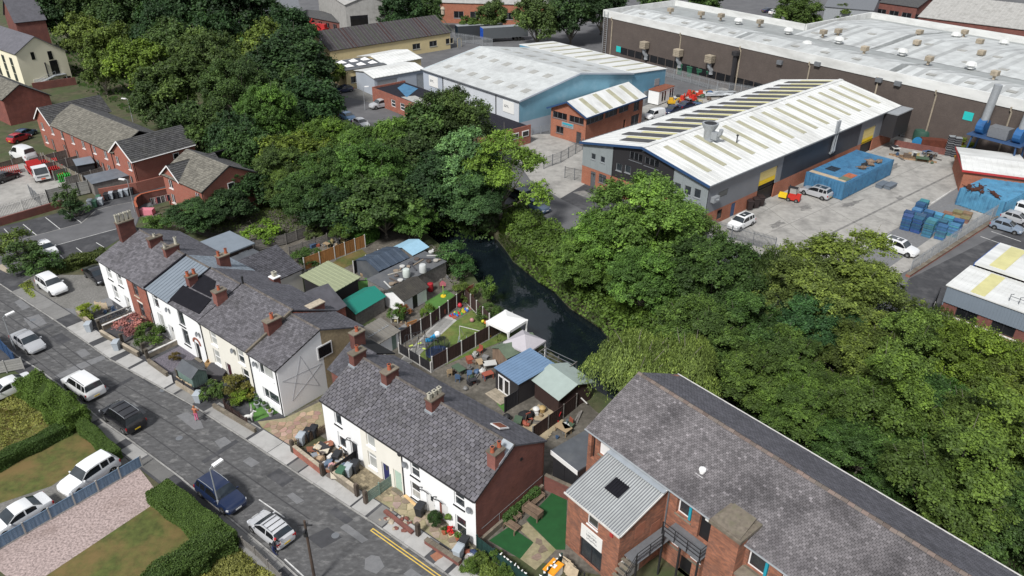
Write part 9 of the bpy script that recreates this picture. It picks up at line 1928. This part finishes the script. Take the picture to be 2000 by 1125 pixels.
car('van',G(1278,231),G(1256,236),'white van behind the brick office',WHITE,(),'van','van'); v_=car('van',G(48,312),G(20,302),'white high roofed van at the back of the hire yard',WHITE,(),'van','van'); v_.scale=(1.25,1.1,1.35); car('van',G(1182,455),G(1160,447),'white van hidden by the tree at the canal bend',WHITE,(),'van','van')
def ridge_box(L,Wd,H,q,pitch=.5,d=.1):
 for k in range(int(L/pitch)):x=k*pitch+.06; q.box(x,x+pitch*.5,-d,0,.15,H-.12); q.box(x,x+pitch*.5,Wd,Wd+d,.15,H-.12); q.box(x,x+pitch*.5,.05,Wd-.05,H,H+.06)
 for k in range(int(Wd/pitch)):y=k*pitch+.06; q.box(-d,0,y,y+pitch*.5,.15,H-.12); q.box(L,L+d,y,y+pitch*.5,.15,H-.12)
def container(A,B,Wd,H,label,col=(1,1,1)):
 F=Frame(A,B); t=framed('shipping_container',label,'container',F); o=bx(t,'container_body','container',(0,F.L,0,Wd,.05,H),color=col); q=MB(); ridge_box(F.L,Wd,H,q); q.build('corrugation',M['container'],o,color=col,kind='stuff')
 for x in(0,F.L):
  for y in(0,Wd):bx(t,'corner_post','container',(x-.08,x+.08,y-.08,y+.08,0,H+.04),color=(.8,.8,.8))
 return t,F
c1,CF1=container(G(1642.6,391.2),G(1737,342.7),6.2,2.7,'long blue double container in the yard beside the warehouse'); c2,CF2=container(G(1953,428),G(2035,386),6.4,2.6,'lighter blue container by the palisade with scrap on its roof',(1.5,1.45,1.3))
def on(F,x,y,z):return F.W(x,y,z)
for k in range(3):one('scaffold_plank','pale scaffold plank along the end of the long blue container roof','plank',on(CF1,.4+k*.35,3.1,2.75),'wood_pale',None,'planks on the container',CF1.a+1.57,fn=lambda q:q.box(-2.9,2.9,-.12,.12,0,.06))
one('rust_sheet','rusty steel sheet on the long container roof','sheet',on(CF1,3.4,1.0,2.75),'rust',(1.6,1.5,1.4),rz=CF1.a,fn=lambda q:q.box(-1,1,-.7,.7,0,.05)); one('green_sheet','dark green board on the long container roof','sheet',on(CF1,1.6,.9,2.75),'felt_green',None,rz=CF1.a,fn=lambda q:q.box(-.8,.8,-.7,.7,0,.08)); one('steel_grid','black steel grid lying on the long container roof','grid',on(CF1,4.2,4.2,2.75),'iron',None,rz=CF1.a,fn=lambda q:[q.box(-1,1,-.8+.22*k,-.74+.22*k,0,.05)for k in range(8)]+[q.box(-1+.3*k,-.95+.3*k,-.8,.8,.05,.09)for k in range(7)])
for k,(x,y)in enumerate(((7.6,1.2),(9,1.6),(10.2,1.2),(11.5,1.8),(12.4,.9))):one('scrap_bundle','bundle of dark rope and timber on the long container roof','scrap',on(CF1,x,y,2.75),'wood'if k!=1 else 'black',None,'scrap on the long container',rz=k,fn=lambda q:[q.blob((0,0,.25),(.7,.45,.3),8,0,1,.25),q.beam((-1,.2,.3),(1,-.1,.45),.12,.1)])
for k in range(12):one('scrap_rod','rusty steel piece on the lighter container roof','scrap',on(CF2,R.uniform(.2,2.5),R.uniform(1.5,6),2.66),'rust',(.3,.3,.32),'scrap on the lighter container',R.uniform(0,3),fn=lambda q:[q.beam((-.9,0,.1),(.9,0,.4),.1,.08),q.blob((0,0,.2),(.4,.3,.25),6,0,1,.3)])
q=MB()
for k in range(6):q.box(-.6,.6,-.5+k*.175,-.5+k*.175+.13,.115,.137)
for y in(-.47,0,.47):q.box(-.6,.6,y-.05,y+.05,.022,.115)
for x in(-.55,0,.55):q.box(x-.05,x+.05,-.5,.5,0,.022)
pal=q.mesh('pallet',M['pallet']); PF=Frame(G(1768,452),G(1836,471))
def pstack(p,n,l,col,grp):
 a=PF.a+R.uniform(-.06,.06)
 for k in range(n):o=inst('pallet',pal,None,(p.x+R.uniform(-.04,.04),p.y+R.uniform(-.04,.04),.02+k*.144),(0,0,a+R.uniform(-.03,.03)),(1,1,1),tuple(c*R.uniform(.8,1.25)for c in col)); tag(o,ORD[k]+' '+l,'pallet',grp)
B1,B2,B3=(1,1,1),(1.6,1.7,1.2),(2.2,2.6,1.8)
for(x,y),n,c,l in(((1775,420),15,B1,'front row, first from the left'),((1796,425),15,B1,'front row, second from the left'),((1818,433),15,B2,'front row, third from the left'),((1843,440),14,B2,'front row, nearest the fence'),((1777,413),15,B1,'second row, first from the left'),((1799,419),14,(1.5,1.4,1.2),'second row, grey topped'),((1822,428),13,B3,'second row, pale topped'),((1842,430),12,B1,'second row, dark blue'),((1866,438),12,B3,'second row by the fence'),((1792,408),11,B2,'third row, light blue'),((1816,412),13,B1,'third row, deep blue'),((1833,417),10,B3,'third row, worn pale blue'),((1854,423),10,B3,'third row, light topped'),((1874,429),11,B1,'third row by the fence'),((1800,396),9,B1,'back row, lower'),((1806,391),10,B2,'back row, farthest from the fence')):
 pstack(G(x,y,n*.144),n,'blue pallet from the ground in the stack: '+l,c,'pallet stack, '+l)
for(x,y),n,w_ in(((1852,415),5,'left'),((1872,412),7,'tall back'),((1890,415),6,'right back'),((1868,422),4,'lowest'),((1885,424),5,'front')):pstack(G(x,y,n*.144),n,'weathered brown pallet from the ground in the '+w_+' stack by the lighter container',(6.2,1.5,.45),'brown pallets')
sk_=thing('skip','yellow and blue skip full of scrap at the yard end','skip',G(1884,320),.4); q=MB(); q.add([(-1.3,-.9,.1),(1.3,-.9,.1),(1.3,.9,.1),(-1.3,.9,.1),(-1.9,-.95,1.4),(1.9,-.95,1.4),(1.9,.95,1.4),(-1.9,.95,1.4)],[(0,3,2,1),(0,1,5,4),(1,2,6,5),(2,3,7,6),(3,0,4,7)]); q.build('skip_body',M['plastic'],sk_,color=(.6,.33,.02)); q=MB(); [q.blob((R.uniform(-1.3,1.3),R.uniform(-.6,.6),1.2),.4,6,0,R.uniform(.3,3),.3)for _ in range(12)]; q.build('scrap_load',M['wood_grey'],sk_,kind='stuff')
one('tipper_bin','orange hinged tipper bin beside the skip','bin',G(1876,303),'plastic',(.65,.33,.02),rz=.4,fn=lambda q:[q.box(-1.2,1.2,-.8,.8,.1,.2),q.box(-1.2,1.2,.72,.8,.2,2.0),q.box(-1.2,-1.1,-.8,.72,.2,1.6),q.box(1.1,1.2,-.8,.72,.2,1.6)])
one('green_tank','large dark green round tank by the factory fence','tank',G(1798,276),'plastic',(.03,.08,.06),smooth=40,fn=lambda q:q.lathe([(1.5,0),(1.55,1.6),(1.4,2.1),(.4,2.4),(.4,2.55)],18))
one('cable_drum','blue cable drum standing on edge by the green tank','drum',G(1790,288)+Vector((0,0,.9)),'plastic',(.03,.2,.4),fn=lambda q:(q.lathe([(.9,-.4),(.9,-.32),(.45,-.3),(.45,.3),(.9,.32),(.9,.4)],16),setattr(q,'v',[(v[0],v[2],v[1])for v in q.v])))
one('rust_tank','long rusty steel tank beside the green tank','tank',G(1826,290),'rust',(.5,.4,.4),rz=-.25,fn=lambda q:q.box(-2.6,2.6,-.8,.8,0,1.7))
for k in range(5):one('plank_stack',ORD[k]+' long weathered timber from the left on the yard floor before the tanks','timber',G(1768+k*7,306+k*2),'wood',(1.5,1.4,1.2),'timbers in the yard',-.35,fn=lambda q:[q.box(-2.6,2.6,-.3+.2*j,-.14+.2*j,.02,.2)for j in range(3)])
for k in range(6):t=thing('ibc_tote',['left bottom','right bottom','left middle','right middle','left top','right top'][k]+' black caged liquid tote in the stack by the skip','tote',G(1850+(k%2)*12,303+(k%2)*3)+Vector((0,0,(k//2)*1.15)),-.3); bx(t,'tank','plastic',(-.5,.5,-.5,.5,.15,1.1),color=(.03,.03,.035)); q=MB(); [q.box(-.53,.53,-.53,.53,z,z+.04)for z in(0,.35,.7,1.08)]; q.build('cage',M['galv'],t)
for k in range(2):one('steel_cover','grey steel lid section lying beside the long container','cover',G(1722+k*16,364+k*2),'galv_dark',(.9,1.0,1.1),'steel lids by the container',CF1.a,fn=lambda q:[q.box(-1.2,1.2,-.5,.5,.02,.5),q.box(-1.25,1.25,-.55,.55,.5,.58)])
fl=thing('forklift','red and yellow forklift at the loading bay','forklift',G(1545,392),2.6); q=MB(); q.box(-1.1,.5,-.5,.5,.3,.95); q.box(-1.25,-.6,-.52,.52,.3,1.15); q.build('body',M['plastic'],fl,color=(.5,.03,.02)); q=MB()
for y in(-.4,.4):q.beam((.55,y,.1),(.6,y,2.3),.09,.14); q.beam((-.7,y,1.1),(-.55,y,2.1),.06,.06)
q.beam((-.6,-.4,2.1),(-.6,.4,2.1),.06,.06); q.box(-.65,.6,-.45,.45,2.1,2.15); q.build('mast',M['iron'],fl); q=MB(); q.box(.7,1.9,-.55,-.1,.4,.9); q.box(.7,1.9,.0,.5,.4,.8); q.build('load_bucket',M['roller_yellow'],fl); t_,r_=wheel_meshes(.3)
for x in(-.8,.35):
 for s in(1,-1):o=inst('wheel',t_,fl,(x,s*.5,.3),(0,0,0 if s>0 else math.pi)); inst('rim',r_,o)
cb_=thing('site_cabin','white site cabin with dark windows by the scrap yard','cabin',G(1285,207),.86); bx(cb_,'cabin_wall','upvc',(0,6,0,2.5,.2,2.9)); bx(cb_,'roof','rust',(-.1,6.1,-.1,2.6,2.9,3.0))
for x in(1.2,2.2,4.3,5.2):bx(cb_,'window','glass_dark',(x,x+.5,-.03,-.002,.7,2.6))
for k,(x,y,c)in enumerate(((1312,205,(.6,.35,.02)),(1332,200,(.5,.04,.02)),(1352,198,(.5,.03,.02)),(1365,190,(.5,.06,.03)),(1345,190,(.4,.04,.02)))):
 t=thing('plant_machine',['yellow','first red','second red','third red','dark red'][k]+' digger part in the scrap yard behind the warehouse','machine',G(x,y),k*1.1); t.scale=(.7,)*3; q=MB(); q.box(-1.2,.9,-.7,.7,.5,1.3); q.box(-.9,.2,-.5,.5,1.3,2.1); q.build('body',M['plastic'],t,color=c); q=MB(); q.beam((.8,0,1.2),(2.0,0,2.2),.2,.25); q.beam((2.0,0,2.2),(2.7,0,.8),.18,.2); q.build('boom',M['plastic'],t,color=c); q=MB(); q.box(-1.3,1.2,-.95,-.6,0,.6); q.box(-1.3,1.2,.6,.95,0,.6); q.build('track',M['rubber'],t)
for k in range(14):one('scrap_pipe','grey steel pipe in the scrap rack behind the warehouse','pipe',G(1385+R.uniform(-14,30),186+R.uniform(-4,5)),'galv',None,'scrap pipes',R.uniform(-.3,.3),fn=lambda q:q.tube([(-2.5,0,.4),(2.5,0,.6)],.18,6))
for k in range(4):bin_(G(1330+k*19,147+k*5),G(1330+k*19,170),['first','second','third','fourth'][k]+' big green skip bin from the left along the factory',(.03,.12,.07),None,'green factory bins',sc=2.6,name='trade_bin',rz=-.9)
for k,c in enumerate(((.5,.4,.2),(.5,.42,.25),(.45,.04,.06),(.1,.12,.4),(.4,.4,.38),(.1,.3,.28))):one('factory_crate',['tan crate left','tan crate right','red bin','blue bin','grey crate','teal bin'][k]+' behind the factory palisade','crate',G(1815+(0,14,68,90,126,52)[k],240+(0,2,12,17,22,10)[k]+9),'plastic',c,rz=-.9,fn=lambda q:[q.box(-.9,.9,-.8,.8,0,1.4),q.box(-.95,.95,-.85,.85,1.4,1.5)])
for k,(x,y,c)in enumerate(((936,80,(.04,.045,.05)),(985,84,(.1,.11,.12)))):t=thing('lorry_trailer',['dark lorry trailer with grey roof at the back of the lorry park','grey curtain sided lorry trailer with a bright blue end'][k],'trailer',G(x,y-4),.35); bx(t,'trailer_body','plastic',(-6.5,6.5,-1.25,1.25,1.1,3.9),color=c); bx(t,'roof','galv',(-6.55,6.55,-1.3,1.3,3.9,3.98)); bx(t,'end_panel','container',(-6.58,-6.5,-1.25,1.25,1.0,3.9),color=(.3,.5,1.5)if k else(.1,.1,.1)); [inst('wheel',wheel_meshes(.42)[0],t,(xx,s*1.0,.45))for xx in(3,4,5)for s in(-1,1)]
for k in range(5):t=thing('red_digger',['first','second','third','fourth','fifth'][k]+' red machine from the left before the brick depot','machine',G(592+k*10,60+k*1.5),.3+k); q=MB(); q.box(-1.5,1.5,-.9,.9,.5,1.5); q.box(-1.0,.2,-.7,.7,1.5,2.6); q.beam((1,0,1.5),(3,0,3),.3,.3); q.build('body',M['plastic'],t,color=(.4,.03,.03))
palisade('palisade_fence','galvanised palisade along the car park boundary right of the pallets',[G(1775,536),G(1900,452),G(2045,362)],2.2); palisade('palisade_fence','short palisade panel with gate at the yard entrance',[G(1388,456),G(1512,492)],2.2,'galv_dark'); palisade('palisade_fence','palisade in front of the lorry park',[G(882,80),G(925,86),G(962,93)],2.4)
fence('rail_barrier','galvanised pedestrian railing beside the tree at the yard entrance',[G(1515,493),G(1600,545)],1.1,'galv_dark','galv',panel='wire',gravel_board=False); wall('kerb_wall','low brick kerb along the car park palisade',[G(1772,541),G(1900,458),G(2045,368)],.3,'brick_red',.5,'stone')
fence('forecourt_gate','grey steel mesh sliding gate on the forecourt',[G(1062,330),G(1095,318),G(1138,292)],1.9,'galv_dark','galv_dark',panel='wire',gravel_board=False,bay=2.6); fence('forecourt_gate','open dark gate leaf by the warehouse corner',[G(1103,348),G(1140,356)],1.9,'iron','galv_dark',panel='wire',gravel_board=False); fence('forecourt_rail','low railing between the blue warehouse and brick office',[G(1020,268),G(1074,258)],1.4,'galv','galv',panel='wire',gravel_board=False)
def lamp(base,top,label,arm=1.0,toward=None,h=None):
 b=G(*base); lo,hi=2.0,14.0
 for _ in range(30):
  m_=(lo+hi)/2; d=Vector((b.x,b.y,m_-EYE)); yy=CY-FOC*d.dot(_u2)/-d.dot(_bk); lo,hi=(m_,hi)if yy>top[1]else(lo,m_)
 H_=lo; t=thing('street_lamp',label,'street lamp',b,0,'street lamps'); q=MB(); q.tube([(0,0,0),(0,0,1.2),(0,0,1.25),(0,0,H_)],[.09,.09,.06,.045],8); q.build('post',M['galv'],t); d=(Vector((toward[0],toward[1]))if toward else Vector((1,0))).normalized(); q=MB(); q.tube([(0,0,H_),(d.x*arm*.5,d.y*arm*.5,H_+.1),(d.x*arm,d.y*arm,H_+.12)],.03,6); q.build('arm',M['galv'],t); q=MB(); e=Vector((d.x*arm,d.y*arm,H_+.12)); q.obox(e+Vector((d.x,d.y,0))*.35,(d.x*.42,d.y*.42,.03),(-d.y*.17,d.x*.17,0),(0,0,.07)); q.build('lamp_head',M['upvc'],t)
rd=(FAR_KERB[6]-FAR_KERB[5]).normalized(); cr_=Vector((-rd.y,rd.x))
lamp((430.6,999.4),(412,916),'street lamp beside the navy car',.35,(cr_.x,cr_.y)); lamp((30,684),(10,620),'street lamp above the silver saloon',.35,(cr_.x,cr_.y)); lamp((264,413),(246,352),'lamp post at the bins of the side street',.4,(-1,.1)); lamp((260,238),(243,194),'lamp behind the long brick terrace',.4,(-1,.1)); lamp((440,300),(427,254),'lamp beside the bright rounded tree',.6,(-1,.1)); lamp((362,330),(349,288),'lamp in front of the terrace end wall',.4,(-1,0)); lamp((232,1),(230,-10),'street lamp at the top left behind the wood',.3); lamp((713,215),(708,170),'lamp on the estate road',.4); lamp((356,258),(344,219),'lamp in the edge of the wood',.4,(-1,0))
tp_=thing('telegraph_pole','dark wooden telegraph pole at the near kerb','telegraph pole',G(616,1140)); q=MB(); q.tube([(0,0,0),(0,0,6.2)],[.12,.085],8); q.build('post',M['wood'],tp_,color=(.45,.45,.5)); q=MB(); q.beam((-.5,0,5.8),(.5,0,5.8),.08,.08); q.beam((0,-.45,5.5),(0,.45,5.5),.08,.08); q.lathe([(.16,0),(.16,.4)],8,(0,-.2,5.0)); q.build('crossarm',M['iron'],tp_)
P1=stand(.5,.05,.0,.9); person(G(385,822),T1.a-2.6,'person in a rust top and pink trousers standing in the road',P1,[(0,(.6,.55,.5)),(.1,(.6,.16,.28)),(.95,(.35,.1,.06)),(1.3,(.42,.18,.1))],(.3,.12,.05)); P2=stand(.6,.14,.35,.5); person(G(537,1082),T1.a+2.2,'person in dark clothes with a red hood bending at the silver hatchback',P2,[(0,(.03,.03,.04)),(.1,(.02,.03,.1)),(.95,(.02,.022,.03)),(1.3,(.02,.022,.03))],(.45,.02,.03))
